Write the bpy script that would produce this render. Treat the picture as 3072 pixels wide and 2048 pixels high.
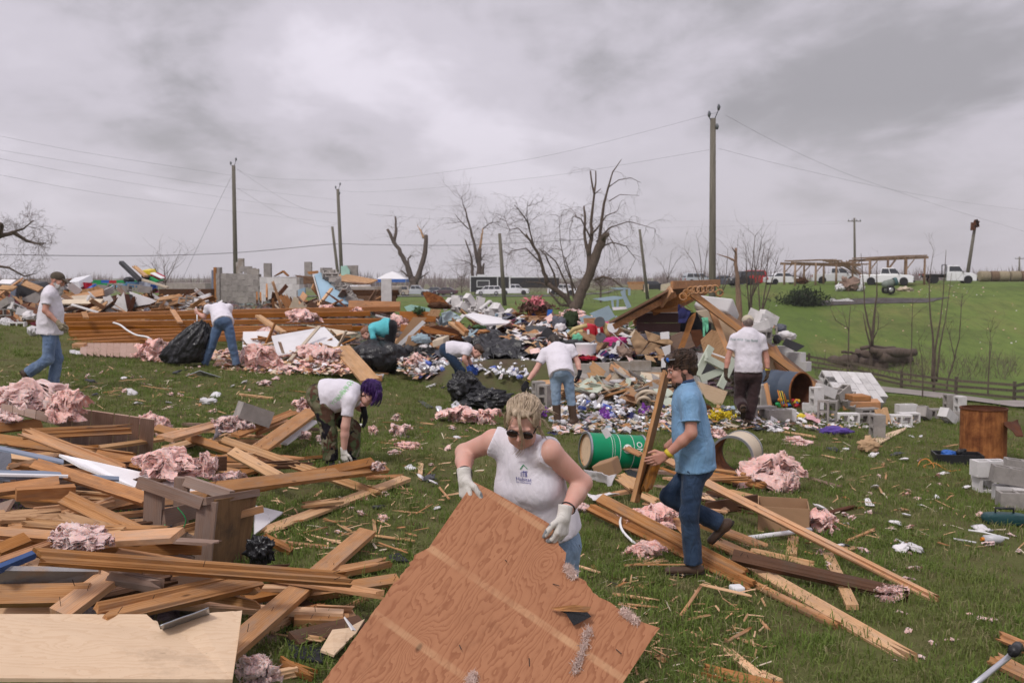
import bpy,bmesh,math,random
import numpy as np
from mathutils import Vector,Matrix
from mathutils.bvhtree import BVHTree
R=math.radians
random.seed(7);rng=np.random.default_rng(7)
for o in list(bpy.data.objects):bpy.data.objects.remove(o)
scene=bpy.context.scene
COL=scene.collection
# --- camera
CAMZ=2.2;PITCH=math.atan(194/2987.0);F=2986.67
cam=bpy.data.cameras.new('camera');cam.lens=35;cam.sensor_width=36
cam.clip_start=.05;cam.clip_end=9000
cam.dof.use_dof=True;cam.dof.focus_distance=6.2;cam.dof.aperture_fstop=5.0
camo=bpy.data.objects.new('camera',cam);COL.objects.link(camo)
camo.location=(0,0,CAMZ);camo.rotation_euler=(math.pi/2-PITCH,0,0)
scene.camera=camo
# --- exposure
vs=scene.view_settings
vs.view_transform='Standard';vs.look='None';vs.gamma=1;vs.use_curve_mapping=False
vs.exposure=0.32
scene.cycles.use_denoising=True
scene.cycles.max_bounces=6;scene.cycles.transparent_max_bounces=8
# --- world: overcast sky
SUN_EL,SUN_AZ=R(52),R(215)
w=bpy.data.worlds.new('World');scene.world=w;w.use_nodes=True
nt=w.node_tree;nt.nodes.clear()
def nn(t,**kw):
 n=nt.nodes.new(t)
 for k,v in kw.items():setattr(n,k,v)
 return n
def ln(a,b):nt.links.new(a,b)
def wmath(op,a,b=None,c=None):
 n=nn('ShaderNodeMath',operation=op)
 for i,x in enumerate((a,b,c)):
  if x is None:continue
  if isinstance(x,(int,float)):n.inputs[i].default_value=x
  else:ln(x,n.inputs[i])
 return n.outputs[0]
def wmix(f,a,b,bt='MIX'):
 n=nn('ShaderNodeMix',data_type='RGBA',blend_type=bt)
 for i,x in((0,f),(6,a),(7,b)):
  if isinstance(x,(int,float)):n.inputs[i].default_value=x
  elif isinstance(x,tuple):n.inputs[i].default_value=(*x,1)
  else:ln(x,n.inputs[i])
 return n.outputs[2]
tc=nn('ShaderNodeTexCoord');sep=nn('ShaderNodeSeparateXYZ');ln(tc.outputs['Generated'],sep.inputs[0])
zc=wmath('MAXIMUM',sep.outputs[2],0.0)
den=wmath('ADD',zc,0.26)
cx=wmath('DIVIDE',sep.outputs[0],den);cy=wmath('DIVIDE',sep.outputs[1],den)
cmb=nn('ShaderNodeCombineXYZ');ln(cx,cmb.inputs[0]);ln(cy,cmb.inputs[1])
mp=nn('ShaderNodeMapping');mp.inputs['Location'].default_value=(3.1,7.4,0);mp.inputs['Scale'].default_value=(1.0,.8,1)
ln(cmb.outputs[0],mp.inputs[0])
def wnoise(scale,det,rough,dist=0.0,vec=None,off=0):
 n=nn('ShaderNodeTexNoise');n.inputs['Scale'].default_value=scale;n.inputs['Detail'].default_value=det
 n.inputs['Roughness'].default_value=rough;n.inputs['Distortion'].default_value=dist
 ln(vec or mp.outputs[0],n.inputs['Vector']);return n.outputs[0]
n1=wnoise(1.05,5,.55,.4);n2=wnoise(3.6,6,.6,.3)
dens=wmath('ADD',wmath('MULTIPLY',n1,.72),wmath('MULTIPLY',n2,.28))
def wdir(u,v):
 x,y=(u-1536)/F,-(v-1024)/F
 d=Vector((x,math.cos(PITCH)+y*math.sin(PITCH),-math.sin(PITCH)+y*math.cos(PITCH)));return d.normalized()
for(u,v,rad,s)in((2450,130,.16,.13),(1830,170,.11,.07),(2750,330,.09,.03),(330,120,.13,.09),(930,60,.06,-.06),(1080,560,.06,.045),(2980,90,.06,-.05),(1480,480,.05,-.05),(2300,520,.07,-.04),(2020,560,.06,.02),(420,420,.12,.02),(1600,60,.06,-.03),(2900,640,.1,.035),(60,620,.06,-.03),(1500,700,.15,-.02)):
 d=wdir(u,v)
 dp=nn('ShaderNodeVectorMath',operation='DOT_PRODUCT');ln(tc.outputs['Generated'],dp.inputs[0]);dp.inputs[1].default_value=d
 e=wmath('POWER',2.718,wmath('MULTIPLY',wmath('SUBTRACT',dp.outputs['Value'],1.0),2.0/rad**2))
 dens=wmath('MULTIPLY_ADD',e,s*1.0,dens)
ramp=nn('ShaderNodeValToRGB');ln(dens,ramp.inputs[0])
ramp.color_ramp.interpolation='EASE'
el=ramp.color_ramp.elements;el[0].position=.36;el[1].position=.66
el[0].color=(.65,.61,.68,1);el[1].color=(.30,.287,.308,1)
e=el.new(.50);e.color=(.505,.473,.528,1)
hor=nn('ShaderNodeMapRange');ln(zc,hor.inputs[0]);hor.inputs[1].default_value=0;hor.inputs[2].default_value=.16
hor.inputs[3].default_value=.75;hor.inputs[4].default_value=0
clouds=wmix(hor.outputs[0],ramp.outputs[0],(.54,.51,.545))
zen=wmath('MULTIPLY_ADD',wmath('POWER',zc,1.2),.55,1.0)
vm=nn('ShaderNodeVectorMath',operation='SCALE');ln(clouds,vm.inputs[0]);ln(zen,vm.inputs['Scale'])
sky=nn('ShaderNodeTexSky');sky.sky_type='NISHITA';sky.sun_disc=False
sky.sun_elevation=SUN_EL;sky.sun_rotation=SUN_AZ;sky.dust_density=3
bg1=nn('ShaderNodeBackground');ln(sky.outputs[0],bg1 .inputs[0]);bg1 .inputs[1].default_value=.06
bg2=nn('ShaderNodeBackground');ln(vm.outputs[0],bg2 .inputs[0]);bg2 .inputs[1].default_value=1.0
mx=nn('ShaderNodeMixShader');mx.inputs[0].default_value=.93;ln(bg1 .outputs[0],mx.inputs[1]);ln(bg2 .outputs[0],mx.inputs[2])
out=nn('ShaderNodeOutputWorld');ln(mx.outputs[0],out.inputs[0])
# --- sun behind cloud
sl=bpy.data.lights.new('sun','SUN');sl.energy=1.5;sl.angle=R(12);sl.color=(1,.955,.9)
so=bpy.data.objects.new('sun',sl);COL.objects.link(so)
so.rotation_euler=(math.pi/2-SUN_EL,0,math.pi-SUN_AZ)
# --- terrain
def sm(x,a,b):
 t=np.clip((np.asarray(x,float)-a)/(b-a),0,1);return t*t*(3-2*t)
def T(x,y):
 x=np.asarray(x,float);y=np.asarray(y,float)
 r=x/np.maximum(y,4.0)
 near=-.075*np.clip(x,-13,13)*(1-sm(y,28,60))
 near=near+.26*np.exp(-((x-3.8)/1.7)**2-((y-16.5)/3.2)**2)
 hol=-5.4*sm(r,.10,.33)*sm(y,22,58)*(1-sm(y,66,116))
 far=np.interp(r,[-1,-.05,.05,.13,.24,.31,1],[-.9,-.9,-.9,0,1.15,1.4,1.7])
 mid=-.4*sm(y,80,112)
 f=(far+mid*(r<.1))*sm(y,72,116)
 return near+hol+f-.5*sm(y,195,320)-.6*sm(y,300,900)
TS={k:v for k,v in zip('abcdefghijkl',[(x,y,.34014)for y in(750,1130,1518)for x in(0,750,1500,2272)])}
TS.update(F=(0,0,3072/2352),w=(1340,1150,1/2.85),m=(1880,1000,1/2.0643),p=(900,1080,1/4.357),s=(0,300,1/2.138),t=(1100,420,1/2.6133),r=(1950,300,1/2.0963),A=(400,790,1/5.88),B=(0,820,1/7.84),C=(900,780,1/5.88),D=(1600,840,1/4.704),E=(1920,840,1/3.5642),S=(0,0,1))
def px(t,x,y):
 a=TS[t];return a[0]+x*a[2],a[1]+y*a[2]
cP,sP=math.cos(PITCH),math.sin(PITCH)
def ray(t,x,y):
 u,v=px(t,x,y);a,b=(u-1536)/F,-(v-1024)/F
 return Vector((a,cP+b*sP,-sP+b*cP))
def P(t,x,y,Y):
 d=ray(t,x,y);k=Y/d.y;return Vector((d.x*k,Y,CAMZ+d.z*k))
def G(t,x,y,h=0.0,ymax=420.):
 d=ray(t,x,y);ys=np.geomspace(2.2,ymax,900);k=ys/d.y
 f=CAMZ+d.z*k-T(d.x*k,ys)-h
 i=np.argmax(f<0)if(f<0).any()else len(ys)-1
 if i>0:
  q=f[i-1]/(f[i-1]-f[i])if f[i-1]!=f[i]else 0
  Y=ys[i-1]+q*(ys[i]-ys[i-1])
 else:Y=ys[0]
 k=Y/d.y;return Vector((d.x*k,Y,CAMZ+d.z*k))
def gz(x,y):return float(T(x,y))
def ppm(Y):return F/Y
# --- object helpers
def tag(o,label=None,cat=None,group=None,kind=None):
 if label:o['label']=label
 if cat:o['category']=cat
 if group:o['group']=group
 if kind:o['kind']=kind
 return o
def mesh_obj(name,V,Fc,mat=None,parent=None,smooth=False,mw=None,mats=None,midx=None):
 me=bpy.data.meshes.new(name);me.from_pydata([tuple(v)for v in V],[],[tuple(f)for f in Fc]);me.update()
 return link(name,me,mat,parent,smooth,mw,mats,midx)
def link(name,me,mat=None,parent=None,smooth=False,mw=None,mats=None,midx=None):
 if smooth:me.polygons.foreach_set('use_smooth',[True]*len(me.polygons))
 if mats:
  for m in mats:me.materials.append(m)
  if midx is not None:me.polygons.foreach_set('material_index',midx)
 elif mat and not me.materials:me.materials.append(mat)
 o=bpy.data.objects.new(name,me);COL.objects.link(o)
 if mw is not None:o.matrix_world=mw
 if parent:
  o.parent=parent;o.matrix_parent_inverse=Matrix.Identity(4)
  if mw is not None:o.matrix_basis=world_of(parent).inverted()@mw
 return o
BASE={}
def world_of(o):
 m=o.matrix_basis.copy()
 while o.parent:o=o.parent;m=o.matrix_basis@m
 return m
def empty(name,loc,rz=0,label=None,cat=None,group=None):
 o=bpy.data.objects.new(name,None);o.empty_display_size=.2;COL.objects.link(o)
 m=Matrix.Translation(loc)@Matrix.Rotation(rz,4,'Z');o.matrix_basis=m;BASE[o.name]=m.copy()
 return tag(o,label,cat,group)
def wpart(name,V,Fc,mat,parent,smooth=False,mats=None,midx=None):
 """mesh given in world coordinates, parented to a thing"""
 inv=world_of(parent).inverted()
 V=[inv@Vector(v)for v in V]
 return mesh_obj(name,V,Fc,mat,parent,smooth,None,mats,midx)
def copy_tree(o,parent=None):
 c=o.copy();COL.objects.link(c);c.parent=parent
 if o.name in BASE:BASE[c.name]=BASE[o.name].copy()
 for ch in list(o.children):copy_tree(ch,c)
 return c
def place(o,m):
 o.matrix_basis=m;BASE[o.name]=m.copy();return o
class MB:
 """collects shapes into one mesh"""
 def __init__(s):s.V=[];s.F=[];s.I=[];s.mi=0
 def add(s,V,Fc):
  n=len(s.V);s.V+=[Vector(v)for v in V];s.F+=[tuple(i+n for i in f)for f in Fc];s.I+=[s.mi]*len(Fc);return s
 def box(s,c,d,m=None):
  c=Vector(c);x,y,z=d[0]/2,d[1]/2,d[2]/2
  V=[Vector((a*x,b*y,e*z))for a in(-1,1)for b in(-1,1)for e in(-1,1)]
  V=[c+(m@v if m else v)for v in V]
  return s.add(V,[(0,1,3,2),(4,6,7,5),(0,4,5,1),(2,3,7,6),(0,2,6,4),(1,5,7,3)])
 def bar(s,a,b,w_,t_,up=(0,0,1)):
  a,b=Vector(a),Vector(b);m=axes(b-a,Vector(up));return s.box((a+b)/2,((b-a).length,w_,t_),m)
 def tube(s,pts,rad,n=8,cap=True):
  pts=[Vector(p)for p in pts];rad=[rad]*len(pts)if isinstance(rad,(int,float))else rad
  V=[];Fc=[];ref=Vector((.13,.31,.94))
  for i,p in enumerate(pts):
   d=(pts[min(i+1,len(pts)-1)]-pts[max(i-1,0)]).normalized()
   if abs(d.dot(ref))>.96:ref=Vector((.9,.2,.1))
   x=d.cross(ref).normalized();y=d.cross(x)
   V+=[p+(x*math.cos(2*math.pi*k/n)+y*math.sin(2*math.pi*k/n))*rad[i]for k in range(n)]
  for i in range(len(pts)-1):
   Fc+=[(i*n+k,i*n+(k+1)%n,(i+1)*n+(k+1)%n,(i+1)*n+k)for k in range(n)]
  if cap:Fc+=[tuple(range(n))[::-1],tuple((len(pts)-1)*n+k for k in range(n))]
  return s.add(V,Fc)
 def lathe(s,prof,n=20,m=None):
  V=[Vector((r*math.cos(2*math.pi*k/n),r*math.sin(2*math.pi*k/n),z))for r,z in prof for k in range(n)]
  if m:V=[m@v for v in V]
  return s.add(V,[(i*n+k,i*n+(k+1)%n,(i+1)*n+(k+1)%n,(i+1)*n+k)for i in range(len(prof)-1)for k in range(n)])
 def prism(s,poly,z0,z1,m=None):
  n=len(poly);V=[Vector((*p,z0))for p in poly]+[Vector((*p,z1))for p in poly]
  if m:V=[m@v for v in V]
  return s.add(V,[tuple(range(n))[::-1],tuple(range(n,2*n))]+[(k,(k+1)%n,n+(k+1)%n,n+k)for k in range(n)])
 def make(s,name,mat=None,parent=None,smooth=False,mw=None,mats=None):
  return mesh_obj(name,s.V,s.F,mat,parent,smooth,mw,mats,s.I if mats else None)
 def wmake(s,name,mat,parent,smooth=False,mats=None):
  return wpart(name,s.V,s.F,mat,parent,smooth,mats,s.I if mats else None)
def axes(d,up=Vector((0,0,1))):
 x=Vector(d).normalized()
 if abs(x.dot(up))>.98:up=Vector((0,1,0))
 y=up.cross(x).normalized();z=x.cross(y);return Matrix((x,y,z)).transposed()
def frame(o,d,up=Vector((0,0,1))):return Matrix.Translation(o)@axes(d,up).to_4x4()
_TAB=np.random.default_rng(3).random((32,32,32))
def vnoise(p):
 i=np.floor(p).astype(int);f=p-i;f=f*f*(3-2*f);i&=31;j=(i+1)&31
 def t(a,b,c):return _TAB[a,b,c]
 x0,y0,z0=i.T;x1,y1,z1=j.T;fx,fy,fz=f.T
 a=t(x0,y0,z0)*(1-fx)+t(x1,y0,z0)*fx;b=t(x0,y1,z0)*(1-fx)+t(x1,y1,z0)*fx
 c=t(x0,y0,z1)*(1-fx)+t(x1,y0,z1)*fx;d=t(x0,y1,z1)*(1-fx)+t(x1,y1,z1)*fx
 return(a*(1-fy)+b*fy)*(1-fz)+(c*(1-fy)+d*fy)*fz-.5
def fbm(p,o=3,g=.5):
 s=0;a=1
 for k in range(o):s=s+a*vnoise(p*2**k+k*7.3);a*=g
 return s
 # --- materials
class MT:
 def __init__(s,name):
  s.m=bpy.data.materials.new(name);s.m.use_nodes=True;s.t=s.m.node_tree
  s.b=s.t.nodes['Principled BSDF'];s.tc=s.n('ShaderNodeTexCoord')
  s.obj=s.tc.outputs['Object'];s.oi=None
 def n(s,t,**kw):
  x=s.t.nodes.new(t)
  for k,v in kw.items():setattr(x,k,v)
  return x
 def l(s,a,b):s.t.links.new(a,b)
 def put(s,sock,x):
  if isinstance(x,(int,float)):sock.default_value=x
  elif isinstance(x,(tuple,list)):sock.default_value=(*x,1)if len(x)==3 and sock.type=='RGBA' else x
  else:s.l(x,sock)
 def map(s,vec,scale=(1,1,1),loc=(0,0,0),rot=(0,0,0)):
  x=s.n('ShaderNodeMapping');s.l(vec,x.inputs[0]);x.inputs['Scale'].default_value=scale;x.inputs['Location'].default_value=loc;x.inputs['Rotation'].default_value=rot
  return x.outputs[0]
 def rnd(s):
  if not s.oi:s.oi=s.n('ShaderNodeObjectInfo')
  return s.oi.outputs['Random']
 def rcoord(s,k=37.0):
  v=s.n('ShaderNodeVectorMath',operation='ADD');c=s.n('ShaderNodeCombineXYZ')
  m=s.math('MULTIPLY',s.rnd(),k)
  for i in range(3):s.l(m,c.inputs[i])
  s.l(s.obj,v.inputs[0]);s.l(c.outputs[0],v.inputs[1]);return v.outputs[0]
 def noise(s,vec,scale=5,det=4,rough=.55,dist=0):
  x=s.n('ShaderNodeTexNoise');s.l(vec,x.inputs['Vector'])
  for k,v in(('Scale',scale),('Detail',det),('Roughness',rough),('Distortion',dist)):x.inputs[k].default_value=v
  return x.outputs[0]
 def vor(s,vec,scale=5,out='Distance',feat='F1'):
  x=s.n('ShaderNodeTexVoronoi',feature=feat);s.l(vec,x.inputs['Vector']);x.inputs['Scale'].default_value=scale;return x.outputs[out]
 def wave(s,vec,scale=5,dist=2,det=2,ds=1,typ='BANDS',d='Y',prof='SIN'):
  x=s.n('ShaderNodeTexWave',wave_type=typ,wave_profile=prof)
  if typ=='BANDS':x.bands_direction=d
  else:x.rings_direction=d
  s.l(vec,x.inputs['Vector'])
  for k,v in(('Scale',scale),('Distortion',dist),('Detail',det),('Detail Scale',ds)):x.inputs[k].default_value=v
  return x.outputs['Fac']
 def math(s,op,a,b=None,c=None,clamp=False):
  x=s.n('ShaderNodeMath',operation=op,use_clamp=clamp)
  for i,v in enumerate((a,b,c)):
   if v is not None:s.put(x.inputs[i],v)
  return x.outputs[0]
 def ramp(s,f,*st):
  x=s.n('ShaderNodeValToRGB');s.put(x.inputs[0],f);e=x.color_ramp.elements
  while len(e)<len(st):e.new(.5)
  for k,(p,c)in enumerate(st):
   e[k].position=p;c=(c,c,c)if isinstance(c,(int,float))else c;e[k].color=(*c,1)
  return x.outputs[0]
 def mix(s,f,a,b,bt='MIX'):
  x=s.n('ShaderNodeMix',data_type='RGBA',blend_type=bt)
  s.put(x.inputs[0],f);s.put(x.inputs[6],a);s.put(x.inputs[7],b);return x.outputs[2]
 def val(s,col,v,sat=1.0,hue=.5):
  x=s.n('ShaderNodeHueSaturation');s.put(x.inputs['Color'],col);s.put(x.inputs['Value'],v);s.put(x.inputs['Saturation'],sat);s.put(x.inputs['Hue'],hue);return x.outputs[0]
 def bump(s,h,st=.3,d=.01):
  x=s.n('ShaderNodeBump');s.put(x.inputs['Height'],h);x.inputs['Strength'].default_value=st;x.inputs['Distance'].default_value=d
  s.l(x.outputs[0],s.b.inputs['Normal']);return s
 def out(s,col,rough=.8,spec=.3,metal=0,sheen=0,trans=0,sss=0,alpha=None):
  s.put(s.b.inputs['Base Color'],col);s.put(s.b.inputs['Roughness'],rough)
  s.b.inputs['Specular IOR Level'].default_value=spec;s.b.inputs['Metallic'].default_value=metal
  if sheen:s.b.inputs['Sheen Weight'].default_value=sheen
  if trans:s.b.inputs['Transmission Weight'].default_value=trans
  if sss:s.b.inputs['Subsurface Weight'].default_value=sss;s.b.inputs['Subsurface Radius'].default_value=(.02,.012,.008);s.b.inputs['Subsurface Scale'].default_value=.5
  return s.m
def k3(c,f):return tuple(min(1,x*f)for x in c)
def plain(name,c,rough=.75,var=.18,sc=5,bump=.25,bs=45,spec=.3,metal=0,rnd=.15,dirt=None,stretch=(1,1,1),bd=.01,sheen=0):
 """general painted / fabric / mineral surface: mottled colour, fine relief, optional dirt"""
 t=MT(name);v=t.map(t.rcoord(),stretch)
 n=t.noise(v,sc,5,.6)
 col=t.mix(t.ramp(n,(.3,0.),(.7,1.)),k3(c,1-var),k3(c,1+var))
 if dirt:
  dc,amt,ds=dirt
  d=t.noise(v,ds,6,.65);f=t.ramp(d,(1-amt-.12,0.),(1-amt+.08,1.))
  col=t.mix(t.math('MULTIPLY',f,.85),col,dc)
 if rnd:col=t.val(col,t.math('MULTIPLY_ADD',t.rnd(),2*rnd,1-rnd))
 if bump:t.bump(t.noise(v,bs,4,.6),bump,bd)
 return t.out(col,rough,spec,metal,sheen)
def wood(name,c1,c2,rough=.75,grain=26,rnd=.22,dirt=.0,knots=True,weather=None,wa=.8):
 t=MT(name);v=t.rcoord()
 fine=t.noise(t.map(v,(1.6,60,60)),1.6,5,.6)
 ring=t.wave(t.map(v,(.35,1,1)),grain,5.5,2,.9,'BANDS','Y')
 mid=t.noise(t.map(v,(1.1,16,16)),1.5,4,.6)
 f=t.math('ADD',t.math('MULTIPLY',ring,.20),t.math('ADD',t.math('MULTIPLY',fine,.40),t.math('MULTIPLY',mid,.52)))
 col=t.mix(t.ramp(f,(.28,0.),(.78,1.)),k3(c1,1.15),c2)
 blot=t.noise(t.map(v,(1.2,5,5)),2.2,4,.6)
 col=t.mix(t.ramp(blot,(.42,0.),(.75,.5)),col,k3(c1,.72))
 if knots:
  d=t.vor(t.map(v,(1.3,5,5)),2.1);kf=t.ramp(d,(.05,1.),(.115,0.))
  col=t.mix(t.math('MULTIPLY',kf,.8),col,k3(c1,.33))
 if weather:col=t.mix(t.ramp(t.noise(t.map(v,(1,6,6)),2.7,5,.7),(.46,0.),(.68,wa)),col,weather)
 if dirt:col=t.mix(t.ramp(t.noise(v,3.1,6,.7),(.62-dirt,0.),(.78-dirt,.8)),col,(.07,.05,.035))
 col=t.val(col,t.math('MULTIPLY_ADD',t.rnd(),2*rnd,1-rnd),t.math('MULTIPLY_ADD',t.rnd(),-.2,1.22))
 t.bump(fine,.35,.004)
 return t.out(col,rough,.25)
pine=wood('pine_lumber',(.33,.165,.082),(.60,.365,.215),weather=(.30,.235,.19),wa=.55)
pine2=wood('pine_orange',(.27,.12,.052),(.52,.285,.15),weather=(.17,.115,.085),wa=.6)
pale=wood('pale_pine',(.42,.25,.14),(.69,.47,.30),weather=(.40,.31,.25),wa=.4)
joistw=wood('joist_wood',(.22,.085,.032),(.44,.205,.085),rnd=.15)
greyw=wood('weathered_wood',(.17,.115,.09),(.33,.235,.19),weather=(.26,.205,.18))
brownw=wood('brown_stained_wood',(.06,.026,.015),(.16,.07,.042),knots=False)
darkw=wood('dark_wet_wood',(.045,.022,.013),(.115,.06,.036),dirt=.1)
postw=plain('post_grey_wood',(.105,.083,.062),.9,.3,2,.5,60,stretch=(6,6,1))
panelw=wood('wood_panelling',(.30,.20,.16),(.46,.33,.275),knots=False,rnd=.06,grain=14)
whitew=plain('white_painted_board',(.74,.72,.73),.55,.06,3,.12,60,dirt=((.32,.27,.22),.22,4))
cream=plain('cream_board',(.55,.46,.35),.7,.12,3,.15,50,dirt=((.25,.18,.12),.2,3))
def plywood(name,c1,c2,sc=2.6,stripes=False):
 t=MT(name);v=t.rcoord()if not stripes else t.obj
 warp=t.noise(t.map(v,(.9,2.8,1)),2.2,4,.55)
 g=t.n('ShaderNodeVectorMath',operation='ADD');t.l(v,g.inputs[0])
 cc=t.n('ShaderNodeCombineXYZ');t.l(t.math('MULTIPLY',warp,.42),cc.inputs[1]);t.l(cc.outputs[0],g.inputs[1])
 d=t.vor(t.map(v,(1.0,1.9,1)),2.4)
 cc2=t.n('ShaderNodeCombineXYZ');t.l(t.math('MULTIPLY',t.math('POWER',t.math('SUBTRACT',1.0,d,clamp=True),6.0),.32),cc2 .inputs[1])
 g2=t.n('ShaderNodeVectorMath',operation='ADD');t.l(g.outputs[0],g2 .inputs[0]);t.l(cc2 .outputs[0],g2 .inputs[1])
 ring=t.wave(t.map(g2 .outputs[0],(.10,1,1)),sc,3.0,4,1.4,'BANDS','Y','SAW')
 fine=t.noise(t.map(v,(2,70,30)),1.4,5,.6)
 f=t.math('ADD',t.math('MULTIPLY',ring,.8),t.math('MULTIPLY',fine,.25))
 col=t.mix(t.ramp(f,(.30,1.),(.60,.85),(.82,.35),(.97,.15)),c1,c2)
 kn=t.vor(t.map(v,(1.0,1.9,1)),2.4);kf=t.ramp(kn,(.042,1.),(.075,.0))
 col=t.mix(t.math('MULTIPLY',kf,.85),col,k3(c1,.22))
 sp=t.vor(t.map(v,(1.2,2,1)),14);col=t.mix(t.math('MULTIPLY',t.ramp(sp,(.035,1.),(.07,0.)),.5),col,k3(c1,.25))
 col=t.mix(t.ramp(t.noise(v,2.0,5,.65),(.5,0.),(.8,.45)),col,k3(c1,.85))
 if stripes:
  sx=t.n('ShaderNodeSeparateXYZ');t.l(v,sx.inputs[0])
  m=t.math('ABSOLUTE',t.math('SUBTRACT',t.math('FRACT',t.math('MULTIPLY',t.math('ADD',sx.outputs[0],.19),2.55)),.5))
  sf=t.math('MULTIPLY',t.ramp(m,(.03,1.),(.055,0.)),t.ramp(t.noise(v,4,4,.6),(.38,.0),(.66,.5)))
  col=t.mix(sf,col,(.66,.42,.235))
 col=t.mix(t.ramp(t.noise(v,1.7,7,.75),(.56,0.),(.72,.45)),col,k3(c1,.45))
 t.bump(fine,.3,.003)
 return t.out(col,.72,.28)
plyfig=plywood('plywood_figured',(.255,.092,.042),(.405,.182,.092),10,stripes=True)
plypale=plywood('plywood_pale',(.585,.41,.265),(.655,.485,.33),6.0)
plytan=plywood('plywood_tan',(.27,.14,.068),(.46,.275,.145),5.0)
plydark=plywood('plywood_dark',(.11,.058,.033),(.20,.115,.07),2.0)
t=MT('osb');v=t.rcoord();c=t.vor(t.map(v,(1,2.4,1)),26,'Color')
osb=t.bump(c,.3,.004).out(t.mix(t.ramp(c,(.2,0.),(.8,1.)),(.25,.12,.05),(.50,.30,.15)),.8)
card=plain('cardboard',(.34,.205,.115),.85,.1,3,.15,30,dirt=((.2,.11,.06),.2,3),rnd=.1)
kraft=plain('brown_paper',(.44,.29,.17),.85,.12,4,.3,18,rnd=.12)
conc=plain('concrete_block_grey',(.31,.285,.265),.95,.2,9,.5,120,dirt=((.16,.13,.105),.25,5),rnd=.14)
concw=plain('concrete_block_white',(.60,.58,.57),.9,.1,6,.45,90,dirt=((.33,.29,.25),.3,5),rnd=.1)
concd=plain('old_foundation_block',(.40,.365,.33),.95,.2,4,.5,60,dirt=((.20,.15,.10),.42,1.7),rnd=.015)
bluew=plain('blue_painted_plaster',(.33,.48,.60),.8,.08,3,.25,40,dirt=((.42,.40,.38),.2,4),rnd=.04)
bluep=plain('pale_blue_board',(.30,.40,.46),.6,.1,3,.12,40,dirt=((.4,.4,.4),.15,3))
mint=plain('mint_painted_board',(.34,.56,.49),.7,.1,3,.2,40,dirt=((.45,.43,.4),.2,3))
sage=plain('sage_painted_wood',(.43,.47,.385),.7,.1,4,.2,40,dirt=((.28,.23,.16),.25,4))
mauve=plain('mauve_brown_panel',(.125,.072,.068),.8,.12,2,.2,30,dirt=((.2,.14,.13),.2,3),rnd=.03)
maroon=plain('maroon_panel',(.13,.02,.03),.6)
felt=plain('black_roofing_felt',(.022,.022,.026),.85,.3,6,.6,80)
greyp=plain('grey_plastic_sheet',(.12,.13,.14),.5,.15,3)
slate=plain('dark_slate_panel',(.05,.05,.055),.55)
vinyl=plain('blue_grey_vinyl_siding',(.20,.235,.31),.45,.08,3,.06,30)
whitep=plain('white_plastic',(.72,.71,.72),.4,.05,3,.05,30,rnd=.08)
whitec=plain('white_cloth_paper',(.68,.65,.66),.8,.1,5,.4,25,rnd=.12)
steel=plain('galvanised_metal',(.42,.44,.47),.38,.12,8,.1,40,spec=.5,metal=.85)
alum=plain('aluminium_pole',(.50,.50,.53),.35,.06,6,0,spec=.5,metal=.7)
blackm=plain('black_metal',(.02,.02,.022),.5)
rubber=plain('tyre_rubber',(.018,.018,.019),.85)
t=MT('rusty_steel');v=t.rcoord();n=t.noise(v,4,7,.7,.4);st=t.noise(t.map(v,(6,6,.7)),3,5,.6)
f=t.math('ADD',t.math('MULTIPLY',n,.6),t.math('MULTIPLY',st,.4))
rust=t.bump(t.noise(v,60,5,.7),.5,.004).out(t.ramp(f,(.33,(.05,.018,.012)),(.46,(.17,.058,.02)),(.6,(.34,.135,.045)),(.75,(.43,.21,.085))),.85,.2)
rustd=plain('dark_rust',(.10,.035,.016),.9,.4,5,.5,50)
def bagmat(name,c,rough,bs=7):
 t=MT(name);v=t.rcoord();h=t.math('ADD',t.math('ABSOLUTE',t.math('SUBTRACT',t.noise(t.map(v,(1,1,.6)),bs,4,.6,.8),.5)),t.math('MULTIPLY',t.noise(v,bs*4,3,.6),.15))
 return t.bump(h,.75,.05).out(c,rough,.5)
bag=bagmat('black_bin_liner',(.012,.012,.014),.30)
bagw=bagmat('white_carrier_bag',(.62,.60,.61),.4,14)
def insul():
 t=MT('pink_insulation');v=t.rcoord()
 n=t.noise(v,7,6,.7,.6);n2=t.noise(v,38,5,.7)
 f=t.math('ADD',t.math('MULTIPLY',n,.65),t.math('MULTIPLY',n2,.35))
 col=t.ramp(f,(.28,(.54,.27,.24)),(.45,(.71,.44,.40)),(.60,(.79,.56,.51)),(.78,(.78,.62,.55)))
 col=t.mix(t.ramp(t.noise(v,3.2,5,.7),(.60,0.),(.76,.7)),col,(.52,.36,.26))
 col=t.val(col,t.math('MULTIPLY_ADD',t.rnd(),.16,.98),t.math('MULTIPLY_ADD',t.rnd(),.3,.85))
 t.bump(t.math('ADD',n2,t.math('MULTIPLY',t.noise(v,110,3,.7),.5)),.5,.012)
 return t.out(col,.95,.1,sheen=.4,sss=.5)
pink=insul()
def cloth(name,c,var=.07,wr=.5,rnd=0,sc=3,weave=300,sheen=.1,patches=None):
 t=MT(name);v=t.obj
 n=t.noise(v,sc,4,.6);col=t.mix(t.ramp(n,(.3,0.),(.7,1.)),k3(c,1-var),k3(c,1+var))
 if patches:col=t.mix(t.ramp(t.noise(t.map(v,(1,1,.45)),patches[1],5,.62),(.45,0.),(.68,patches[2])),col,patches[0])
 fold=t.math('ABSOLUTE',t.math('SUBTRACT',t.noise(t.map(v,(1,1,.55)),9,3,.5,1.2),.5))
 h=t.math('ADD',t.math('MULTIPLY',fold,1.0),t.math('MULTIPLY',t.noise(v,weave,2,.5),.06))
 t.bump(h,wr*1.3,.04);return t.out(col,.9,.15,sheen=sheen)
tee=cloth('white_tshirt',(.70,.665,.72),.03,.32)
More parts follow.
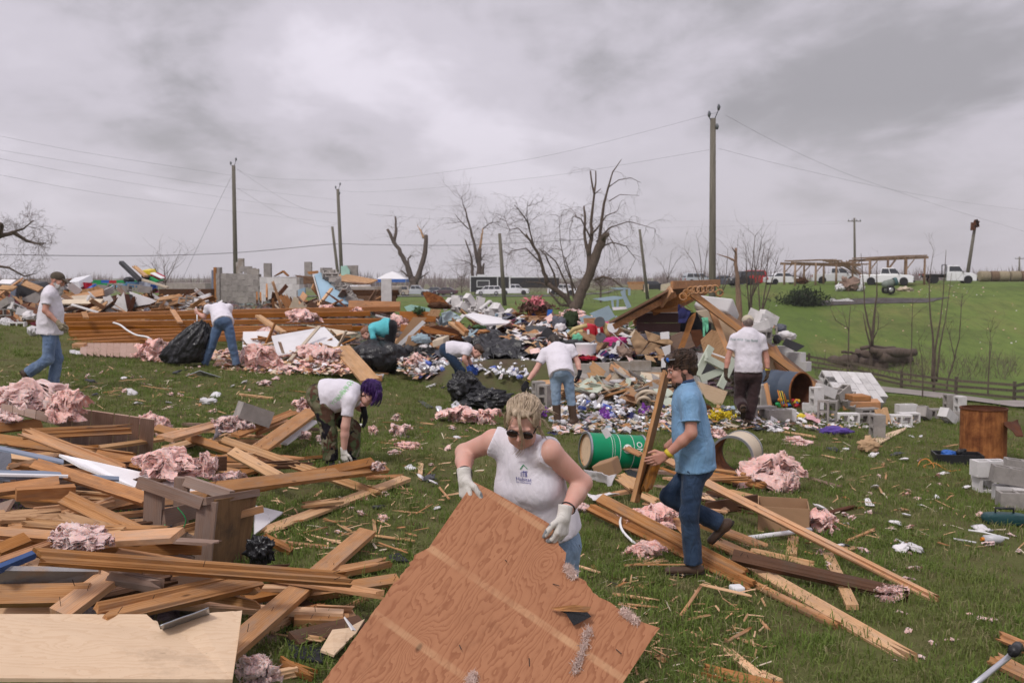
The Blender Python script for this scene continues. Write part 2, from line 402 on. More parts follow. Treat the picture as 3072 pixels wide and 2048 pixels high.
jeans=cloth('blue_jeans',(.075,.12,.21),.25,.6,patches=((.19,.27,.40),5,.55))
jeansd=cloth('dark_blue_jeans',(.022,.040,.078),.3,.6,patches=((.055,.095,.165),5,.6))
jeansl=cloth('light_blue_jeans',(.21,.30,.42),.2,.6,patches=((.36,.46,.58),5,.6))
jeansw=cloth('washed_blue_jeans',(.13,.19,.31),.22,.6,patches=((.30,.39,.52),4,.6))
polo=cloth('sky_blue_polo',(.175,.325,.51),.12,.6,patches=((.26,.41,.57),4,.6))
polod=cloth('navy_collar',(.035,.06,.12),.1)
teal=cloth('turquoise_sweater',(.11,.47,.52),.1,.5)
blackc=cloth('black_leggings',(.013,.012,.014),.2,.35)
mbrown=cloth('dark_brown_work_trousers',(.045,.026,.027),.25,.6,patches=((.075,.05,.048),5,.5))
navy=cloth('navy_cloth',(.028,.03,.10),.25,.6)
greenc=cloth('mint_green_cloth',(.17,.52,.33),.15,.6)
pinkc=cloth('hot_pink_cloth',(.55,.05,.22),.15,.6)
purplec=cloth('purple_cloth',(.10,.06,.28),.3,.6)
greyc=cloth('grey_cloth',(.12,.125,.15),.2,.6)
redc=cloth('red_cloth',(.32,.012,.03),.2,.6)
glovew=cloth('white_knit_glove',(.60,.57,.53),.1,.5)
gloveg=cloth('grey_rubber_palm',(.22,.235,.245),.1,.3)
gloveb=cloth('black_glove',(.02,.02,.022),.2,.5)
glovel=cloth('tan_leather_glove',(.30,.25,.17),.15,.6)
glovebr=cloth('brown_leather_glove',(.075,.05,.032),.2,.6)
gloveblue=cloth('blue_glove',(.04,.09,.33),.1,.4)
boot=plain('brown_leather_boot',(.075,.045,.03),.55,.25,8,.3,40,dirt=((.16,.12,.085),.3,5),rnd=0)
sole=plain('boot_sole',(.025,.018,.014),.8)
capm=cloth('olive_camo_cap',(.075,.058,.043),.3,.4,patches=((.13,.115,.085),14,.8))
capt=cloth('tan_cap',(.50,.44,.34),.08,.4)
t=MT('woodland_camouflage');v=t.obj;col=(.135,.125,.075)
for sc,th,cc in((7,.50,(.075,.095,.045)),(9,.53,(.085,.045,.03)),(11,.58,(.20,.185,.125)),(8,.60,(.014,.012,.016))):
 col=t.mix(t.ramp(t.noise(t.map(v,(1,1,.8),(sc*1.7,sc*.9,0)),sc,3,.5,.5),(th-.015,0.),(th+.015,1.)),col,cc)
camou=t.bump(t.math('ABSOLUTE',t.math('SUBTRACT',t.noise(v,11,3,.5,1.2),.5)),.6,.03).out(col,.9,.15)
def skinm(name,c,red):
 t=MT(name);v=t.obj;n=t.noise(v,9,5,.6)
 col=t.mix(t.ramp(n,(.35,0.),(.7,.6)),c,red)
 t.bump(t.noise(v,160,3,.6),.12,.002);return t.out(col,.55,.35,sss=.12)
skin=skinm('fair_skin',(.60,.355,.285),(.60,.27,.21))
skin2=skinm('tanned_skin',(.47,.25,.185),(.50,.20,.145))
def hairm(name,c1,c2,sc=60):
 t=MT(name);n=t.noise(t.map(t.obj,(1,1,.18)),sc,4,.6);t.bump(n,.7,.01)
 return t.out(t.mix(t.ramp(n,(.3,0.),(.68,1.)),c1,c2),.5,.4)
blond=hairm('blond_hair',(.22,.155,.10),(.58,.46,.33))
brownh=hairm('brown_hair',(.018,.010,.007),(.085,.046,.026))
darkh=hairm('dark_hair',(.012,.009,.008),(.045,.030,.022))
purpleh=hairm('purple_hair',(.018,.006,.05),(.075,.018,.17))
greyb=hairm('grey_white_beard',(.36,.33,.31),(.62,.60,.59))
shade=plain('dark_lens',(.015,.008,.010),.12,0,1,0,spec=.6,rnd=0)
plastblk=plain('black_plastic',(.02,.02,.022),.4,rnd=0)
yellowp=plain('yellow_plastic',(.65,.50,.04),.45,.1)
redp=plain('red_plastic',(.45,.02,.035),.4,.12,3,.05,dirt=((.25,.05,.04),.15,4))
bluep2=plain('blue_plastic',(.03,.12,.42),.4,.12)
greenp=plain('green_plastic',(.03,.30,.10),.4,.12)
orangep=plain('orange_plastic',(.62,.22,.03),.4,.12)
eyew=plain('eye_white',(.7,.68,.66),.3,0,1,0,rnd=0)
lip=plain('lip_skin',(.42,.16,.14),.5,.05,9,0,rnd=0)
def carpaint(name,c,rough=.28):return plain(name,c,rough,.03,2,0,spec=.5,rnd=0)
glass=plain('car_glass',(.03,.034,.04),.12,.05,2,0,spec=.6,rnd=0)
chrome=plain('bright_trim',(.5,.5,.5),.3,0,1,0,metal=.8,rnd=0)
lampm=plain('headlight_lens',(.6,.6,.6),.2,0,1,0,rnd=0)
tailm=plain('tail_light',(.30,.015,.012),.3,0,1,0,rnd=0)
bark=plain('tree_bark',(.115,.085,.068),.95,.35,5,.9,35,stretch=(3,3,.6),bd=.03,rnd=.1)
twig=plain('twig_bark',(.125,.092,.074),.9,.25,3,0,rnd=.12)
rawwood=plain('splintered_wood',(.48,.285,.15),.9,.25,5,.5,40,stretch=(4,4,1))
straw=plain('hay',(.27,.225,.15),.95,.3,9,.9,70,rnd=.12)
asph=plain('asphalt',(.145,.135,.135),.95,.12,1.5,.3,60,rnd=0)
drivem=plain('pale_gravel_drive',(.27,.24,.22),.95,.15,1.2,.4,40,rnd=0)
leafm=plain('green_leaf',(.045,.10,.03),.6,.35,4,0)
cedar=plain('cedar_foliage',(.028,.042,.018),.9,.4,4,0)
flowerp=plain('pink_silk_flower',(.52,.17,.19),.8,.3,8,0)
flowery=plain('yellow_flower',(.72,.56,.03),.7,.2,8,0)
flowerv=plain('purple_silk_flower',(.22,.06,.36),.8,.3,8,0)
dryfl=plain('dried_brown_foliage',(.12,.065,.05),.9,.4,8,0)
toygreen=plain('green_drum_paint',(.0,.235,.10),.45,.12,3,.1,30,dirt=((.1,.3,.2),.2,3),rnd=0)
bluedrum=plain('blue_drum_paint',(.065,.085,.12),.55,.15,3,.2,30,dirt=((.14,.12,.11),.25,4),rnd=0)
creamd=plain('cream_drum_paint',(.55,.46,.34),.6,.1,3,.2,30,dirt=((.3,.2,.12),.25,4),rnd=0)
white_print=plain('white_print',(.74,.76,.74),.6,.03,3,0,rnd=0)
blue_print=plain('blue_print',(.10,.10,.30),.8,.03,3,0,rnd=0)
green_print=plain('green_print',(.06,.27,.13),.8,.03,3,0,rnd=0)
lgreen_print=plain('pale_green_print',(.33,.62,.32),.8,.03,3,0,rnd=0)
dgreen_print=plain('grey_green_print',(.22,.33,.31),.8,.03,3,0,rnd=0)
soil=plain('bare_soil',(.085,.058,.038),.95,.3,5,.6,40)
# --- builders
def pt(t,a):
 """(x, y, k) on a tile: k < 4 is a height above the terrain, k >= 4 a distance from the camera"""
 if isinstance(a[0],str):t=a[0];a=a[1:]
 k=a[2]if len(a)>2 else 0.0
 return G(t,a[0],a[1],k)if k<4 else P(t,a[0],a[1],k)
def jag(n,amp,seed):
 r=random.Random(seed);return[r.uniform(-1,.25)*amp*(1 if k%2 else.25)for k in range(n)]
_pc=[0]
def plank_mesh(L,w_,th,spl=(0,0),bow=0.0,seed=0):
 m=6 if(spl[0]or spl[1])else 1;ns=5 if bow else 1
 r=random.Random(seed)
 s=[spl[0]*abs(r.gauss(0,.085))*(1.6 if j%2 else.4)for j in range(m+1)]
 e=[spl[1]*abs(r.gauss(0,.085))*(1.6 if j%2 else.4)for j in range(m+1)]
 V=[];Fc=[];bv=min(.004,th*.12)
 for side in(1,-1):
  for j in range(m+1):
   y=-w_/2+w_*j/m
   for k in range(ns+1):
    u=k/ns;x=s[j]*(1-u)+(L-e[j])*u
    zz=side*th/2+bow*4*u*(1-u)
    if side==1 and(spl[0]and k==0 or spl[1]and k==ns):zz-=r.uniform(0,th*.75)
    V.append((x,y,zz))
 q=(m+1)*(ns+1);I=lambda sd,j,k:(q if sd else 0)+j*(ns+1)+k
 for j in range(m):
  for k in range(ns):
   Fc+=[(I(0,j,k),I(0,j,k+1),I(0,j+1,k+1),I(0,j+1,k)),(I(1,j,k),I(1,j+1,k),I(1,j+1,k+1),I(1,j,k+1))]
  Fc+=[(I(0,j,0),I(0,j+1,0),I(1,j+1,0),I(1,j,0)),(I(0,j+1,ns),I(0,j,ns),I(1,j,ns),I(1,j+1,ns))]
 for k in range(ns):
  Fc+=[(I(0,0,k+1),I(0,0,k),I(1,0,k),I(1,0,k+1)),(I(0,m,k),I(0,m,k+1),I(1,m,k+1),I(1,m,k))]
 me=bpy.data.meshes.new('lumber');me.from_pydata(V,[],Fc);me.update();return me
def plank(t,a,b,w_,th,mat,label=None,roll=0,spl=(0,0),name='lumber_board',cat='board',group=None,bow=0,parent=None,nails=0):
 A,B=pt(t,a),pt(t,b);_pc[0]+=1
 me=plank_mesh((B-A).length,w_,th,spl,bow,_pc[0])
 mw=frame(A,B-A)@Matrix.Rotation(R(roll),4,'X')
 o=link(name,me,mat,parent,False,mw)
 if not parent:tag(o,label,cat,group)
 if nails:
  nb=MB();r=random.Random(_pc[0]);L=(B-A).length
  for k in range(nails):
   x=r.choice((r.uniform(.02,.12),r.uniform(.05,.95),r.uniform(.88,.98)))*L;y=r.uniform(-.35,.35)*w_
   nb.tube([(x,y,th/2-.01),(x+r.uniform(-.02,.02),y+r.uniform(-.02,.02),th/2+r.uniform(.02,.05))],.0018,4)
  nb.make('nail',blackm,o)
 return o
def newell(p):
 n=Vector()
 for i,a in enumerate(p):
  b=p[(i+1)%len(p)];n+=Vector(((a.y-b.y)*(a.z+b.z),(a.z-b.z)*(a.x+b.x),(a.x-b.x)*(a.y+b.y)))
 return n.normalized()
def sheet3(name,p,th,mat,label=None,cat='panel',group=None,parent=None,jagged=(),amp=.03,xdir=None,seed=1):
 """thick panel through 3-D corner points; edges listed in jagged are torn"""
 r=random.Random(seed+len(p)*31);q=[]
 for i,a in enumerate(p):
  b=p[(i+1)%len(p)];q.append(a)
  if i in jagged:
   n=max(3,int((b-a).length/(amp*1.1)));cen=sum(p,Vector())/len(p)
   for k in range(1,n):
    c=a.lerp(b,k/n+r.uniform(-.3,.3)/n);inn=(cen-c).normalized();q.append(c+inn*r.uniform(-.35,1)*amp*(1 if k%2 else.3))
 n=newell(p)
 if n.y>0 and abs(n.z)<.9 or(abs(n.z)>=.9 and n.z<0):n=-n;q=q[::-1]
 x=(xdir or(p[1]-p[0]));x=(x-n*x.dot(n)).normalized();y=n.cross(x)
 rot=Matrix((x,y,n)).transposed().to_4x4();mw=Matrix.Translation(p[0])@rot;inv=mw.inverted()
 L=[inv@v for v in q];k=len(L)
 V=[Vector((v.x,v.y,v.z+th/2))for v in L]+[Vector((v.x,v.y,v.z-th/2))for v in L]
 Fc=[tuple(range(k)),tuple(range(2*k-1,k-1,-1))]+[(j,k+j,k+(j+1)%k,(j+1)%k)for j in range(k)]
 o=mesh_obj(name,V,Fc,mat,parent,False,mw)
 if not parent:tag(o,label,cat,group)
 return o
def sheet(name,t,pts,th,mat,label=None,cat='panel',k=None,**kw):
 return sheet3(name,[pt(t,a if(len(a)>2 and not isinstance(a[0],str))or len(a)>3 or k is None else(*a,k))for a in pts],th,mat,label,cat,**kw)
def boxat(name,t,a,d,yaw,mat,label,cat,pitch=0,roll=0,group=None,bev=0):
 p=pt(t,a);m=Matrix.Translation(p)@Matrix.Rotation(R(yaw),4,'Z')@Matrix.Rotation(R(pitch),4,'X')@Matrix.Rotation(R(roll),4,'Y')
 b=MB().box((0,0,d[2]/2),d);o=b.make(name,mat,None,False,m)
 if bev:
  md=o.modifiers.new('bevel','BEVEL');md.width=bev;md.segments=2
 return tag(o,label,cat,group)
def block_mesh():
 b=MB();L,W,H=.39,.19,.19;wl=.034
 xs=[-L/2,-L/2+wl,-wl/2,wl/2,L/2-wl,L/2];ys=[-W/2,-W/2+wl,W/2-wl,W/2]
 V=[];Fc=[]
 for z in(-H/2,H/2):
  for x in xs:
   for y in ys:V.append((x,y,z))
 I=lambda k,i,j:k*24+i*4+j
 hole={(1,1),(3,1)}
 for i in range(5):
  for j in range(3):
   if(i,j)in hole:
    Fc+=[(I(0,i,j),I(1,i,j),I(1,i+1,j),I(0,i+1,j))[::-1],(I(0,i,j+1),I(0,i+1,j+1),I(1,i+1,j+1),I(1,i,j+1))[::-1],(I(0,i,j),I(0,i,j+1),I(1,i,j+1),I(1,i,j))[::-1],(I(0,i+1,j),I(1,i+1,j),I(1,i+1,j+1),I(0,i+1,j+1))[::-1]]
   else:Fc+=[(I(1,i,j),I(1,i+1,j),I(1,i+1,j+1),I(1,i,j+1)),(I(0,i,j),I(0,i,j+1),I(0,i+1,j+1),I(0,i+1,j))]
 for i in range(5):Fc+=[(I(0,i,0),I(0,i+1,0),I(1,i+1,0),I(1,i,0)),(I(0,i,3),I(1,i,3),I(1,i+1,3),I(0,i+1,3))]
 for j in range(3):Fc+=[(I(0,0,j),I(1,0,j),I(1,0,j+1),I(0,0,j+1)),(I(0,5,j),I(0,5,j+1),I(1,5,j+1),I(1,5,j))]
 me=bpy.data.meshes.new('concrete_block');me.from_pydata(V,[],Fc);me.update();return me
_blk={}
def blkmesh(mat):
 if mat.name not in _blk:me=block_mesh();me.materials.append(mat);_blk[mat.name]=me
 return _blk[mat.name]
def blk(t,a,yaw,mode,mat,label,tilt=0,group=None,sc=1.0):
 """mode 0 cores up, 1 cores towards the viewer, 2 standing on end, 3 lying on its long face, end to viewer"""
 p=pt(t,a);m=Matrix.Rotation(R(yaw),4,'Z')@Matrix.Rotation(R(tilt),4,'Y')
 if mode in(1,3):m=m@Matrix.Rotation(R(90),4,'X')
 if mode==2:m=m@Matrix.Rotation(R(90),4,'Y')
 h=.195 if mode==2 else.095
 o=bpy.data.objects.new('concrete_block',blkmesh(mat));COL.objects.link(o)
 o.matrix_basis=Matrix.Translation(p+Vector((0,0,h+abs(math.sin(R(tilt)))*.1)))@m@Matrix.Scale(sc,4)
 return tag(o,label,'block',group)
_ico={}
def ico(n):
 if n not in _ico:
  bm=bmesh.new();bmesh.ops.create_icosphere(bm,subdivisions=n,radius=1)
  _ico[n]=(np.array([v.co for v in bm.verts]),[tuple(v.index for v in f.verts)for f in bm.faces]);bm.free()
 return _ico[n]
def blob_mesh(size,seed,amp=.35,freq=2.2,sub=4,ridge=False,boxy=.0,fib=0,flat=True,fine=.0,name='blob',fluff=False,folds=0,lean=0,taper=0):
 V,Fc=ico(sub);p=V.copy();o=seed*3.71
 if boxy:p=np.sign(p)*np.abs(p)**(1-boxy);p/=np.maximum(np.abs(p).max(1,keepdims=True)*boxy+(1-boxy)*np.linalg.norm(p,axis=1,keepdims=True),1e-6)
 wv=np.stack([fbm(p*freq*.8+o+k*5.1,2)for k in range(3)],1);p2=p+wv*amp*.9
 n=fbm(p2*freq+o,4,.55)
 if ridge:n=.35-np.abs(n)*2.2
 d=1+amp*n
 if fine:d=d+fine*fbm(p2*freq*(7 if fluff else 5)+o,4 if fluff else 3,.75 if fluff else.6)
 if fluff:d=d+.20*(.3-np.abs(fbm(p2*freq*1.9+o+11,2))*2.2)
 if folds:
  ph=np.arctan2(p[:,1],p[:,0]);z_=p[:,2];f_=fbm(np.stack([np.cos(ph)*3.2+o,np.sin(ph)*3.2,z_*.9+o],1),3,.55);d=d+folds*(.22-np.abs(f_)*1.5)*(.45+.55*np.abs(z_))
 q=p2*d[:,None]*np.array(size)/2
 if taper:q[:,:2]*=(1-taper*q[:,2:]/size[2])
 if lean:q[:,0]+=lean*q[:,2]
 if flat:q[:,2]=np.maximum(q[:,2],-size[2]*.42)
 Vl=[Vector(v)for v in q];Fl=list(Fc)
 if fib:
  r=random.Random(seed);s=sum(size)/3
  for k in range(fib):
   i=r.randrange(len(q));a=Vl[i];nrm=a.normalized()
   dv=(nrm*.7+Vector((r.gauss(0,.9),r.gauss(0,.9),r.gauss(0,.8)))).normalized()*r.uniform(.015,.06)*(.35+.9*min(s,.8))
   sd=dv.cross(Vector((r.random(),r.random(),r.random()))).normalized()*r.uniform(.0015,.0045)
   j=len(Vl);Vl+=[a-nrm*.01-sd,a-nrm*.01+sd,a+dv];Fl.append((j,j+1,j+2))
 me=bpy.data.meshes.new(name);me.from_pydata(Vl,[],Fl);me.update()
 me.polygons.foreach_set('use_smooth',[True]*len(me.polygons));return me
_bc=[0]
def bb(t,x0,y0,x1,y1,k,dep=.8):
 """position and size of a thing that fills that picture box, resting at k (see pt)"""
 b=pt(t,((x0+x1)/2,y1,k));s=TS[t][2]/ppm(b.y);sx,sz=(x1-x0)*s,(y1-y0)*s;sy=sx*dep
 return b+Vector((0,sy*.35,sz*.5)),Vector((sx,sy,sz))
def blob(name,t,box,k,mat,label,cat,dep=.8,yaw=0,group=None,**kw):
 c,s=bb(t,*box,k,dep);_bc[0]+=1
 me=blob_mesh(s,_bc[0],**kw);me.materials.append(mat)
 o=bpy.data.objects.new(name,me);COL.objects.link(o);o.matrix_basis=Matrix.Translation(c)@Matrix.Rotation(R(yaw),4,'Z')
 return tag(o,label,cat,group)
def batt_mesh(size,seed,n=24,m=5,fib=300):
 """torn fibreglass: several crumpled, ragged, tapering sheets piled on each other"""
 r=random.Random(seed);g=np.random.default_rng(seed);V,Fc=[],[];sx,sy,sz=size;ref=min(sx,1.2)
 u=np.linspace(-1,1,n);A,B=np.meshgrid(u,u,indexing='ij');A,B=A.ravel(),B.ravel()
 for k in range(m):
  a=r.uniform(0,3.14);ca,sa=math.cos(a),math.sin(a);f=.5+.22*r.random()if k else.62;o=seed*1.7+k*5.3;z0=sz*(-.36+.62*k/max(1,m-1))
  q=np.stack([A,B,0*A],1);wv=np.stack([fbm(q*1.6+o+j*9,3)for j in range(3)],1)
  x=(A*ca-B*sa)*sx*f*.66+wv[:,0]*sx*.45+r.uniform(-.22,.22)*sx*(1 if k else 0);y=(A*sa+B*ca)*sy*f*.66+wv[:,1]*sy*.45+r.uniform(-.2,.2)*sy*(1 if k else 0)
  fold=.28-np.abs(fbm(q*2.1+o+40,3,.6))*1.9;z=z0+(fold*.32+wv[:,2]*.55)*sz*.75-.16*sz*(A*A+B*B)
  ed=np.clip(1.12-np.maximum(np.abs(A),np.abs(B))+fbm(q*3.3+o,3,.7)*.75,0,1);th=np.sqrt(ed)*ref*r.uniform(.07,.12);nz=fbm(q*13+o,3,.8)*ref*.03
  ok=ed>.03;j0=len(V)
  for s_ in(1,-1):V+=[Vector(p)for p in np.stack([x+fbm(q*11+o+3,2)*ref*.05,y,np.maximum(z+s_*th*.5+nz,-sz*.5)],1)]
  for i in range(n-1):
   for j in range(n-1):
    c=(i*n+j,(i+1)*n+j,(i+1)*n+j+1,i*n+j+1)
    if all(ok[list(c)]):Fc+=[tuple(j0+e for e in c),tuple(j0+n*n+e for e in c[::-1])]
 used=[i for f_ in Fc for i in f_]
 for k in range(fib):
  p=V[r.choice(used)];d=Vector((r.gauss(0,1),r.gauss(0,1),r.gauss(.3,.8))).normalized()*r.uniform(.015,.055)*(.4+ref);s_=d.cross(Vector((r.random(),r.random(),r.random()))).normalized()*r.uniform(.0012,.0035);j=len(V);V+=[p-s_,p+s_,p+d];Fc.append((j,j+1,j+2))
 me=bpy.data.meshes.new('insulation');me.from_pydata(V,[],Fc);me.update();me.polygons.foreach_set('use_smooth',[True]*len(me.polygons));me.materials.append(pink);return me
def insulation(t,box,k,label,dep=.8,yaw=0,sub=5,fib=500):
 c,s=bb(t,*box,k,dep);_bc[0]+=1;o=bpy.data.objects.new('insulation_batt',batt_mesh(s,_bc[0],30 if sub>4 else 16,5 if sub>4 else 4,fib));COL.objects.link(o);o.matrix_basis=Matrix.Translation(c)
 return tag(o,label,'insulation','pink insulation torn from the house')
def sack(t,box,k,label,dep=.8,mat=None,name='rubbish_bag',cat='bag',**kw):
 a=dict(amp=.34,freq=1.3,sub=5,folds=.55,fine=.05);a.update(kw)
 return blob(name,t,box,k,mat or bag,label,cat,dep,**a)
def tubething(name,t,pts,rad,mat,label,cat,n=8,group=None,res=0):
 p=[pt(t,a)for a in pts]
 if res:
  q=[]
  for i in range(len(p)-1):
   a,b,c,d=p[max(i-1,0)],p[i],p[i+1],p[min(i+2,len(p)-1)]
   for k in range(res):
    u=k/res;q.append(.5*((2*b)+(c-a)*u+(2*a-5*b+4*c-d)*u*u+(3*b-a-3*c+d)*u**3))
  p=q+[p[-1]]
 o0=p[0].copy();b=MB().tube([x-o0 for x in p],rad,n);o=b.make(name,mat,None,True,Matrix.Translation(o0));return tag(o,label,cat,group)
def inpoly(x,y,poly):
 c=False;j=len(poly)-1
 for i in range(len(poly)):
  (xi,yi),(xj,yj)=poly[i],poly[j]
  if(yi>y)!=(yj>y)and x<(xj-xi)*(y-yi)/(yj-yi)+xi:c=not c
  j=i
 return c
def scatter(n,t,poly,meshes,name,label,cat,group,smin=.7,smax=1.3,h=(0,.0),tilt=.25,seed=1,zoff=0,flatz=True,power=1.0):
 r=random.Random(seed);xs=[p[0]for p in poly];ys=[p[1]for p in poly];got=[]
 while len(got)<n:
  x,y=r.uniform(min(xs),max(xs)),r.uniform(min(ys),max(ys))
  if not inpoly(x,y,poly):continue
  p=G(t,x,y,r.uniform(*h));o=bpy.data.objects.new(name,r.choice(meshes));COL.objects.link(o)
  s=r.uniform(smin,smax)
  m=Matrix.Translation(p+Vector((0,0,zoff*s)))@Matrix.Rotation(r.uniform(0,6.28),4,'Z')
  m=m@Matrix.Rotation(r.gauss(0,tilt),4,'X')@Matrix.Rotation(r.gauss(0,tilt),4,'Y')
  o.matrix_basis=m@Matrix.Scale(s,4);tag(o,label,cat,group);got.append(o)
 return got
def text_mesh(body,size,font_scale=1.0):
 cu=bpy.data.curves.new('lettering','FONT');cu.body=body;cu.size=size;cu.align_x='CENTER';cu.resolution_u=3
 o=bpy.data.objects.new('lettering',cu);COL.objects.link(o);bpy.context.view_layer.update()
 me=bpy.data.meshes.new_from_object(o.evaluated_get(bpy.context.evaluated_depsgraph_get()))
 V=[v.co.copy()for v in me.vertices];Fc=[tuple(p.vertices)for p in me.polygons]
 bpy.data.objects.remove(o);bpy.data.curves.remove(cu);return V,Fc
def subdiv(V,Fc,it=1):
 bm=bmesh.new();vs_=[bm.verts.new((v[0],v[1],0))for v in V]
 for f in Fc:
  try:bm.faces.new([vs_[i]for i in f])
  except ValueError:pass
 bmesh.ops.triangulate(bm,faces=bm.faces[:])
 for _ in range(it):bmesh.ops.subdivide_edges(bm,edges=bm.edges[:],cuts=1,use_grid_fill=True)
 bm.verts.index_update();V=[v.co.copy()for v in bm.verts];Fc=[tuple(v.index for v in f.verts)for f in bm.faces];bm.free();return V,Fc
def project_print(name,V,Fc,mw,target,mat,direction,parent,off=.0035):
 """lays flat print on a curved surface: each point follows 'direction' until it meets the target mesh"""
 me=target.data;W=world_of(target);bv=BVHTree.FromPolygons([W@v.co for v in me.vertices],[tuple(p.vertices)for p in me.polygons])
 out_,ok=[],[]
 for v in V:
  a=mw@Vector(v);h=bv.ray_cast(a-direction*.6,direction)
  ok.append(h[0]is not None);out_.append(h[0]-direction*off if h[0]else a)
 Fc=[f for f in Fc if all(ok[i]for i in f)]
 return wpart(name,out_,Fc,mat,parent)
 # --- implicit sculpting for people
class Sculpt:
 def __init__(s):s.p=[]
 def cap(s,a,b,ra,rb,k=.03,flat=None,fs=1.0,cut=(0,0)):
  s.p.append(('c',np.array(a,float),np.array(b,float),ra,rb,k,None if flat is None else np.array(flat,float),fs,cut));return s
 def ell(s,c,r,m=None,k=.03,sub=False):
  s.p.append(('e',np.array(c,float),np.array(r,float),np.eye(3)if m is None else np.array(m,float),k,sub));return s
 def mesh(s,vox):
  lo=np.full(3,1e9);hi=-lo
  for q in s.p:
   if q[0]=='c':r=max(q[3],q[4])*max(1,q[7]);lo=np.minimum(lo,np.minimum(q[1],q[2])-r);hi=np.maximum(hi,np.maximum(q[1],q[2])+r)
   elif not q[5]:r=q[2].max();lo=np.minimum(lo,q[1]-r);hi=np.maximum(hi,q[1]+r)
  lo-=3*vox;hi+=3*vox;n=np.ceil((hi-lo)/vox).astype(int)+1
  D=np.full(n,.5,np.float32);ax=[lo[i]+vox*np.arange(n[i])for i in range(3)]
  for q in s.p:
   if q[0]=='c':r=max(q[3],q[4])*max(1,q[7]);k=q[5];l,h=np.minimum(q[1],q[2])-r,np.maximum(q[1],q[2])+r
   else:r=q[2].max();k=q[4];l,h=q[1]-r,q[1]+r
   mg=k+3*vox;i0=np.clip(np.floor((l-mg-lo)/vox).astype(int),0,n-1);i1=np.clip(np.ceil((h+mg-lo)/vox).astype(int)+1,1,n)
   sl=tuple(slice(a,b)for a,b in zip(i0,i1))
   X,Y,Z=np.meshgrid(*[ax[i][sl[i]]for i in range(3)],indexing='ij');p=np.stack([X,Y,Z],-1)
   if q[0]=='c':
    _,a,b,ra,rb,k,fl,fs,cut=q;ab=b-a;L=np.linalg.norm(ab);u=ab/L
    pa=p-a;tt=pa@u;tc_=np.clip(tt,0,L);rad=pa-tc_[...,None]*u
    if fl is not None:
     f2=fl-u*(fl@u);f2/=np.linalg.norm(f2);c=rad@f2;rad=rad+(c*(1/fs-1))[...,None]*f2
    rr=ra+(rb-ra)*tc_/L;d=np.linalg.norm(rad,axis=-1)-rr
    if fl is not None:d=d*min(1,fs*1.15)
    if cut[0]:d=np.maximum(d,-tt)
    if cut[1]:d=np.maximum(d,tt-L)
   else:
    _,c,r_,m,k,sub=q;lp=(p-c)@m;a=np.linalg.norm(lp/r_,axis=-1);b=np.linalg.norm(lp/r_**2,axis=-1)
    d=a*(a-1)/np.maximum(b,1e-6)
   g=D[sl]
   if q[0]=='e' and q[5]:
    h=np.clip(.5-.5*(g+d)/k,0,1);D[sl]=g*(1-h)-d*h+k*h*(1-h)
   else:
    h=np.clip(.5+.5*(d-g)/k,0,1);D[sl]=d*(1-h)+g*h-k*h*(1-h)
  return surface_nets(D,lo,vox)
def surface_nets(D,lo,vox):
 S=D<0;n=np.array(D.shape)
 c=np.zeros(n-1,int)
 for i in(0,1):
  for j in(0,1):
   for k in(0,1):c+=S[i:n[0]-1+i,j:n[1]-1+j,k:n[2]-1+k]
 act=np.argwhere((c>0)&(c<8));idx=np.full(n-1,-1,int);idx[tuple(act.T)]=np.arange(len(act))
 acc=np.zeros((len(act),3));cnt=np.zeros(len(act));C=[(i,j,k)for i in(0,1)for j in(0,1)for k in(0,1)]
 for a in C:
  for d in range(3):
   if a[d]:continue
   b=list(a);b[d]=1;va=D[tuple((act+a).T)];vb=D[tuple((act+b).T)];m=(va<0)!=(vb<0)
   t_=np.where(m,va/np.where(m,va-vb,1),0);pos=np.array(a,float)+np.zeros((len(act),3));pos[:,d]+=t_
   acc+=pos*m[:,None];cnt+=m
 V=lo+vox*(act+acc/np.maximum(cnt,1)[:,None]);Q=[]
 for d in range(3):
  e,f=[(1,2),(2,0),(0,1)][d];sh=[0,0,0];sh[d]=1
  A=S[tuple(slice(0,n[i]-sh[i])for i in range(3))];B=S[tuple(slice(sh[i],n[i])for i in range(3))]
  for flip in(0,1):
   w_=np.argwhere((A&~B)if not flip else(~A&B));w_=w_[(w_[:,e]>0)&(w_[:,f]>0)]
   o=[w_.copy()for _ in range(4)];o[1][:,e]-=1;o[2][:,e]-=1;o[2][:,f]-=1;o[3][:,f]-=1
   q=np.stack([idx[tuple(x.T)]for x in o],1);Q.append(q if not flip else q[:,::-1])
 return V,np.concatenate(Q)
def np_mesh(V,Q,name):
 me=bpy.data.meshes.new(name);me.from_pydata(V.tolist(),[],Q.tolist());me.update();return me
def displace(V,Q,amp,freq,stretch=(1,1,1),seed=0,ridge=True,amp2=0):
 me=np_mesh(V,Q,'tmp');n=np.empty(len(V)*3,np.float32);me.vertex_normals.foreach_get('vector',n);n=n.reshape(-1,3);bpy.data.meshes.remove(me)
 f=fbm(V*freq*np.array(stretch)+seed*3.3,2)
 if ridge:f=.25-np.abs(f)*1.6
 if amp2:f=f+amp2/amp*fbm(V*freq*3.5+seed,2)
 return V+n*(amp*f)[:,None]
def part_from(name,Ms,mat,parent,amp=0,freq=9,stretch=(1,1,1),seed=0,ridge=True,amp2=0):
 Vs,Qs,o=[],[],0
 for V,Q in Ms:
  if amp:V=displace(V,Q,amp,freq,stretch,seed,ridge,amp2)
  Vs.append(V);Qs.append(Q+o);o+=len(V)
 V=np.concatenate(Vs);Q=np.concatenate(Qs);inv=np.array(world_of(parent).inverted())
 V=V@inv[:3,:3].T+inv[:3,3]
 me=np_mesh(V,Q,name);return link(name,me,mat,parent,True)
def nv(v):v=np.array(v,float);return v/np.linalg.norm(v)
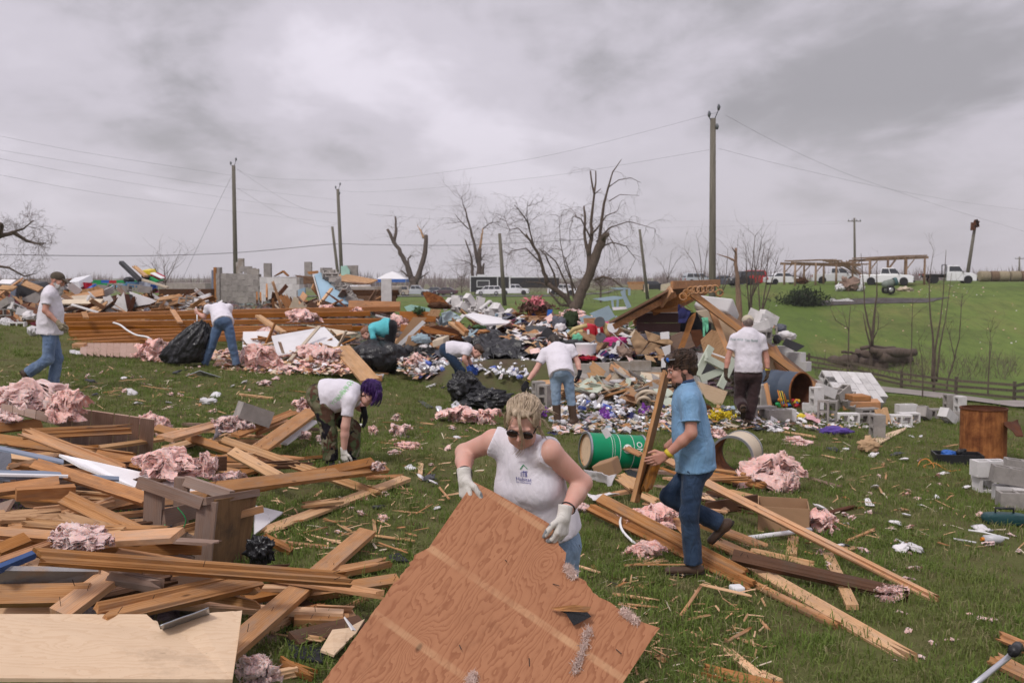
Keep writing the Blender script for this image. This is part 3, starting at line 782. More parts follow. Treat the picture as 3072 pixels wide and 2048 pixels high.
def hand_prims(s,wr,d,pn,thumb,curl=.5,sc=1.0,spread=.12,grow=0.0,lens=(.040,.026,.021)):
 """palm from wrist along d; pn: the way the palm faces; thumb: side vector; fingers curl towards pn"""
 wr=np.array(wr,float);d=nv(d);pn=np.array(pn,float);pn=nv(pn-d*(pn@d));side=np.cross(d,pn);th=np.array(thumb,float)
 if side@th<0:side=-side
 g=grow
 for k in range(4):
  o=(1.5-k)*.021*sc;L=(.088,.092,.086,.076)[k]*sc
  kn=wr+d*L+side*o;s.cap(wr+side*o*.55+d*.012*sc,kn,.016*sc+g,.0125*sc+g,.012)
  a=kn;ang=.25*curl;dirn=nv(d+side*o*spread*6)
  for j in range(3):
   ang+=(.55,.75,.5)[j]*curl;v=nv(dirn*math.cos(ang)+pn*math.sin(ang));l=lens[j]*(1.0,1.1,1.02,.8)[k]*sc
   b=a+v*l;s.cap(a,b,(.0098-.0009*j)*sc+g,(.0092-.0011*j)*sc+g,.004);a=b
 a=wr+d*.028*sc+side*.026*sc;b=a+nv(d*.7+side*.75+pn*.25)*.042*sc;c=b+nv(d*.95+side*.2+pn*.3*(1+curl))*.034*sc;e=c+nv(d*.9+pn*.6*curl)*.027*sc
 s.cap(wr+d*.015*sc+side*.012*sc,a,.017*sc+g,.016*sc+g,.012);s.cap(a,b,.0145*sc+g,.0118*sc+g,.008);s.cap(b,c,.0112*sc+g,.0105*sc+g,.004);s.cap(c,e,.0105*sc+g,.0085*sc+g,.004)
def head_prims(s,c,fwd,up,sc=1.0,neck=None,female=False):
 fwd=nv(fwd);up=np.array(up,float);up=nv(up-fwd*(up@fwd));rt=np.cross(fwd,up);m=np.stack([rt,fwd,up],1)
 L=lambda x,y,z:np.array(c,float)+m@np.array((x,y,z))*sc;e=lambda p,r,k=.015,sub=False:s.ell(L(*p),np.array(r)*sc,m,k,sub)
 e((0,-.014,.030),(.074,.094,.084));e((0,.024,-.025),(.061,.068,.082),.03);e((0,.045,-.075),(.043,.040,.035),.03)
 e((0,.068,-.098),(.025,.022,.018),.02)
 for q in(1,-1):
  e((q*.042,.045,-.065),(.022,.035,.03),.03);e((q*.042,.062,-.022),(.022,.024,.022),.02)
  e((q*.031,.093,.004),(.017,.016,.011),.012,True);e((q*.031,.080,.004),(.013,.012,.0105),.006)
  e((q*.076,-.006,-.008),(.010,.020,.031),.006);s.cap(L(q*.013,.091,.021),L(q*.047,.080,.021),.008*sc,.006*sc,.012)
 s.cap(L(0,.088,.008),L(0,.108,-.028),.0075*sc,.0115*sc,.010);e((0,.098,-.036),(.0165,.012,.008),.008)
 e((0,.087,-.060),(.022,.010,.0055),.008);e((0,.085,-.072),(.019,.010,.0065),.008)
 if neck is not None:s.cap(L(0,-.018,-.06),neck,(.050 if female else.056)*sc,(.055 if female else.064)*sc,.03)
 return L,m
 # --- people
def mkJ(t,Y0,**kw):return{k:np.array(P(t,v[0],v[1],Y0+(v[2]if len(v)>2 else 0)))for k,v in kw.items()}
def lerp(a,b,u):return a+(b-a)*u
def person(label,J,fwd,hup,vox=.014,sk=None,shirt=None,shirt_name='shirt',sleeve=.62,trousers=None,shoe=None,S=1.0,cw=.172,cd=.122,bw=.160,bd=.125,hw=.172,hd=.135,hem=.06,female=False,bust=0,gloves=(None,None),hands=None,leg=(.094,.070,.068),arm=(.050,.042,.030),foot_r=1.0,loose=.012,bootS=None,sleeveless=False,armhole=.0,headsc=1.0,hvox=.0075,group='volunteers clearing the wreckage',fold=.010):
 base=(J['anR']+J['anL'])/2;root=empty('person',(base[0],base[1],min(J['anR'][2],J['anL'][2])-.08),0,label,'person',group)
 z=nv(J['neck']-J['pelvis']);rt=nv(J['shR']-J['shL']);rt=nv(rt-z*(rt@z));fw=np.cross(z,rt);m=np.stack([rt,fw,z],1)
 Lt=np.linalg.norm(J['neck']-J['pelvis']);q=lambda u,f=0.0:lerp(J['pelvis'],J['neck'],u)+fw*f
 b=Sculpt();sh=Sculpt();tr=Sculpt()
 g=loose
 sh.ell(q(.74),(cw*S+g,cd*S+g,.40*Lt),m,.05).ell(q(.38,.012),(bw*S+g,bd*S+g,.40*Lt),m,.05)
 sh.cap(q(.45),J['pelvis']-z*hem,bw*S+g*1.6,hw*S+g*2.6,.05,fw,max(bd/bw,(hd+.02)/(hw+.02)),(0,1));sh.ell(J['pelvis']+z*.10-fw*.01,(hw*S+g*1.5,hd*S+g*1.8,.14),m,.04)
 for s_ in 'RL':
  a=J['sh'+s_];e=J['el'+s_];w_=J['wr'+s_];cen=q(.93)
  if sleeveless:sh.cap(cen,lerp(cen,a,1.04),.066*S,.079*S,.04,None,1,(0,1))
  else:
   sh.cap(cen,a,.062*S,.068*S,.05)
   if sleeve<=1:sh.cap(a,lerp(a,e,sleeve),.066*S,.069*S,.045,None,1,(0,1))
   else:sh.cap(a,e,.062*S,.055*S,.045);sh.cap(e,lerp(e,w_,.93),.053*S,.043*S,.03,None,1,(0,1))
  b.cap(cen,a,.055*S,.055*S,.05);b.cap(a,e,arm[0]*S,arm[1]*S,.03);b.cap(e,lerp(e,w_,.35),arm[1]*S,arm[1]*.98*S,.02);b.cap(lerp(e,w_,.35),w_,arm[1]*.98*S,arm[2]*S,.02)
 if bust:
  for s_ in(1,-1):sh.ell(q(.62,cd*S*.62)+rt*s_*.078,(.088*bust,.085*bust,.082*bust),m,.055)
 if not sleeveless:sh.cap(q(.93),q(1.03),.066*S,.060*S,.03,None,1,(0,1))
 else:sh.cap(q(.88),q(.985),.10*S,.085*S,.03,fw,.8,(0,1))
 tr.ell(J['pelvis']-z*.04,(hw*S*.97,hd*S*.97,.115),m,.05).ell(J['pelvis']-fw*.05-z*.03,(hw*S*.95,.085*S,.10),m,.04)
 for s_ in 'RL':
  h,kn,an=J['hp'+s_],J['kn'+s_],J['an'+s_]
  tr.cap(h,kn,leg[0]*S,leg[1]*S,.045);top=an if not bootS else lerp(kn,an,bootS)
  tr.cap(kn,lerp(kn,top,.97),leg[1]*S,leg[2]*S,.03,None,1,(0,1))
  b.cap(q(.2),h,.09*S,.07*S,.05);b.cap(h,kn,leg[0]*.72*S,leg[1]*.72*S,.03);b.cap(kn,an,leg[1]*.7*S,.04*S,.02)
 b.ell(q(.7),(cw*.85*S,cd*.8*S,.3*Lt),m,.05).ell(q(.3),(bw*.8*S,bd*.75*S,.3*Lt),m,.05)
 hs=Sculpt();Lh,hm=head_prims(hs,J['head'],fwd,hup,headsc,q(1.0),female);b.cap(J['head']-hm[:,2]*.06*headsc-hm[:,1]*.018*headsc,q(.95),.048*S,.058*S,.03)
 Ms=[b.mesh(vox),hs.mesh(hvox)]
 for(wr,d,pn,th,curl,gm)in hands or[]:
  hp=Sculpt();hand_prims(hp,J[wr],d,pn,th,curl,1.0*S if gm is None else 1.05*S,grow=0 if gm is None else.0022)
  if gm is None:Ms.append(hp.mesh(.006))
  else:
   hp.cap(J[wr]-nv(d)*.045,J[wr]+nv(d)*.02,.036*S,.032*S,.012,None,1,(1,0));part_from('glove',[hp.mesh(.006)],gm,root)
 body=part_from('body',Ms,sk or skin,root)
 so_=part_from('shirt' if shirt_name=='shirt' else shirt_name,[sh.mesh(vox*.85)],shirt,root,fold,7.5,(1,1,1.0),1,True,fold*.35)
 to_=part_from('trousers',[tr.mesh(vox*.9)],trousers,root,fold*1.1,7,(.8,.8,1.6),2,True,fold*.4)
 for s_ in 'RL':
  an,toe=J['an'+s_],J['toe'+s_];kn=J['kn'+s_];f=nv(toe-an);up=nv(kn-an);f=nv(f-up*(f@up)*.0);sd=nv(np.cross(f,up));up2=np.cross(sd,f);up2=up2 if up2@up>0 else-up2
  fs_=Sculpt();r=.043*S*foot_r;hl=an-up2*.045-f*.035
  fs_.cap(hl,toe,r,r*.80,.02,up2,.82);fs_.cap(an+up2*.05,hl+f*.03,r*1.05,r,.03)
  if bootS:fs_.cap(lerp(kn,an,bootS-.06),an,.066*S,.052*S,.03,None,1,(1,0))
  sh_o=part_from('boot' if bootS else 'shoe',[fs_.mesh(.011)],shoe,root)
  ss=Sculpt();ss.cap(hl-up2*r*.62,toe-up2*r*.55,r*1.04,r*.86,.01,up2,.28);part_from('sole',[ss.mesh(.009)],sole,sh_o)
 return root,dict(body=body,shirt=so_,trousers=to_,L=Lh,hm=hm,z=z,rt=rt,fw=fw,q=q)
def hairpart(name,root,L,m,prims,mat,vox=.008,amp=.007,freq=38,stretch=(1,1,.35),sc=1.0,amp2=.002):
 s=Sculpt()
 for p in prims:
  if len(p)==2:s.ell(L(*p[0]),np.array(p[1])*sc,m,.015)
  elif len(p)==3 and p[2]=='sub':s.ell(L(*p[0]),np.array(p[1])*sc,m,.006,True)
  else:s.cap(L(*p[0]),L(*p[1]),p[2]*sc,p[3]*sc,.012)
 return part_from(name,[s.mesh(vox)],mat,root,amp,freq,stretch,4,True,amp2)
def strands(root,L,locks,mat,name='hair_lock',n=7,r=.0026,jit=.006,seed=3):
 rr=random.Random(seed);b=MB()
 for lk in locks:
  for k in range(n):
   o=[rr.gauss(0,jit)for _ in range(3)];pts=[Vector(L(p[0]+o[0]*(1+i*.5),p[1]+o[1]*.4,p[2]+o[2]*(1 if i else.3)))for i,p in enumerate(lk)]
   qq=[]
   for i in range(len(pts)-1):
    for u in(0,.33,.66):a,c=pts[max(i-1,0)],pts[min(i+2,len(pts)-1)];p0,p1=pts[i],pts[i+1];qq.append(.5*((2*p0)+(p1-a)*u+(2*a-5*p0+4*p1-c)*u*u+(3*p0-a-3*p1+c)*u**3))
   qq.append(pts[-1]);b.tube(qq,[r*(1-.65*i/len(qq))for i in range(len(qq))],5)
 return b.wmake(name,mat,root,True)
def eyes(root,L,m,sc=1.0):
 for q_ in(1,-1):
  s=Sculpt();s.ell(L(q_*.031,.0835,.004),np.array((.0115,.0105,.0075))*sc,m,.004);e=part_from('eye',[s.mesh(.0035)],eyew,root)
  s=Sculpt();s.ell(L(q_*.031,.0925,.004),np.array((.0048,.003,.0048))*sc,m,.003);part_from('iris',[s.mesh(.0025)],brownh,e)
  b=MB().tube([Vector(L(q_*.014,.094,.022)),Vector(L(q_*.032,.095,.027)),Vector(L(q_*.05,.080,.021))],[.003,.004,.002],6);b.wmake('eyebrow',brownh,root,True)
def band(root,a,d,r,wd,mat,name='wristband'):
 a=Vector(a);d=Vector(d).normalized();m=frame(a,d).to_3x3()@Matrix.Rotation(R(90),3,'Y')
 b=MB().lathe([(r,-wd/2),(r+.004,-wd/2),(r+.004,wd/2),(r,wd/2)],16,Matrix.Translation(a)@m.to_4x4());b.wmake(name,mat,root,True)
 # --- woman holding the plywood sheet
J=mkJ('w',4.9,head=(657,322,-.10),neck=(665,540,.02),pelvis=(845,1330,.12),shR=(405,492,.06),shL=(880,585,-.10),elR=(150,590,.20),elL=(1165,850,-.02),wrR=(152,800,-.08),wrL=(1005,1120,-.20),hpR=(760,1420,.14),hpL=(950,1410,.08),knR=(735,2120,.05),knL=(1010,2120,.12))
J['anR']=np.array((J['knR'][0]-.02,J['knR'][1]+.1,gz(.0,5)+.08));J['anL']=np.array((J['knL'][0]+.02,J['knL'][1]+.12,gz(.0,5)+.08))
J['toeR']=J['anR']+np.array((-.06,-.15,-.05));J['toeL']=J['anL']+np.array((.02,-.16,-.05))
wroot,W=person('woman in sleeveless white T-shirt and sunglasses holding the big torn plywood sheet',J,(-.20,-.82,-.53),(0,-.5,.86),.011,skin,tee,trousers=jeansl,shoe=boot,sleeveless=True,cw=.165,cd=.12,bw=.148,bd=.118,hw=.175,hd=.14,hem=-.05,bust=1.0,female=True,arm=(.057,.045,.029),leg=(.105,.075,.07),hvox=.005,headsc=1.0,fold=.009,hands=[('wrR',(.10,-.35,-.93),(.75,.62,-.05),(.6,-.75,-.2),.75,glovew),('wrL',(-.18,-.32,-.93),(-.75,.62,-.1),(-.7,-.7,0),.75,glovew)])
L,hm=W['L'],W['hm']
def scalp(root,L,mat,n,start,end,r=.003,seed=1,lift=.0,wob=.004,E=((0,-.02,.036),(.083,.099,.084)),name='hair_strands',sc=1.0):
 """strands lying on the scalp, each swept from a hairline direction to an end direction"""
 rr=random.Random(seed);b=MB()
 for k in range(n):
  d0,d1=Vector(start(rr)).normalized(),Vector(end(rr)).normalized();pts=[];w1,w2=rr.gauss(0,wob),rr.gauss(0,wob);e=1+rr.uniform(-.01,.05)+lift*rr.random()
  for i in range(8):
   u=i/7;d=d0 .slerp(d1,u,d0)if d0 .dot(d1)>-.999 else d0;q=[E[0][j]+d[j]*E[1][j]*(e+lift*.6*math.sin(3.1*u)*rr.uniform(.7,1.3))*sc for j in range(3)];pts.append(Vector(L(q[0]+w1*math.sin(u*3),q[1]+w2*u,q[2]+w2*math.sin(u*5))))
  b.tube(pts,[r*(.5+.5*math.sin(.4+2.6*i/7))for i in range(8)],4)
 return b.wmake(name,mat,root,True)
hairpart('hair',wroot,L,hm,[((0,-.026,.040),(.078,.093,.078)),((0,-.045,.0),(.076,.072,.078)),((.062,.008,.035),(.018,.050,.060)),((-.062,.008,.035),(.018,.050,.060)),((0,.042,.090),(.050,.036,.020)),((0,-.125,.0),(.04,.045,.06)),((0,-.13,.02),(0,-.15,-.16),.035,.012)],blond,.006,.0045,34,(1.6,.45,.45))
lk=[[(.012,.055,.117),(-.004,.100,.085),(-.020,.118,.03),(-.022,.118,-.03),(-.012,.112,-.085),(.008,.102,-.13)],[(.012,.055,.117),(.004,.103,.08),(-.008,.121,.02),(-.012,.122,-.04),(-.002,.11,-.10),(.022,.10,-.145)],[(.01,.05,.117),(.035,.088,.09),(.055,.082,.03),(.066,.06,-.03)],[(-.01,.05,.117),(-.04,.085,.085),(-.066,.06,.02),(-.078,.03,-.05)],[(-.075,.02,.05),(-.10,.01,.03),(-.125,.02,-.005),(-.15,.0,-.03)],[(-.07,.0,.08),(-.11,-.02,.07),(-.15,-.02,.05)],[(-.078,.02,.0),(-.10,.03,-.05),(-.12,.03,-.09)],[(.07,.01,.08),(.09,.02,.03),(.085,.04,-.03)]]
strands(wroot,L,lk,blond,n=5,r=.0019,jit=.0042)
scalp(wroot,L,blond,330,lambda q:(lambda a:(math.sin(a)*.95,math.cos(a)*.80,.62-.45*abs(a)/1.7))(q.uniform(-1.75,1.75)),lambda q:(q.gauss(0,.15),-1,q.gauss(.02,.18)),.0027,6,.03,.004)
for q_ in(1,-1):s=Sculpt();s.ell(L(q_*.036,.094,-.004),(.030,.010,.023),hm,.004);part_from('sunglass_lens',[s.mesh(.004)],shade,wroot)
MB().bar(Vector(L(-.012,.105,.006)),Vector(L(.012,.105,.006)),.005,.005).wmake('sunglass_bridge',plastblk,wroot)
for q_ in(1,-1):MB().bar(Vector(L(q_*.066,.088,.008)),Vector(L(q_*.080,-.01,.008)),.004,.007).wmake('sunglass_temple',plastblk,wroot)
band(wroot,lerp(J['wrR'],J['elR'],.12),J['elR']-J['wrR'],.036,.026,plastblk,'black_wristband');band(wroot,lerp(J['wrL'],J['elL'],.20),J['elL']-J['wrL'],.035,.006,plastblk,'thin_bracelet')
for wr,d,pn,th in(('wrR',(.10,-.35,-.93),(.75,.62,-.05),(.6,-.75,-.2)),('wrL',(-.18,-.32,-.93),(-.75,.62,-.1),(-.7,-.7,0))):
 s=Sculpt();hand_prims(s,J[wr]+nv(d)*.004+nv(pn)*.004,d,pn,th,.80,1.07,grow=.0015);V_,Q_=s.mesh(.006)
 d_=nv(d);keep=((V_-J[wr])@d_>.115)|((V_-J[wr])@nv(pn)>.012);Q2=Q_[keep[Q_].all(1)]
 V2=V_[np.unique(Q2)];mp_={o:i for i,o in enumerate(np.unique(Q2))};Q2=np.array([[mp_[i]for i in r_]for r_ in Q2]);part_from('rubber_palm',[(V2,Q2)],gloveg,wroot)
cen=P('w',655,770,4.7);vd=Vector((cen.x,cen.y,cen.z-CAMZ)).normalized();ex=Vector((1,0,-.10)).normalized();ez=Vector((-.05,0,1)).normalized()
mwp=Matrix.Translation(P('w',655,770,4.45))@Matrix((ex,ez,ex.cross(ez))).transposed().to_4x4()
u_=.00055
def prt(name,V,Fc,mat):V,Fc=subdiv(V,Fc,1);project_print(name,[Vector((v[0],v[1],0))for v in V],Fc,mwp,W['shirt'],mat,vd,wroot)
prt('printed_roof',[(-30*u_,40*u_),(4*u_,85*u_),(4*u_,72*u_),(-22*u_,34*u_),(4*u_,85*u_),(42*u_,47*u_),(36*u_,44*u_),(4*u_,76*u_)],[(0,1,2,3),(4,5,6,7)],green_print)
fig=[];ff=[]
for x0,h0,w0 in((-22,12,4),(-12,20,4),(2,28,5),(16,22,5),(27,14,8)):
 n0=len(fig);fig+=[((x0-w0/2)*u_,-28*u_),((x0+w0/2)*u_,-28*u_),((x0+w0/2)*u_,h0*u_),((x0-w0/2)*u_,h0*u_)];ff.append((n0,n0+1,n0+2,n0+3))
n0=len(fig);fig+=[(-6*u_,20*u_),(38*u_,26*u_),(38*u_,20*u_),(-6*u_,12*u_)];ff.append((n0,n0+1,n0+2,n0+3))
prt('printed_figures',fig,ff,blue_print)
for txt,sz,y0 in(('Habitat',.026,-66*u_),('for Humanity',.0135,-86*u_)):
 V_,F_=text_mesh(txt,sz);prt('printed_lettering',[(v.x*1.0,v.y+y0)for v in V_],F_,blue_print)
 # --- man in sky-blue polo carrying a board
J=mkJ('m',7.62,head=(338,222,0),neck=(372,352,.0),pelvis=(425,800,.0),shL=(392,415,-.17),shR=(372,415,.17),elL=(400,618,-.24),wrL=(245,755,-.20),elR=(360,620,.25),wrR=(250,700,.12),hpL=(415,850,-.09),hpR=(410,850,.09),knL=(388,1120,-.11),anL=(415,1430,-.09),knR=(262,1010,.08),anR=(580,1180,.12),toeL=(262,1468,-.12),toeR=(522,1278,.12))
mroot,Mn=person('bearded man in sky-blue polo shirt and jeans striding left with a board',J,(-.96,-.10,-.27),(-.25,0,1),.011,skin2,polo,'polo_shirt',.66,jeansd,boot,cw=.165,cd=.118,bw=.155,bd=.12,hw=.165,hd=.13,hem=.05,hvox=.006,headsc=1.04,leg=(.092,.070,.072),arm=(.052,.043,.029),hands=[('wrL',(-.9,-.1,-.35),(.1,.95,0),(-.3,.1,.9),.55,None)])
L,hm=Mn['L'],Mn['hm']
hairpart('hair',mroot,L,hm,[((0,-.028,.050),(.086,.104,.088)),((0,.055,.095),(.062,.05,.04)),((0,-.06,-.005),(.080,.065,.075)),((.070,-.02,.03),(.02,.05,.05)),((-.070,-.02,.03),(.02,.05,.05)),((.0,-.095,.06),(.05,.045,.055))],brownh,.006,.010,26,(1,1,.6),1.0,.004)
hairpart('beard',mroot,L,hm,[((0,.075,-.098),(.034,.026,.028)),((.046,.045,-.078),(.016,.036,.028)),((-.046,.045,-.078),(.016,.036,.028)),((.063,.012,-.045),(.010,.018,.042)),((-.063,.012,-.045),(.010,.018,.042)),((0,.097,-.050),(.026,.008,.006))],brownh,.005,.004,60,(1,1,1),1.04)
scalp(mroot,L,brownh,420,lambda q:(q.gauss(0,.8),q.uniform(-1,.8),q.uniform(-.25,1)),lambda q:(q.gauss(0,.9),q.gauss(-.2,.9),q.uniform(-.1,1)),.0032,4,.05,.007,((0,-.026,.046),(.085,.102,.087)))
eyes(mroot,L,hm,1.04)
for q_ in(1,-1):s=Sculpt();s.ell(L(q_*.034,.088,.098),np.array((.028,.012,.020)),hm,.004);part_from('mirrored_lens',[s.mesh(.005)],bluep2,mroot)
for q_ in(1,-1):MB().bar(Vector(L(q_*.058,.088,.10)),Vector(L(q_*.080,.045,.095)),.004,.006).wmake('sunglass_temple',steel,mroot)
s=Sculpt();s.cap(Mn['q'](.99),Mn['q'](1.12),.112,.082,.01,Mn['fw'],.85,(1,1));part_from('collar',[s.mesh(.008)],polo,mroot);s=Sculpt();s.cap(Mn['q'](1.09),Mn['q'](1.155),.083,.078,.01,Mn['fw'],.85,(1,1));part_from('inner_collar',[s.mesh(.008)],polod,mroot)
for k in 'RL':s=Sculpt();s.cap(lerp(J['sh'+k],J['el'+k],.60),lerp(J['sh'+k],J['el'+k],.67),.0745,.0755,.005,None,1,(1,1));part_from('sleeve_cuff',[s.mesh(.009)],polo,mroot)
band(mroot,lerp(J['wrL'],J['elL'],.10),J['elL']-J['wrL'],.033,.030,yellowp,'yellow_wristband')
s=Sculpt();s.cap(J['pelvis']+Mn['z']*.005,J['pelvis']+Mn['z']*.045,.178,.176,.01,Mn['fw'],.8,(1,1));part_from('belt',[s.mesh(.012)],brownh,mroot)
# --- old man walking at the left
J=mkJ('a',14.95,head=(510,268,0),neck=(452,350,0),pelvis=(440,690,0),shR=(420,402,-.18),shL=(440,402,.18),elR=(398,535,-.25),wrR=(515,645,-.24),elL=(450,560,.24),wrL=(540,660,.15),hpR=(440,735,-.09),hpL=(450,735,.09),knR=(425,965,-.10),anR=(238,1088,-.12),knL=(505,950,.10),anL=(468,1180,.10),toeR=(285,1195,-.12),toeL=(590,1208,.10))
oroot,O=person('grey-bearded man in cap, white T-shirt and washed jeans walking past the joists',J,(.93,-.12,-.25),(.18,0,1),.016,skin2,tee,trousers=jeansw,shoe=boot,cw=.17,cd=.13,bw=.17,bd=.155,hw=.175,hd=.145,hem=.09,leg=(.10,.082,.084),headsc=1.05,fold=.014,hands=[('wrR',(.55,-.1,-.85),(.3,.9,0),(.8,.1,.4),.8,glovel),('wrL',(.6,0,-.8),(0,-.9,0),(.8,.1,.4),.8,glovel)])
L,hm=O['L'],O['hm']
hairpart('beard',oroot,L,hm,[((0,.075,-.105),(.048,.042,.055)),((.05,.045,-.07),(.020,.044,.05)),((-.05,.045,-.07),(.020,.044,.05)),((0,.085,-.16),(.032,.03,.045)),((.066,.0,-.03),(.01,.02,.045)),((-.066,.0,-.03),(.01,.02,.045))],greyb,.009,.007,30,(1,1,.6))
s=Sculpt();s.ell(L(0,-.012,.045),np.array((.086,.106,.080))*1.03,hm,.01);s.ell(L(0,-.0,-.045),np.array((.13,.14,.072)),hm,.004,True);cp=part_from('cap',[s.mesh(.009)],capm,oroot)
s=Sculpt();s.cap(L(0,.085,.040),L(0,.165,.018),.055,.046,.02,hm[:,2],.14);part_from('cap_brim',[s.mesh(.007)],capm,oroot)
eyes(oroot,L,hm,1.05)
# --- man bent over at the joists, seen from behind
J=mkJ('a',19.3,head=(1905,520,.52),neck=(1925,500,.38),pelvis=(1965,630,.0),shL=(1835,510,.30),shR=(2020,505,.34),elL=(1800,590,.30),wrL=(1748,558,.42),elR=(2010,590,.55),wrR=(1900,620,.62),hpL=(1915,690,.0),hpR=(2018,690,.0),knL=(1862,855,-.04),knR=(2052,855,-.02),anL=(1800,1010,.0),anR=(2090,1012,.04),toeL=(1770,1028,.16),toeR=(2110,1030,.18))
broot,_b=person('man in white T-shirt and jeans bending over the joists beside a black bag',J,(-.4,.75,-.5),(-.2,.6,.7),.02,skin,tee,trousers=jeans,shoe=boot,cw=.17,cd=.13,hw=.178,hd=.15,hem=.06,leg=(.100,.080,.080),hvox=.011,fold=.014,hands=[('wrL',(-.7,.4,.3),(.2,.9,.3),(0,.2,.9),.6,None)])
hairpart('hair',broot,_b['L'],_b['hm'],[((0,-.025,.045),(.083,.10,.085))],darkh,.012,.008,30)
# --- person in turquoise bent double behind the bag
J=mkJ('b',20.9,head=(1022,735,-.12),neck=(1065,690,.0),pelvis=(1235,690,.0),shR=(1080,690,.16),shL=(1075,700,-.16),elL=(1085,770,-.22),wrL=(1110,850,-.12),elR=(1090,770,.2),wrR=(1110,850,.14),hpL=(1235,720,-.09),hpR=(1245,720,.09),knL=(1215,905,-.1),knR=(1230,905,.1),anL=(1245,1060,-.10),anR=(1260,1060,.1),toeL=(1180,1080,-.1),toeR=(1195,1080,.1))
troot,Tt=person('person in turquoise sweater and black leggings bent double behind a bulging bag',J,(-.55,-.1,-.8),(-.8,0,.55),.02,skin,teal,'sweater',1.5,blackc,boot,cw=.155,cd=.12,bw=.15,bd=.13,hw=.20,hd=.195,hem=.0,leg=(.115,.078,.06),hvox=.011,female=True)
hairpart('hair',troot,Tt['L'],Tt['hm'],[((0,-.025,.045),(.085,.10,.087)),((0,-.07,-.02),(.07,.05,.08)),((0,-.1,.03),(-.02,-.12,.16),.03,.015)],hairm('auburn_hair',(.12,.05,.03),(.32,.16,.10)),.012,.009,28)
# --- young man bent over the cans, white T-shirt, dark jeans
J=mkJ('b',18.2,head=(2003,895,-.02),neck=(1940,868,.0),pelvis=(1742,885,.0),shR=(1915,880,-.16),shL=(1920,872,.16),elR=(1888,960,-.20),wrR=(1922,1025,-.16),elL=(1925,965,.2),wrL=(1960,1030,.14),hpR=(1748,915,-.09),hpL=(1755,915,.09),knR=(1868,1060,-.10),knL=(1840,1062,.10),anR=(1838,1225,-.12),anL=(1820,1225,.10),toeR=(1900,1252,-.12),toeL=(1885,1250,.10))
yroot,Yy=person('brown-haired youth in white T-shirt and dark jeans bending over the spilled cans',J,(.55,-.25,-.75),(.75,0,.6),.018,skin,tee,trousers=jeansd,shoe=boot,cw=.155,cd=.115,bw=.145,bd=.115,hw=.155,hd=.135,hem=.02,leg=(.092,.066,.064),hvox=.010,hands=[('wrR',(.35,-.1,-.9),(.2,.9,0),(.9,0,.2),.6,gloveblue),('wrL',(.35,-.1,-.9),(.2,-.9,0),(.9,0,.2),.6,gloveblue)])
hairpart('hair',yroot,Yy['L'],Yy['hm'],[((0,-.022,.047),(.084,.102,.086)),((0,.05,.09),(.06,.045,.035))],brownh,.011,.010,28)
# --- man in rubber boots leaning to the left, seen from behind
J=mkJ('c',14.95,head=(468,820,.46),neck=(500,850,.36),pelvis=(538,1065,.0),shL=(395,905,.24),shR=(622,870,.30),elL=(318,1055,.14),wrL=(238,1165,.05),elR=(685,985,.26),wrR=(702,1080,.16),hpL=(490,1120,.0),hpR=(600,1120,.0),knL=(492,1290,.02),knR=(622,1290,.04),anL=(508,1510,.0),anR=(652,1515,.04),toeL=(520,1545,.14),toeR=(680,1550,.06))
groot,Gg=person('man in white T-shirt, faded jeans and tall brown rubber boots reaching down to the cans',J,(-.5,.7,-.5),(-.2,.6,.75),.017,skin,tee,trousers=jeansl,shoe=boot,cw=.17,cd=.13,bw=.165,bd=.13,hw=.165,hd=.14,hem=.10,leg=(.090,.070,.062),hvox=.010,bootS=.38,fold=.013,hands=[('wrL',(-.5,-.2,-.85),(.4,.8,0),(.3,.6,0),.6,gloveb),('wrR',(-.15,-.1,-1),(-.8,.2,0),(-.2,-.8,0),.6,gloveb)])
hairpart('hair',groot,Gg['L'],Gg['hm'],[((0,-.022,.047),(.084,.102,.086)),((0,-.06,.0),(.075,.06,.07))],darkh,.012,.008,28)
s=Sculpt();w0=J['wrR'];s.ell(w0+np.array((-.02,-.005,-.085)),(.022,.034,.055),None,.01);part_from('red_glove_palm',[s.mesh(.008)],redp,groot)
band(groot,lerp(J['wrL'],J['elL'],.1),J['elL']-J['wrL'],.034,.03,yellowp,'yellow_wristband')
# --- purple-haired person in camouflage trousers
J=mkJ('p',10.8,head=(890,440,-.02),neck=(750,420,.0),pelvis=(270,490,.0),shR=(650,520,-.17),shL=(690,500,.17),elR=(592,860,-.20),wrR=(572,1185,-.18),elL=(770,600,.24),wrL=(835,655,.16),hpR=(300,610,-.10),hpL=(400,620,.12),knR=(380,950,-.12),knL=(690,900,.14),anR=(395,1310,-.10),anL=(682,1270,.16),toeR=(425,1385,-.22),toeL=(740,1330,.08))
proot,Pp=person('purple-haired person in white T-shirt and camouflage trousers bending to the lumber',J,(.62,-.35,-.62),(.62,-.1,.68),.014,skin,tee,trousers=camou,shoe=blackm,cw=.165,cd=.135,bw=.172,bd=.155,hw=.175,hd=.16,hem=-.02,leg=(.108,.086,.085),arm=(.055,.046,.031),hvox=.008,fold=.013,female=True,hands=[('wrR',(.10,-.05,-1),(.5,.8,0),(.8,-.4,0),.6,glovew),('wrL',(.2,-.1,-1),(-.6,-.5,0),(-.6,-.5,0),.35,gloveb)])
L,hm=Pp['L'],Pp['hm']
hairpart('hair',proot,L,hm,[((0,-.028,.048),(.086,.104,.090)),((0,.06,.085),(.065,.05,.05)),((0,.085,.03),(.05,.03,.05))],purpleh,.008,.020,26,(1,1,.6),1,.008)
hairpart('shaved_hair',proot,L,hm,[((.064,-.03,-.005),(.018,.05,.055)),((-.064,-.03,-.005),(.018,.05,.055)),((0,-.075,-.02),(.06,.03,.055))],darkh,.008,.003,60)
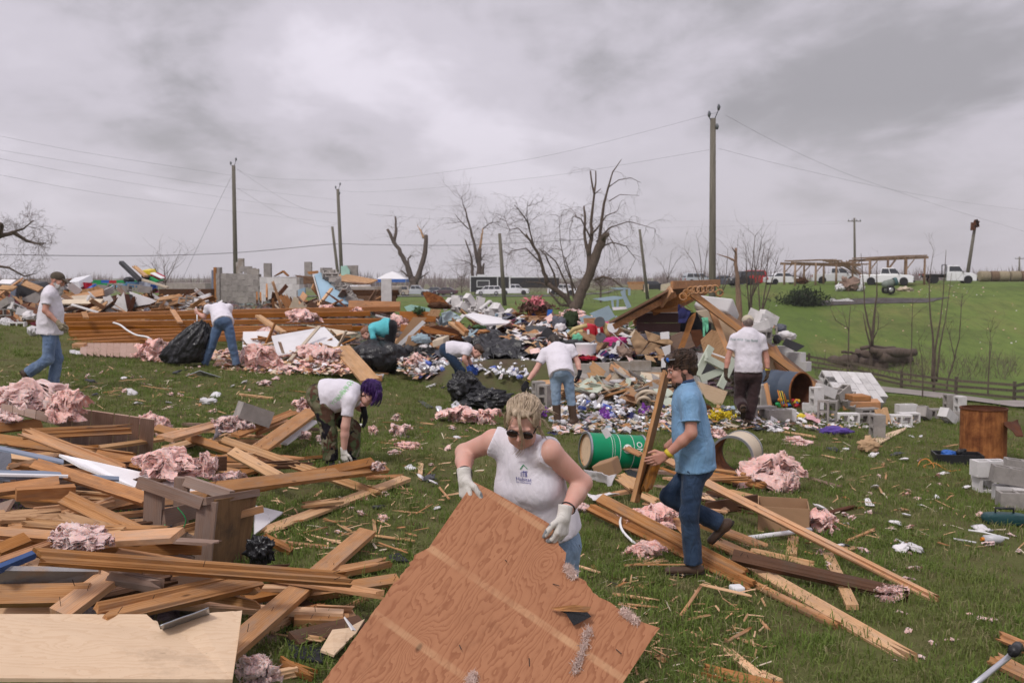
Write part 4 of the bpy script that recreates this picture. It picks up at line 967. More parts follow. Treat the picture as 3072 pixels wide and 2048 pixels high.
scalp(proot,L,purpleh,360,lambda q:(q.gauss(0,.5),q.gauss(-.2,.5),1),lambda q:(q.gauss(0,.9),q.uniform(-.2,1.2),q.uniform(-.4,.6)),.0042,5,.12,.010,((0,-.02,.05),(.09,.108,.094)))
strands(proot,L,[[(.02*k,.05,.12),(.025*k,.10,.09),(.03*k,.135,.03),(.03*k,.14,-.04)]for k in(-2,-1,0,1,2)],purpleh,'fringe',8,.004,.012,5)
for k,txt in enumerate(('WHAT WILL','YOU BUILD?')):
 V_,F_=text_mesh(txt,.062);V_,F_=subdiv([(v.x,v.y)+(0,)for v in V_],F_,1)
 o=P('p',640-k*75,380+k*55,10.2);dn=Vector((o.x,o.y,o.z-CAMZ)).normalized();ex=Vector((.62,.1,.78)).normalized();ez=Vector((-.78,0,.62))
 mwp=Matrix.Translation(o)@Matrix((ex,ez,ex.cross(ez))).transposed().to_4x4();project_print('printed_lettering',[Vector(v)for v in V_],F_,mwp,Pp['shirt'],lgreen_print,dn,proot,.005)
 # --- man walking away at the right
J=mkJ('c',15.0,head=(2184,645,.06),neck=(2186,722,.02),pelvis=(2192,1075,.0),shL=(2066,778,.03),shR=(2305,778,.03),elL=(2012,945,.0),wrL=(1992,1065,-.06),elR=(2350,945,.02),wrR=(2362,1065,-.05),hpL=(2125,1115,.0),hpR=(2255,1115,.0),knL=(2112,1330,.12),knR=(2228,1320,.02),anL=(2142,1390,-.28),anR=(2188,1495,.02),toeL=(2140,1470,-.22),toeR=(2178,1528,.20))
rroot,Rr=person('man in tan cap, white T-shirt and dark brown trousers walking away to the wreckage',J,(0,1,-.08),(0,.05,1),.016,skin2,tee,trousers=mbrown,shoe=boot,cw=.185,cd=.135,bw=.172,bd=.135,hw=.178,hd=.145,hem=.0,leg=(.102,.082,.086),hvox=.009,fold=.014,hands=[('wrL',(0,-.05,-1),(.9,.2,0),(.2,.9,0),.6,glovebr),('wrR',(0,-.05,-1),(-.9,.2,0),(-.2,.9,0),.6,glovebr)])
L,hm=Rr['L'],Rr['hm']
hairpart('hair',rroot,L,hm,[((0,-.028,.02),(.080,.098,.085))],hairm('grey_cropped_hair',(.10,.075,.065),(.26,.2,.18)),.009,.002,60)
s=Sculpt();s.ell(L(0,-.01,.048),np.array((.088,.108,.080)),hm,.01);s.ell(L(0,-.02,-.030),np.array((.13,.15,.064)),hm,.004,True);s.ell(L(0,-.115,.045),(.032,.03,.026),hm,.004,True);part_from('cap',[s.mesh(.009)],capt,rroot)
s=Sculpt();s.cap(L(0,.085,.048),L(0,.165,.03),.055,.046,.02,hm[:,2],.14);part_from('cap_brim',[s.mesh(.009)],capt,rroot)
band(rroot,lerp(J['wrR'],J['elR'],.08),J['elR']-J['wrR'],.036,.03,yellowp,'yellow_wristband')
V_,F_=text_mesh('What Will You Build?',.050);V_,F_=subdiv([(v.x,v.y,0)for v in V_],F_,0)
o=P('c',2205,805,14.5);dn=Vector((0,1,-.05)).normalized();mwp=Matrix.Translation(o)@Matrix(((1,0,0),(0,0,-1),(-.06,1,0))).to_4x4()
project_print('printed_lettering',[Vector(v)for v in V_],F_,mwp,Rr['shirt'],dgreen_print,dn,rroot,.006)
# --- ground
def axis_vals(a,b,n,k):u=np.linspace(-1,1,n);v=np.sinh(u*k)/math.sinh(k);return np.where(v<0,-v*a,v*b)
xs=np.unique(np.round(axis_vals(-1600,1600,301,6.5),4));ys=np.concatenate([np.linspace(-60,2,14),np.geomspace(2.4,2600,330)])
X,Y=np.meshgrid(xs,ys,indexing='ij');Z=T(X,Y)
rough=fbm(np.stack([X.ravel()*1.3,Y.ravel()*1.3,0*X.ravel()+1.7],1),3).reshape(X.shape)*.05*np.exp(-Y/30)*(Y>2)
Z=Z+rough
nx,ny=X.shape;ii=np.arange(nx*ny).reshape(nx,ny)
Q=np.stack([ii[:-1,:-1],ii[1:,:-1],ii[1:,1:],ii[:-1,1:]],-1).reshape(-1,4)
t=MT('grassy_ground');v=t.obj
n1=t.noise(v,.55,6,.6);n2=t.noise(v,3.5,6,.65);n3=t.noise(t.map(v,(1,.35,1)),.045,5,.6)
gcol=t.mix(t.ramp(n1,(.35,0.),(.65,1.)),(.095,.098,.034),(.135,.140,.050))
gcol=t.mix(t.ramp(n2,(.50,0.),(.68,.75)),gcol,(.115,.088,.044))
gcol=t.mix(t.ramp(t.noise(v,1.6,6,.7,.4),(.60,0.),(.68,.9)),gcol,(.055,.040,.025))
sx=t.n('ShaderNodeSeparateXYZ');t.l(v,sx.inputs[0])
fld=t.mix(t.ramp(n3,(.3,0.),(.7,1.)),(.100,.150,.034),(.150,.200,.052))
fld=t.mix(t.ramp(t.noise(t.map(v,(1,.5,1)),.12,6,.65),(.50,0.),(.68,.8)),fld,(.185,.175,.062))
fld=t.mix(t.ramp(t.noise(t.map(v,(.4,1,1)),.16,5,.6),(.52,0.),(.66,.6)),fld,(.075,.098,.030))
fld=t.mix(t.ramp(t.noise(t.map(v,(1,.4,1)),.9,5,.7),(.45,0.),(.7,.6)),fld,(.062,.088,.026))
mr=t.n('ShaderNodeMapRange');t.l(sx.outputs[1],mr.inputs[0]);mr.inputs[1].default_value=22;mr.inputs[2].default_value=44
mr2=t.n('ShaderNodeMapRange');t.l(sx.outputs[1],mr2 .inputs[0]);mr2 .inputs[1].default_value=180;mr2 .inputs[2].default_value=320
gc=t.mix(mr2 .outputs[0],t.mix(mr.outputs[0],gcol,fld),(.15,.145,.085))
t.bump(t.math('ADD',t.noise(v,14,5,.7),t.math('MULTIPLY',t.noise(v,60,3,.7),.4)),.8,.05)
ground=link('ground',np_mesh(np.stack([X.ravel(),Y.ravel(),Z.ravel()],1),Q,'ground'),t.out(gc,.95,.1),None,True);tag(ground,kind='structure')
def strip(name,cl,wd,mat,lift=.05,cols=6):
 """a road or drive laid on the terrain along a centre line"""
 V,Fc=[],[];pts=[]
 for a,b in zip(cl[:-1],cl[1:]):
  n=max(2,int(((b[0]-a[0])**2+(b[1]-a[1])**2)**.5/2.0));pts+=[(a[0]+(b[0]-a[0])*k/n,a[1]+(b[1]-a[1])*k/n)for k in range(n)]
 pts.append(cl[-1])
 for i,p in enumerate(pts):
  q0,q1=pts[max(i-1,0)],pts[min(i+1,len(pts)-1)];d=Vector((q1[0]-q0[0],q1[1]-q0[1])).normalized();nrm=Vector((-d.y,d.x))
  for k in range(cols+1):
   s=(k/cols-.5)*wd;x,y=p[0]+nrm.x*s,p[1]+nrm.y*s;V.append((x,y,gz(x,y)+lift+.04*(1-(2*k/cols-1)**2)))
 c=cols+1
 for i in range(len(pts)-1):Fc+=[(i*c+k,i*c+k+1,(i+1)*c+k+1,(i+1)*c+k)for k in range(cols)]
 return tag(mesh_obj(name,V,Fc,mat,None,True),kind='structure')
strip('road',[(-160,172),(-60,174),(0,178),(20,182),(60,178),(130,172),(260,165)],7.5,asph,.12,8)
dr=[G('d',x,y,0)for x,y in((2700,1425),(2352,1382),(1900,1325),(1500,1272),(1100,1232),(800,1195),(500,1170),(200,1150))]
strip('driveway',[(p.x,p.y)for p in dr],2.6,drivem,.06)
# --- grass
def tuft_mesh(n,h,seed,spread=.06):
 r=random.Random(seed);V=[];Fc=[]
 for k in range(n):
  x,y=r.gauss(0,spread),r.gauss(0,spread);a=r.uniform(0,6.28);l=h*r.uniform(.5,1.2);be=r.uniform(.2,1.0);wv=r.uniform(.0025,.0045)
  dx,dy=math.cos(a),math.sin(a);sx_,sy_=-dy*wv,dx*wv;j=len(V)
  V+=[(x-sx_,y-sy_,-.01),(x+sx_,y+sy_,-.01),(x+dx*l*be*.35+sx_*.7,y+dy*l*be*.35+sy_*.7,l*.6),(x+dx*l*be*.35-sx_*.7,y+dy*l*be*.35-sy_*.7,l*.6),(x+dx*l*be,y+dy*l*be,l*(1-.35*be))]
  Fc+=[(j,j+1,j+2,j+3),(j+3,j+2,j+4)]
 me=bpy.data.meshes.new('grass_tuft');me.from_pydata(V,[],Fc);me.update();return me
t=MT('grass_blades');oi=t.n('ShaderNodeObjectInfo');geo=t.n('ShaderNodeNewGeometry')
pos=t.n('ShaderNodeVectorMath',operation='SCALE');t.l(geo.outputs['Position'],pos.inputs[0]);pos.inputs['Scale'].default_value=1
pn=t.noise(pos.outputs[0],.6,5,.65);
c=t.mix(oi.outputs['Random'],(.112,.168,.032),(.190,.252,.058))
c=t.mix(t.ramp(pn,(.48,0.),(.70,.65)),c,(.22,.185,.085))
c=t.mix(t.ramp(oi.outputs['Random'],(.84,0.),(.88,.8)),c,(.30,.25,.14))
tb=t.b;t.out(c,.7,.2)
tr_=t.n('ShaderNodeBsdfTranslucent');t.l(t.mix(.5,c,(.12,.16,.03)),tr_.inputs[0]);ms=t.n('ShaderNodeMixShader');ms.inputs[0].default_value=.3
t.l(tb.outputs[0],ms.inputs[1]);t.l(tr_.outputs[0],ms.inputs[2]);t.l(ms.outputs[0],t.t.nodes['Material Output'].inputs[0])
gm=t.m
gcol_=bpy.data.collections.new('grass_tufts')
for k in range(5):
 me=tuft_mesh(16,(.045,.055,.06,.05,.08)[k],k,.055);me.materials.append(gm);o=bpy.data.objects.new('grass_tuft',me);gcol_.objects.link(o)
pts=[]
for y0,y1,dens in((4.6,7,210),(7,10,150),(10,14,95),(14,20,55),(20,30,26),(30,46,9)):
 n=int((y1**2-y0**2)/2*1.16*dens);yy=np.sqrt(rng.uniform(y0**2,y1**2,n));xx=yy*rng.uniform(-.58,.58,n)
 nz=fbm(np.stack([xx*.9,yy*.9,xx*0+.3],1),3);kp=(nz>-.22)|(rng.random(n)<.35);pts.append(np.stack([xx,yy],1)[kp])
pts=np.concatenate(pts);zz=T(pts[:,0],pts[:,1])+fbm(np.stack([pts[:,0]*1.3,pts[:,1]*1.3,pts[:,0]*0+1.7],1),3)*.05*np.exp(-pts[:,1]/30)
gme=bpy.data.meshes.new('grass');gme.vertices.add(len(pts));gme.vertices.foreach_set('co',np.column_stack([pts,zz]).ravel())
go=bpy.data.objects.new('grass',gme);COL.objects.link(go);tag(go,'short trampled spring grass with straw and bare patches','grass',kind='stuff')
ng=bpy.data.node_groups.new('grass_scatter','GeometryNodeTree')
ng.interface.new_socket('Geometry',in_out='INPUT',socket_type='NodeSocketGeometry');ng.interface.new_socket('Geometry',in_out='OUTPUT',socket_type='NodeSocketGeometry')
gi=ng.nodes.new('NodeGroupInput');gout=ng.nodes.new('NodeGroupOutput');ci=ng.nodes.new('GeometryNodeCollectionInfo');ci.inputs['Collection'].default_value=gcol_;ci.inputs['Separate Children'].default_value=True;ci.inputs['Reset Children'].default_value=True
ip=ng.nodes.new('GeometryNodeInstanceOnPoints');ip.inputs['Pick Instance'].default_value=True
rv=ng.nodes.new('FunctionNodeRandomValue');rv.data_type='FLOAT_VECTOR';rv.inputs[0].default_value=(-.15,-.15,0);rv.inputs[1].default_value=(.15,.15,6.283)
rs=ng.nodes.new('FunctionNodeRandomValue');rs.data_type='FLOAT';rs.inputs[2].default_value=.6;rs.inputs[3].default_value=1.35
rdist=ng.nodes.new('GeometryNodeInputPosition')
e2r=ng.nodes.new('FunctionNodeEulerToRotation')
ng.links.new(gi.outputs[0],ip.inputs['Points']);ng.links.new(ci.outputs[0],ip.inputs['Instance']);ng.links.new(rv.outputs[0],e2r.inputs[0]);ng.links.new(e2r.outputs[0],ip.inputs['Rotation']);ng.links.new(rs.outputs[1],ip.inputs['Scale']);ng.links.new(ip.outputs[0],gout.inputs[0])
md=go.modifiers.new('grass_scatter','NODES');md.node_group=ng
# --- utility poles and wires
polem=plain('utility_pole_wood',(.135,.122,.098),.9,.3,1.2,.5,30,stretch=(8,8,.6))
wirem=plain('power_wire',(.09,.085,.09),.7,.1,1,0)
def pole(label,t,top,bot,Y,r,arms=0,hw=True,ground_h=True):
 a=P(t,*top,Y);b=P(t,*bot,Y);d=(a-b).normalized();z=min(gz(b.x,b.y),b.z);b2=b-d*((b.z-z)/max(d.z,.2)+.2)
 e=empty('utility_pole',b2,0,label,'pole','utility poles across the field')
 MB().tube([b2,b2 .lerp(a,.5),a],[r*1.15,r,r*.82],12).wmake('shaft',polem,e,True)
 if hw:
  for k,(dx,dz)in enumerate(((.22,.35),(-.2,.05),(.16,-.5))[:hw if hw>1 else 2]):
   q=a+Vector((dx,-.1,dz));MB().tube([q,q+Vector((.02,0,.14)),q+Vector((0,0,.26))],[.05,.08,.03],8).wmake('insulator',greyp,e,True)
   MB().tube([q,q.lerp(a,.7)-Vector((0,0,.15))],.02,5).wmake('bracket',blackm,e)
 for k in range(arms):
  c=a-d*(.55+k*1.1);MB().bar(c+Vector((-1.15,0,0)),c+Vector((1.15,0,0)),.1,.14).wmake('crossarm',polem,e)
  for x in(-1.0,-.4,.4,1.0):MB().tube([c+Vector((x,0,.05)),c+Vector((x,0,.34))],[.07,.05],6).wmake('insulator',greyp,e,True)
 return e
pole('tall thick wooden utility pole behind the collapsed roof','r',(396,116),(392,1165),45,.155,hw=3)
pole('tallest wooden pole at left behind the broken block wall','s',(1498,420),(1511,1110),80,.17,hw=2)
pole('wooden pole with brackets standing behind the blue wall fragment','s',(2167,572),(2190,1100),95,.17,hw=3)
pole('short leaning pole beside the bracketed pole','s',(2131,812),(2168,1120),90,.14,hw=0)
pole('slightly leaning pole in front of the black trailer','t',(1042,732),(1082,1300),77,.15,hw=0)
pole('leaning pole right of the big broken tree','t',(2140,700),(2198,1200),100,.15,hw=0)
pole('far pole with one crossarm behind the shed frames','r',(1285,742),(1289,1110),170,.2,arms=1,hw=0)
lp=pole('leaning pole with a broken crossarm dangling from its top','r',(2050,755),(1998,1085),122,.2,hw=0)
for k,(x0,y0,x1,y1)in enumerate(((2035,775,2065,790),(2030,770,2026,820),(2050,752,2062,800),(2040,760,2068,770),(2026,800,2042,812))):MB().bar(P('r',x0,y0,121.7),P('r',x1,y1,121.7),.35,.3).wmake('broken_crossarm',rustd,lp)
pole('far small pole with crossarm above the hay bales','r',(2323,985),(2323,1070),260,.22,arms=1,hw=0)
def wire(label,segs,r=.008):
 """segs: (tile, x, y, Y)"""
 p=[P(*s)for s in segs];q=[]
 for i in range(len(p)-1):
  a,b,c,d=p[max(i-1,0)],p[i],p[i+1],p[min(i+2,len(p)-1)]
  for k in range(8):
   u=k/8;q.append(.5*((2*b)+(c-a)*u+(2*a-5*b+4*c-d)*u*u+(3*b-a-3*c+d)*u**3))
 q.append(p[-1]);o=MB().tube([x-p[0]for x in q],r,4).make('power_line',wirem,None,False,Matrix.Translation(p[0]));tag(o,label,'wire','power lines between the poles')
wire('topmost power line from the tall thick pole to the tallest left pole',[('r',424,78,45),('t',1500,105,52),('t',700,240,62),('t',0,315,70),('s',1700,500,78),('s',1512,440,80)],.0048)
wire('lower power line from the tall thick pole towards the bracketed pole',[('r',384,312,45),('t',1700,245,55),('t',1150,315,66),('t',500,378,80),('t',0,408,92),('s',2172,582,95)],.0048)
wire('power line sloping from the tall thick pole top to the right edge',[('r',476,96,45),('r',800,270,50),('r',1150,430,56),('r',1480,550,62),('r',1900,690,70),('r',2400,840,78)],.0048)
wire('lower power line from the tall thick pole to the right edge',[('r',430,305,45),('r',900,425,54),('r',1480,555,66),('r',1950,640,76),('r',2400,698,84)],.0048)
wire('uppermost of the wires entering at the left edge',[('s',-60,220,50),('s',500,330,60),('s',1000,410,70),('s',1495,485,80)],.0048)
wire('second highest wire entering at the left edge',[('s',-60,312,50),('s',500,405,60),('s',1000,490,70),('s',1500,565,80),('s',2165,640,95)],.0048)
wire('third wire entering at the left edge',[('s',-60,365,50),('s',700,510,64),('s',1500,635,80),('s',2000,705,92),('s',2165,728,95)],.0048)
wire('fourth wire entering at the left edge',[('s',-60,470,50),('s',700,608,64),('s',1500,715,80),('s',2170,790,95)],.0048)
wire('lowest thick cable hanging just above the wreckage at left',[('s',-60,990,55),('s',800,1000,60),('s',1500,980,66),('s',2130,925,72),('t',0,820,74),('t',600,826,76),('t',1045,814,77),('t',1700,780,80)],.018)
wire('guy wire running down left from the tallest left pole',[('s',1486,490,80),('s',1400,660,78),('s',1170,1150,72)],.012)
wire('slack line from the tallest left pole top to the bracketed pole',[('s',1520,445,80),('s',1800,625,86),('s',2000,712,92),('s',2168,724,95)],.006)
wire('slack lower line between the two left poles',[('s',1522,565,80),('s',1800,730,87),('s',2050,810,92),('s',2170,790,95)],.006)
wire('thin line from the bracketed pole past the bare trees',[('t',0,505,96),('t',900,570,110),('t',1700,600,125),('r',100,760,140),('r',1240,762,170)],.006)
wire('thin line below it past the bare trees',[('t',0,580,96),('t',900,645,110),('t',2000,690,130),('r',1250,775,170)],.006)
# --- trees
def grow(b,p,d,L,r,depth,rr,droop,curl=.35,kids=3):
 n=5;pts=[p.copy()];d=d.normalized()
 for k in range(n):
  d=(d+Vector((rr.gauss(0,curl*.5),rr.gauss(0,curl*.5),rr.gauss(0,curl*.4)-droop*(k+1)/n))).normalized();p=p+d*(L/n);pts.append(p.copy())
 b.tube(pts,[max(r*(1-.8*k/n),.0035)for k in range(n+1)],3 if depth<2 else 4,False)
 if depth>0:
  for k in range(kids):
   i=rr.randint(1,n);q=pts[i];ax=(pts[i]-pts[i-1]).normalized();s=Vector((rr.gauss(0,1),rr.gauss(0,1),rr.gauss(0,1)));s=(s-ax*s.dot(ax)).normalized()
   grow(b,q,ax*.75+s*.75,L*rr.uniform(.35,.65),r*.5,depth-1,rr,droop,curl,kids)
def tree(label,t,Y,limbs,ntw=8,twL=1.2,droop=.1,seed=1,depth=2,name='bare_tree',group='bare storm-broken trees',barkm=None,kids=3,twr=.02,up=.5,base=True,raw=(),topbare=False):
 rr=random.Random(seed);tb,cb,rb=MB(),MB(),MB();first=P(t,*limbs[0][0][0],Y)
 for li,(pts,r0,r1)in enumerate(limbs):
  p=[P(t,x,y,Y)for x,y in pts];off=rr.uniform(-.6,.6)*(0 if li==0 else 1)
  for k in range(len(p)):p[k]=p[k]+Vector((0,off*k/len(p)*2,0))
  if li==0 and base:p=[Vector((p[0].x-(p[1]-p[0]).x*.1,p[0].y,min(p[0].z,gz(p[0].x,p[0].y))-.3))]+p
  q=[]
  for i in range(len(p)-1):
   for k in range(3):q.append(p[i].lerp(p[i+1],k/3)+Vector((rr.gauss(0,1),rr.gauss(0,1),rr.gauss(0,.5)))*r0*.12*(1 if(i or k)else 0))
  q.append(p[-1]);n=len(q);rad=[(r0+(r1-r0)*k/(n-1))*(1.35 if(k==0 and li==0)else 1)*rr.uniform(.93,1.07)for k in range(n)]
  (rb if li in raw else tb).tube(q,rad,9 if r0>.08 else 6)
  for k in range(1 if(topbare and li in(2,3,4,5,6,9))else ntw if r0>.03 else ntw//2):
   i=rr.randint(max(1,n//4),n-1);ax=(q[i]-q[i-1]).normalized();s=Vector((rr.gauss(0,1),rr.gauss(0,1),rr.gauss(0,.6)));s=(s-ax*s.dot(ax)).normalized()
   grow(cb,q[i],ax*up+s,twL*rr.uniform(.5,1.3),twr*rr.uniform(.6,1.2),depth,rr,droop,.35,kids)
 e=empty(name,(first.x,first.y,gz(first.x,first.y)),0,label,'tree',group)
 tb.wmake('trunk',barkm or bark,e,True)
 if cb.V:cb.wmake('crown',twig,e)
 if rb.V:rb.wmake('splintered_break',rawwood,e,True)
 return e
tree('snapped tree with two bare prongs above the parked cars','t',205,[([(370,1158),(365,1100),(345,1080)],.95,.7),([(350,1090),(320,980),(270,890),(215,800),(165,700)],.62,.28),([(215,800),(232,700),(222,600)],.34,.2),([(380,1120),(410,1050),(445,950),(465,850),(468,745)],.62,.42),([(350,1090),(300,1045),(265,1022)],.2,.1),([(415,1085),(450,1060),(497,1028)],.2,.05),([(330,1000),(325,930),(345,905)],.22,.12),([(448,770),(425,710),(394,670)],.3,.04),([(350,1110),(310,1100),(285,1100)],.25,.25)],9,3.6,.05,3,1,twr=.04,raw=(7,))
tree('slender splintered tree with a feathery top behind the black trailer','t',200,[([(880,1100),(880,1020),(880,950),(888,850)],.75,.4),([(872,960),(840,800),(800,650),(775,540)],.36,.12),([(888,850),(905,740),(912,690)],.3,.08),([(912,695),(960,655),(1040,640)],.1,.05),([(830,1110),(828,1000),(822,930),(775,785)],.35,.12),([(905,1090),(910,1020),(922,965)],.55,.12),([(800,700),(740,640),(690,580)],.14,.05),([(775,560),(755,500),(745,450)],.12,.04),([(860,1000),(800,960),(735,940)],.12,.05),([(885,960),(925,900)],.14,.06)],12,4.5,-.05,5,2,twr=.035,raw=(2,))
tree('big leaning broken tree with drooping twigs in the green field','t',66,[([(1632,1335),(1655,1270),(1692,1180),(1745,1050),(1790,910),(1832,815),(1852,752)],.40,.27),([(1840,790),(1862,758),(1882,742)],.2,.16),([(1740,1010),(1745,850),(1768,730),(1762,630),(1782,420),(1757,238)],.17,.05),([(1782,420),(1800,330),(1802,235)],.07,.04),([(1826,810),(1832,700),(1862,500),(1890,375),(1930,250),(1995,155)],.13,.02),([(1890,375),(1980,310),(2080,290),(2165,325)],.04,.012),([(1900,480),(1990,425),(2150,430)],.035,.01),([(1740,900),(1712,780),(1716,600),(1710,512)],.12,.06),([(1790,1095),(1850,1072),(1920,1090),(2010,1160)],.10,.04),([(1785,425),(1835,385)],.05,.02),([(1760,740),(1800,700),(1870,600),(1960,560)],.08,.02),([(1800,800),(1900,690),(2050,640),(2250,700)],.06,.012),([(1760,780),(1680,620),(1620,600),(1590,700)],.06,.015),([(1830,840),(1930,800),(2040,830),(2120,930)],.06,.015)],12,1.7,.42,9,2,twr=.015,kids=3,topbare=True)
tree('low many-stemmed bare tree leaning left beside the big broken one','t',67,[([(1615,1320),(1560,1235),(1480,1170),(1420,1130)],.22,.15),([(1420,1130),(1390,1040),(1350,900),(1300,820),(1250,740)],.15,.06),([(1310,830),(1260,640),(1200,560),(1155,515)],.06,.02),([(1500,1190),(1470,1050),(1400,900),(1350,850)],.08,.03),([(1600,1290),(1560,1120),(1480,950),(1390,870)],.08,.03),([(1625,1240),(1605,1080),(1555,915)],.08,.03),([(1640,1180),(1560,1000),(1520,800),(1510,600)],.05,.015),([(1440,1150),(1360,1120),(1250,1110)],.07,.02),([(1600,1300),(1520,1290),(1430,1190)],.1,.06),([(1360,960),(1250,850),(1140,870),(1110,900)],.05,.012),([(1290,800),(1190,690),(1120,700),(1080,600)],.05,.012),([(1280,700),(1255,600),(1260,490)],.04,.012)],13,1.6,.12,11,2,twr=.016)
tree('bare leafless shrub behind the parked white car','t',215,[([(745,1180),(742,1130),(740,1080)],.15,.08)],26,5.5,-.1,13,2,name='bare_shrub',twr=.05)
tree('rounded bare thicket right of the big broken tree','t',120,[([(1835,1180),(1832,1140),(1830,1100)],.12,.06)],40,2.6,.1,15,2,name='bare_shrub',twr=.04)
for k,(lab,pts)in enumerate((('bare sapling left of the tall thick pole',[(330,1190),(318,1000),(300,880)]),('bare sapling right of the tall thick pole',[(440,1240),(480,1090),(490,940)]),('tall twiggy sapling behind the white overturned appliance',[(625,1330),(640,1080),(660,860)]),('twiggy sapling in front of the red jeep',[(695,1365),(730,1150),(745,960)]),('faint bare sapling near the leaning pole',[(110,1130),(125,1030),(135,950)]),('dark forked sapling against the left shed frame',[(640,1240),(700,1050),(720,900)]))):
 tree(lab,'r',(95,90,62,60,150,80)[k],[(pts,.07,.015),([pts[0],(pts[1][0]-40,pts[1][1]+20),(pts[2][0]-70,pts[2][1]+60)],.05,.012),([pts[0],(pts[1][0]+35,pts[1][1]-10),(pts[2][0]+60,pts[2][1]+30)],.05,.012)],9,1.6,-.12,20+k,1,name='bare_sapling',group='bare saplings on the right',twr=.014,up=1.2)
tree('snapped reddish trunk stub with one bare arm beside the pole','r',75,[([(562,1275),(552,1150),(540,1030),(540,930)],.28,.08),([(540,1015),(500,990),(430,965)],.1,.02),([(538,960),(505,925)],.08,.02)],0,1,0,31,0,name='snapped_tree',barkm=plain('stripped_bark',(.23,.145,.10),.95,.4,3,.7,30,stretch=(4,4,.5)))
for k,(lab,Y,L)in enumerate((('forked sapling in the log pile before the shed frames',76,[([(1000,1030),(1010,900),(1015,800),(975,650),(945,480),(930,200),(915,30)],.14,.02),([(1012,850),(1020,600),(1035,400),(1030,100)],.12,.02),([(1010,880),(960,700),(940,560)],.08,.03),([(1015,800),(1075,700),(1095,560)],.06,.02)]),('multi-stemmed sapling right of the log pile',66,[([(1560,1160),(1565,900),(1600,700),(1640,400),(1665,0)],.11,.015),([(1545,1160),(1550,800),(1525,600),(1510,300),(1550,0)],.09,.012),([(1580,1160),(1600,850),(1640,640),(1690,200)],.08,.012)]),('leaning sapling between the fence and the bales',66,[([(1675,1160),(1740,950),(1780,780),(1800,500),(1810,380)],.07,.012),([(1740,950),(1720,800),(1690,650)],.04,.01)]),('thin pale sapling at the left fence end',74,[([(800,1010),(805,750),(812,600),(825,480)],.07,.015),([(805,720),(770,600),(740,500)],.03,.01),([(803,690),(690,620),(640,510)],.03,.01)]),('straight thin sapling right of the log pile centre',70,[([(1352,1110),(1360,850),(1365,600),(1372,420)],.06,.012)]),('slim sapling at the right end of the hillside',64,[([(2038,1130),(2050,900),(2055,720)],.06,.012),([(2050,950),(2090,850),(2120,780)],.03,.01)]),('short grey sapling before the fence boards',62,[([(1460,1130),(1450,950),(1420,800)],.05,.012)]))):
 tree(lab,'d',Y,L,10,1.5,-.05,40+k,1,name='bare_sapling',group='bare saplings on the right',twr=.013,up=1.0)
tree('budding branch tips of a tree reaching in at the left edge','s',40,[([(-260,1150),(-200,950),(-60,900),(0,872)],.22,.10),([(0,872),(70,850),(130,900),(180,918),(215,915)],.10,.02),([(70,850),(150,825),(210,770)],.06,.015),([(0,872),(30,810),(45,800)],.1,.08),([(200,915),(260,925),(300,950)],.03,.01),([(-200,1000),(-60,1060),(60,1075),(160,1130),(240,1110)],.08,.015)],17,.7,.0,51,2,twr=.010,kids=4)
tree('small bare shrub behind the coloured toys','s',60,[([(1060,1175),(1055,1100),(1050,1020)],.04,.012),([(1060,1175),(1090,1090),(1110,1010)],.03,.01),([(1055,1175),(1010,1090),(990,1040)],.03,.01)],14,1.3,-.1,53,1,name='bare_shrub',twr=.012,up=1)
b=MB();rr=random.Random(5)
for k in range(900):
 u=rr.uniform(-.62,.62);Yd=rr.uniform(330,620);x=u*Yd;z=gz(x,Yd)-.5;h=rr.uniform(2.5,7.5)*(1+.5*vnoise(np.array([[x*.02,0,0]]))[0])
 for j in range(9):
  dx,dy=rr.gauss(0,h*.28),rr.gauss(0,h*.2);q=Vector((x,Yd,z));tip=Vector((x+dx,Yd+dy,z+h*rr.uniform(.55,1)));w_=rr.uniform(.08,.3)
  b.add([q+Vector((-w_+dx*.3,dy*.3,0)),q+Vector((w_+dx*.3,dy*.3,0)),tip],[(0,1,2)])
tag(b.make('far_woodland',plain('far_twigs',(.19,.15,.14),.95,.2,.05,0)),'bare grey-brown woodland along the horizon','woodland',kind='stuff')
# --- fence
e=None
fp=[G('d',x,y,0)for x,y in((120,985),(455,1045),(830,1112),(1270,1215),(1750,1275),(2265,1325),(2800,1400))]
e=empty('board_fence',fp[2],0,'weathered grey three-board fence along the driveway','fence')
for k,q in enumerate(fp):MB().box(q+Vector((0,0,.5)),(.15,.15,1.35)).wmake('post',postw,e)
for a,c in zip(fp[:-1],fp[1:]):
 for h in(.22,.58,.95):MB().bar(a+Vector((0,-.1,h+random.uniform(-.04,.04))),c+Vector((0,-.1,h+random.uniform(-.05,.05))),.03,.16).wmake('rail_board',postw,e)
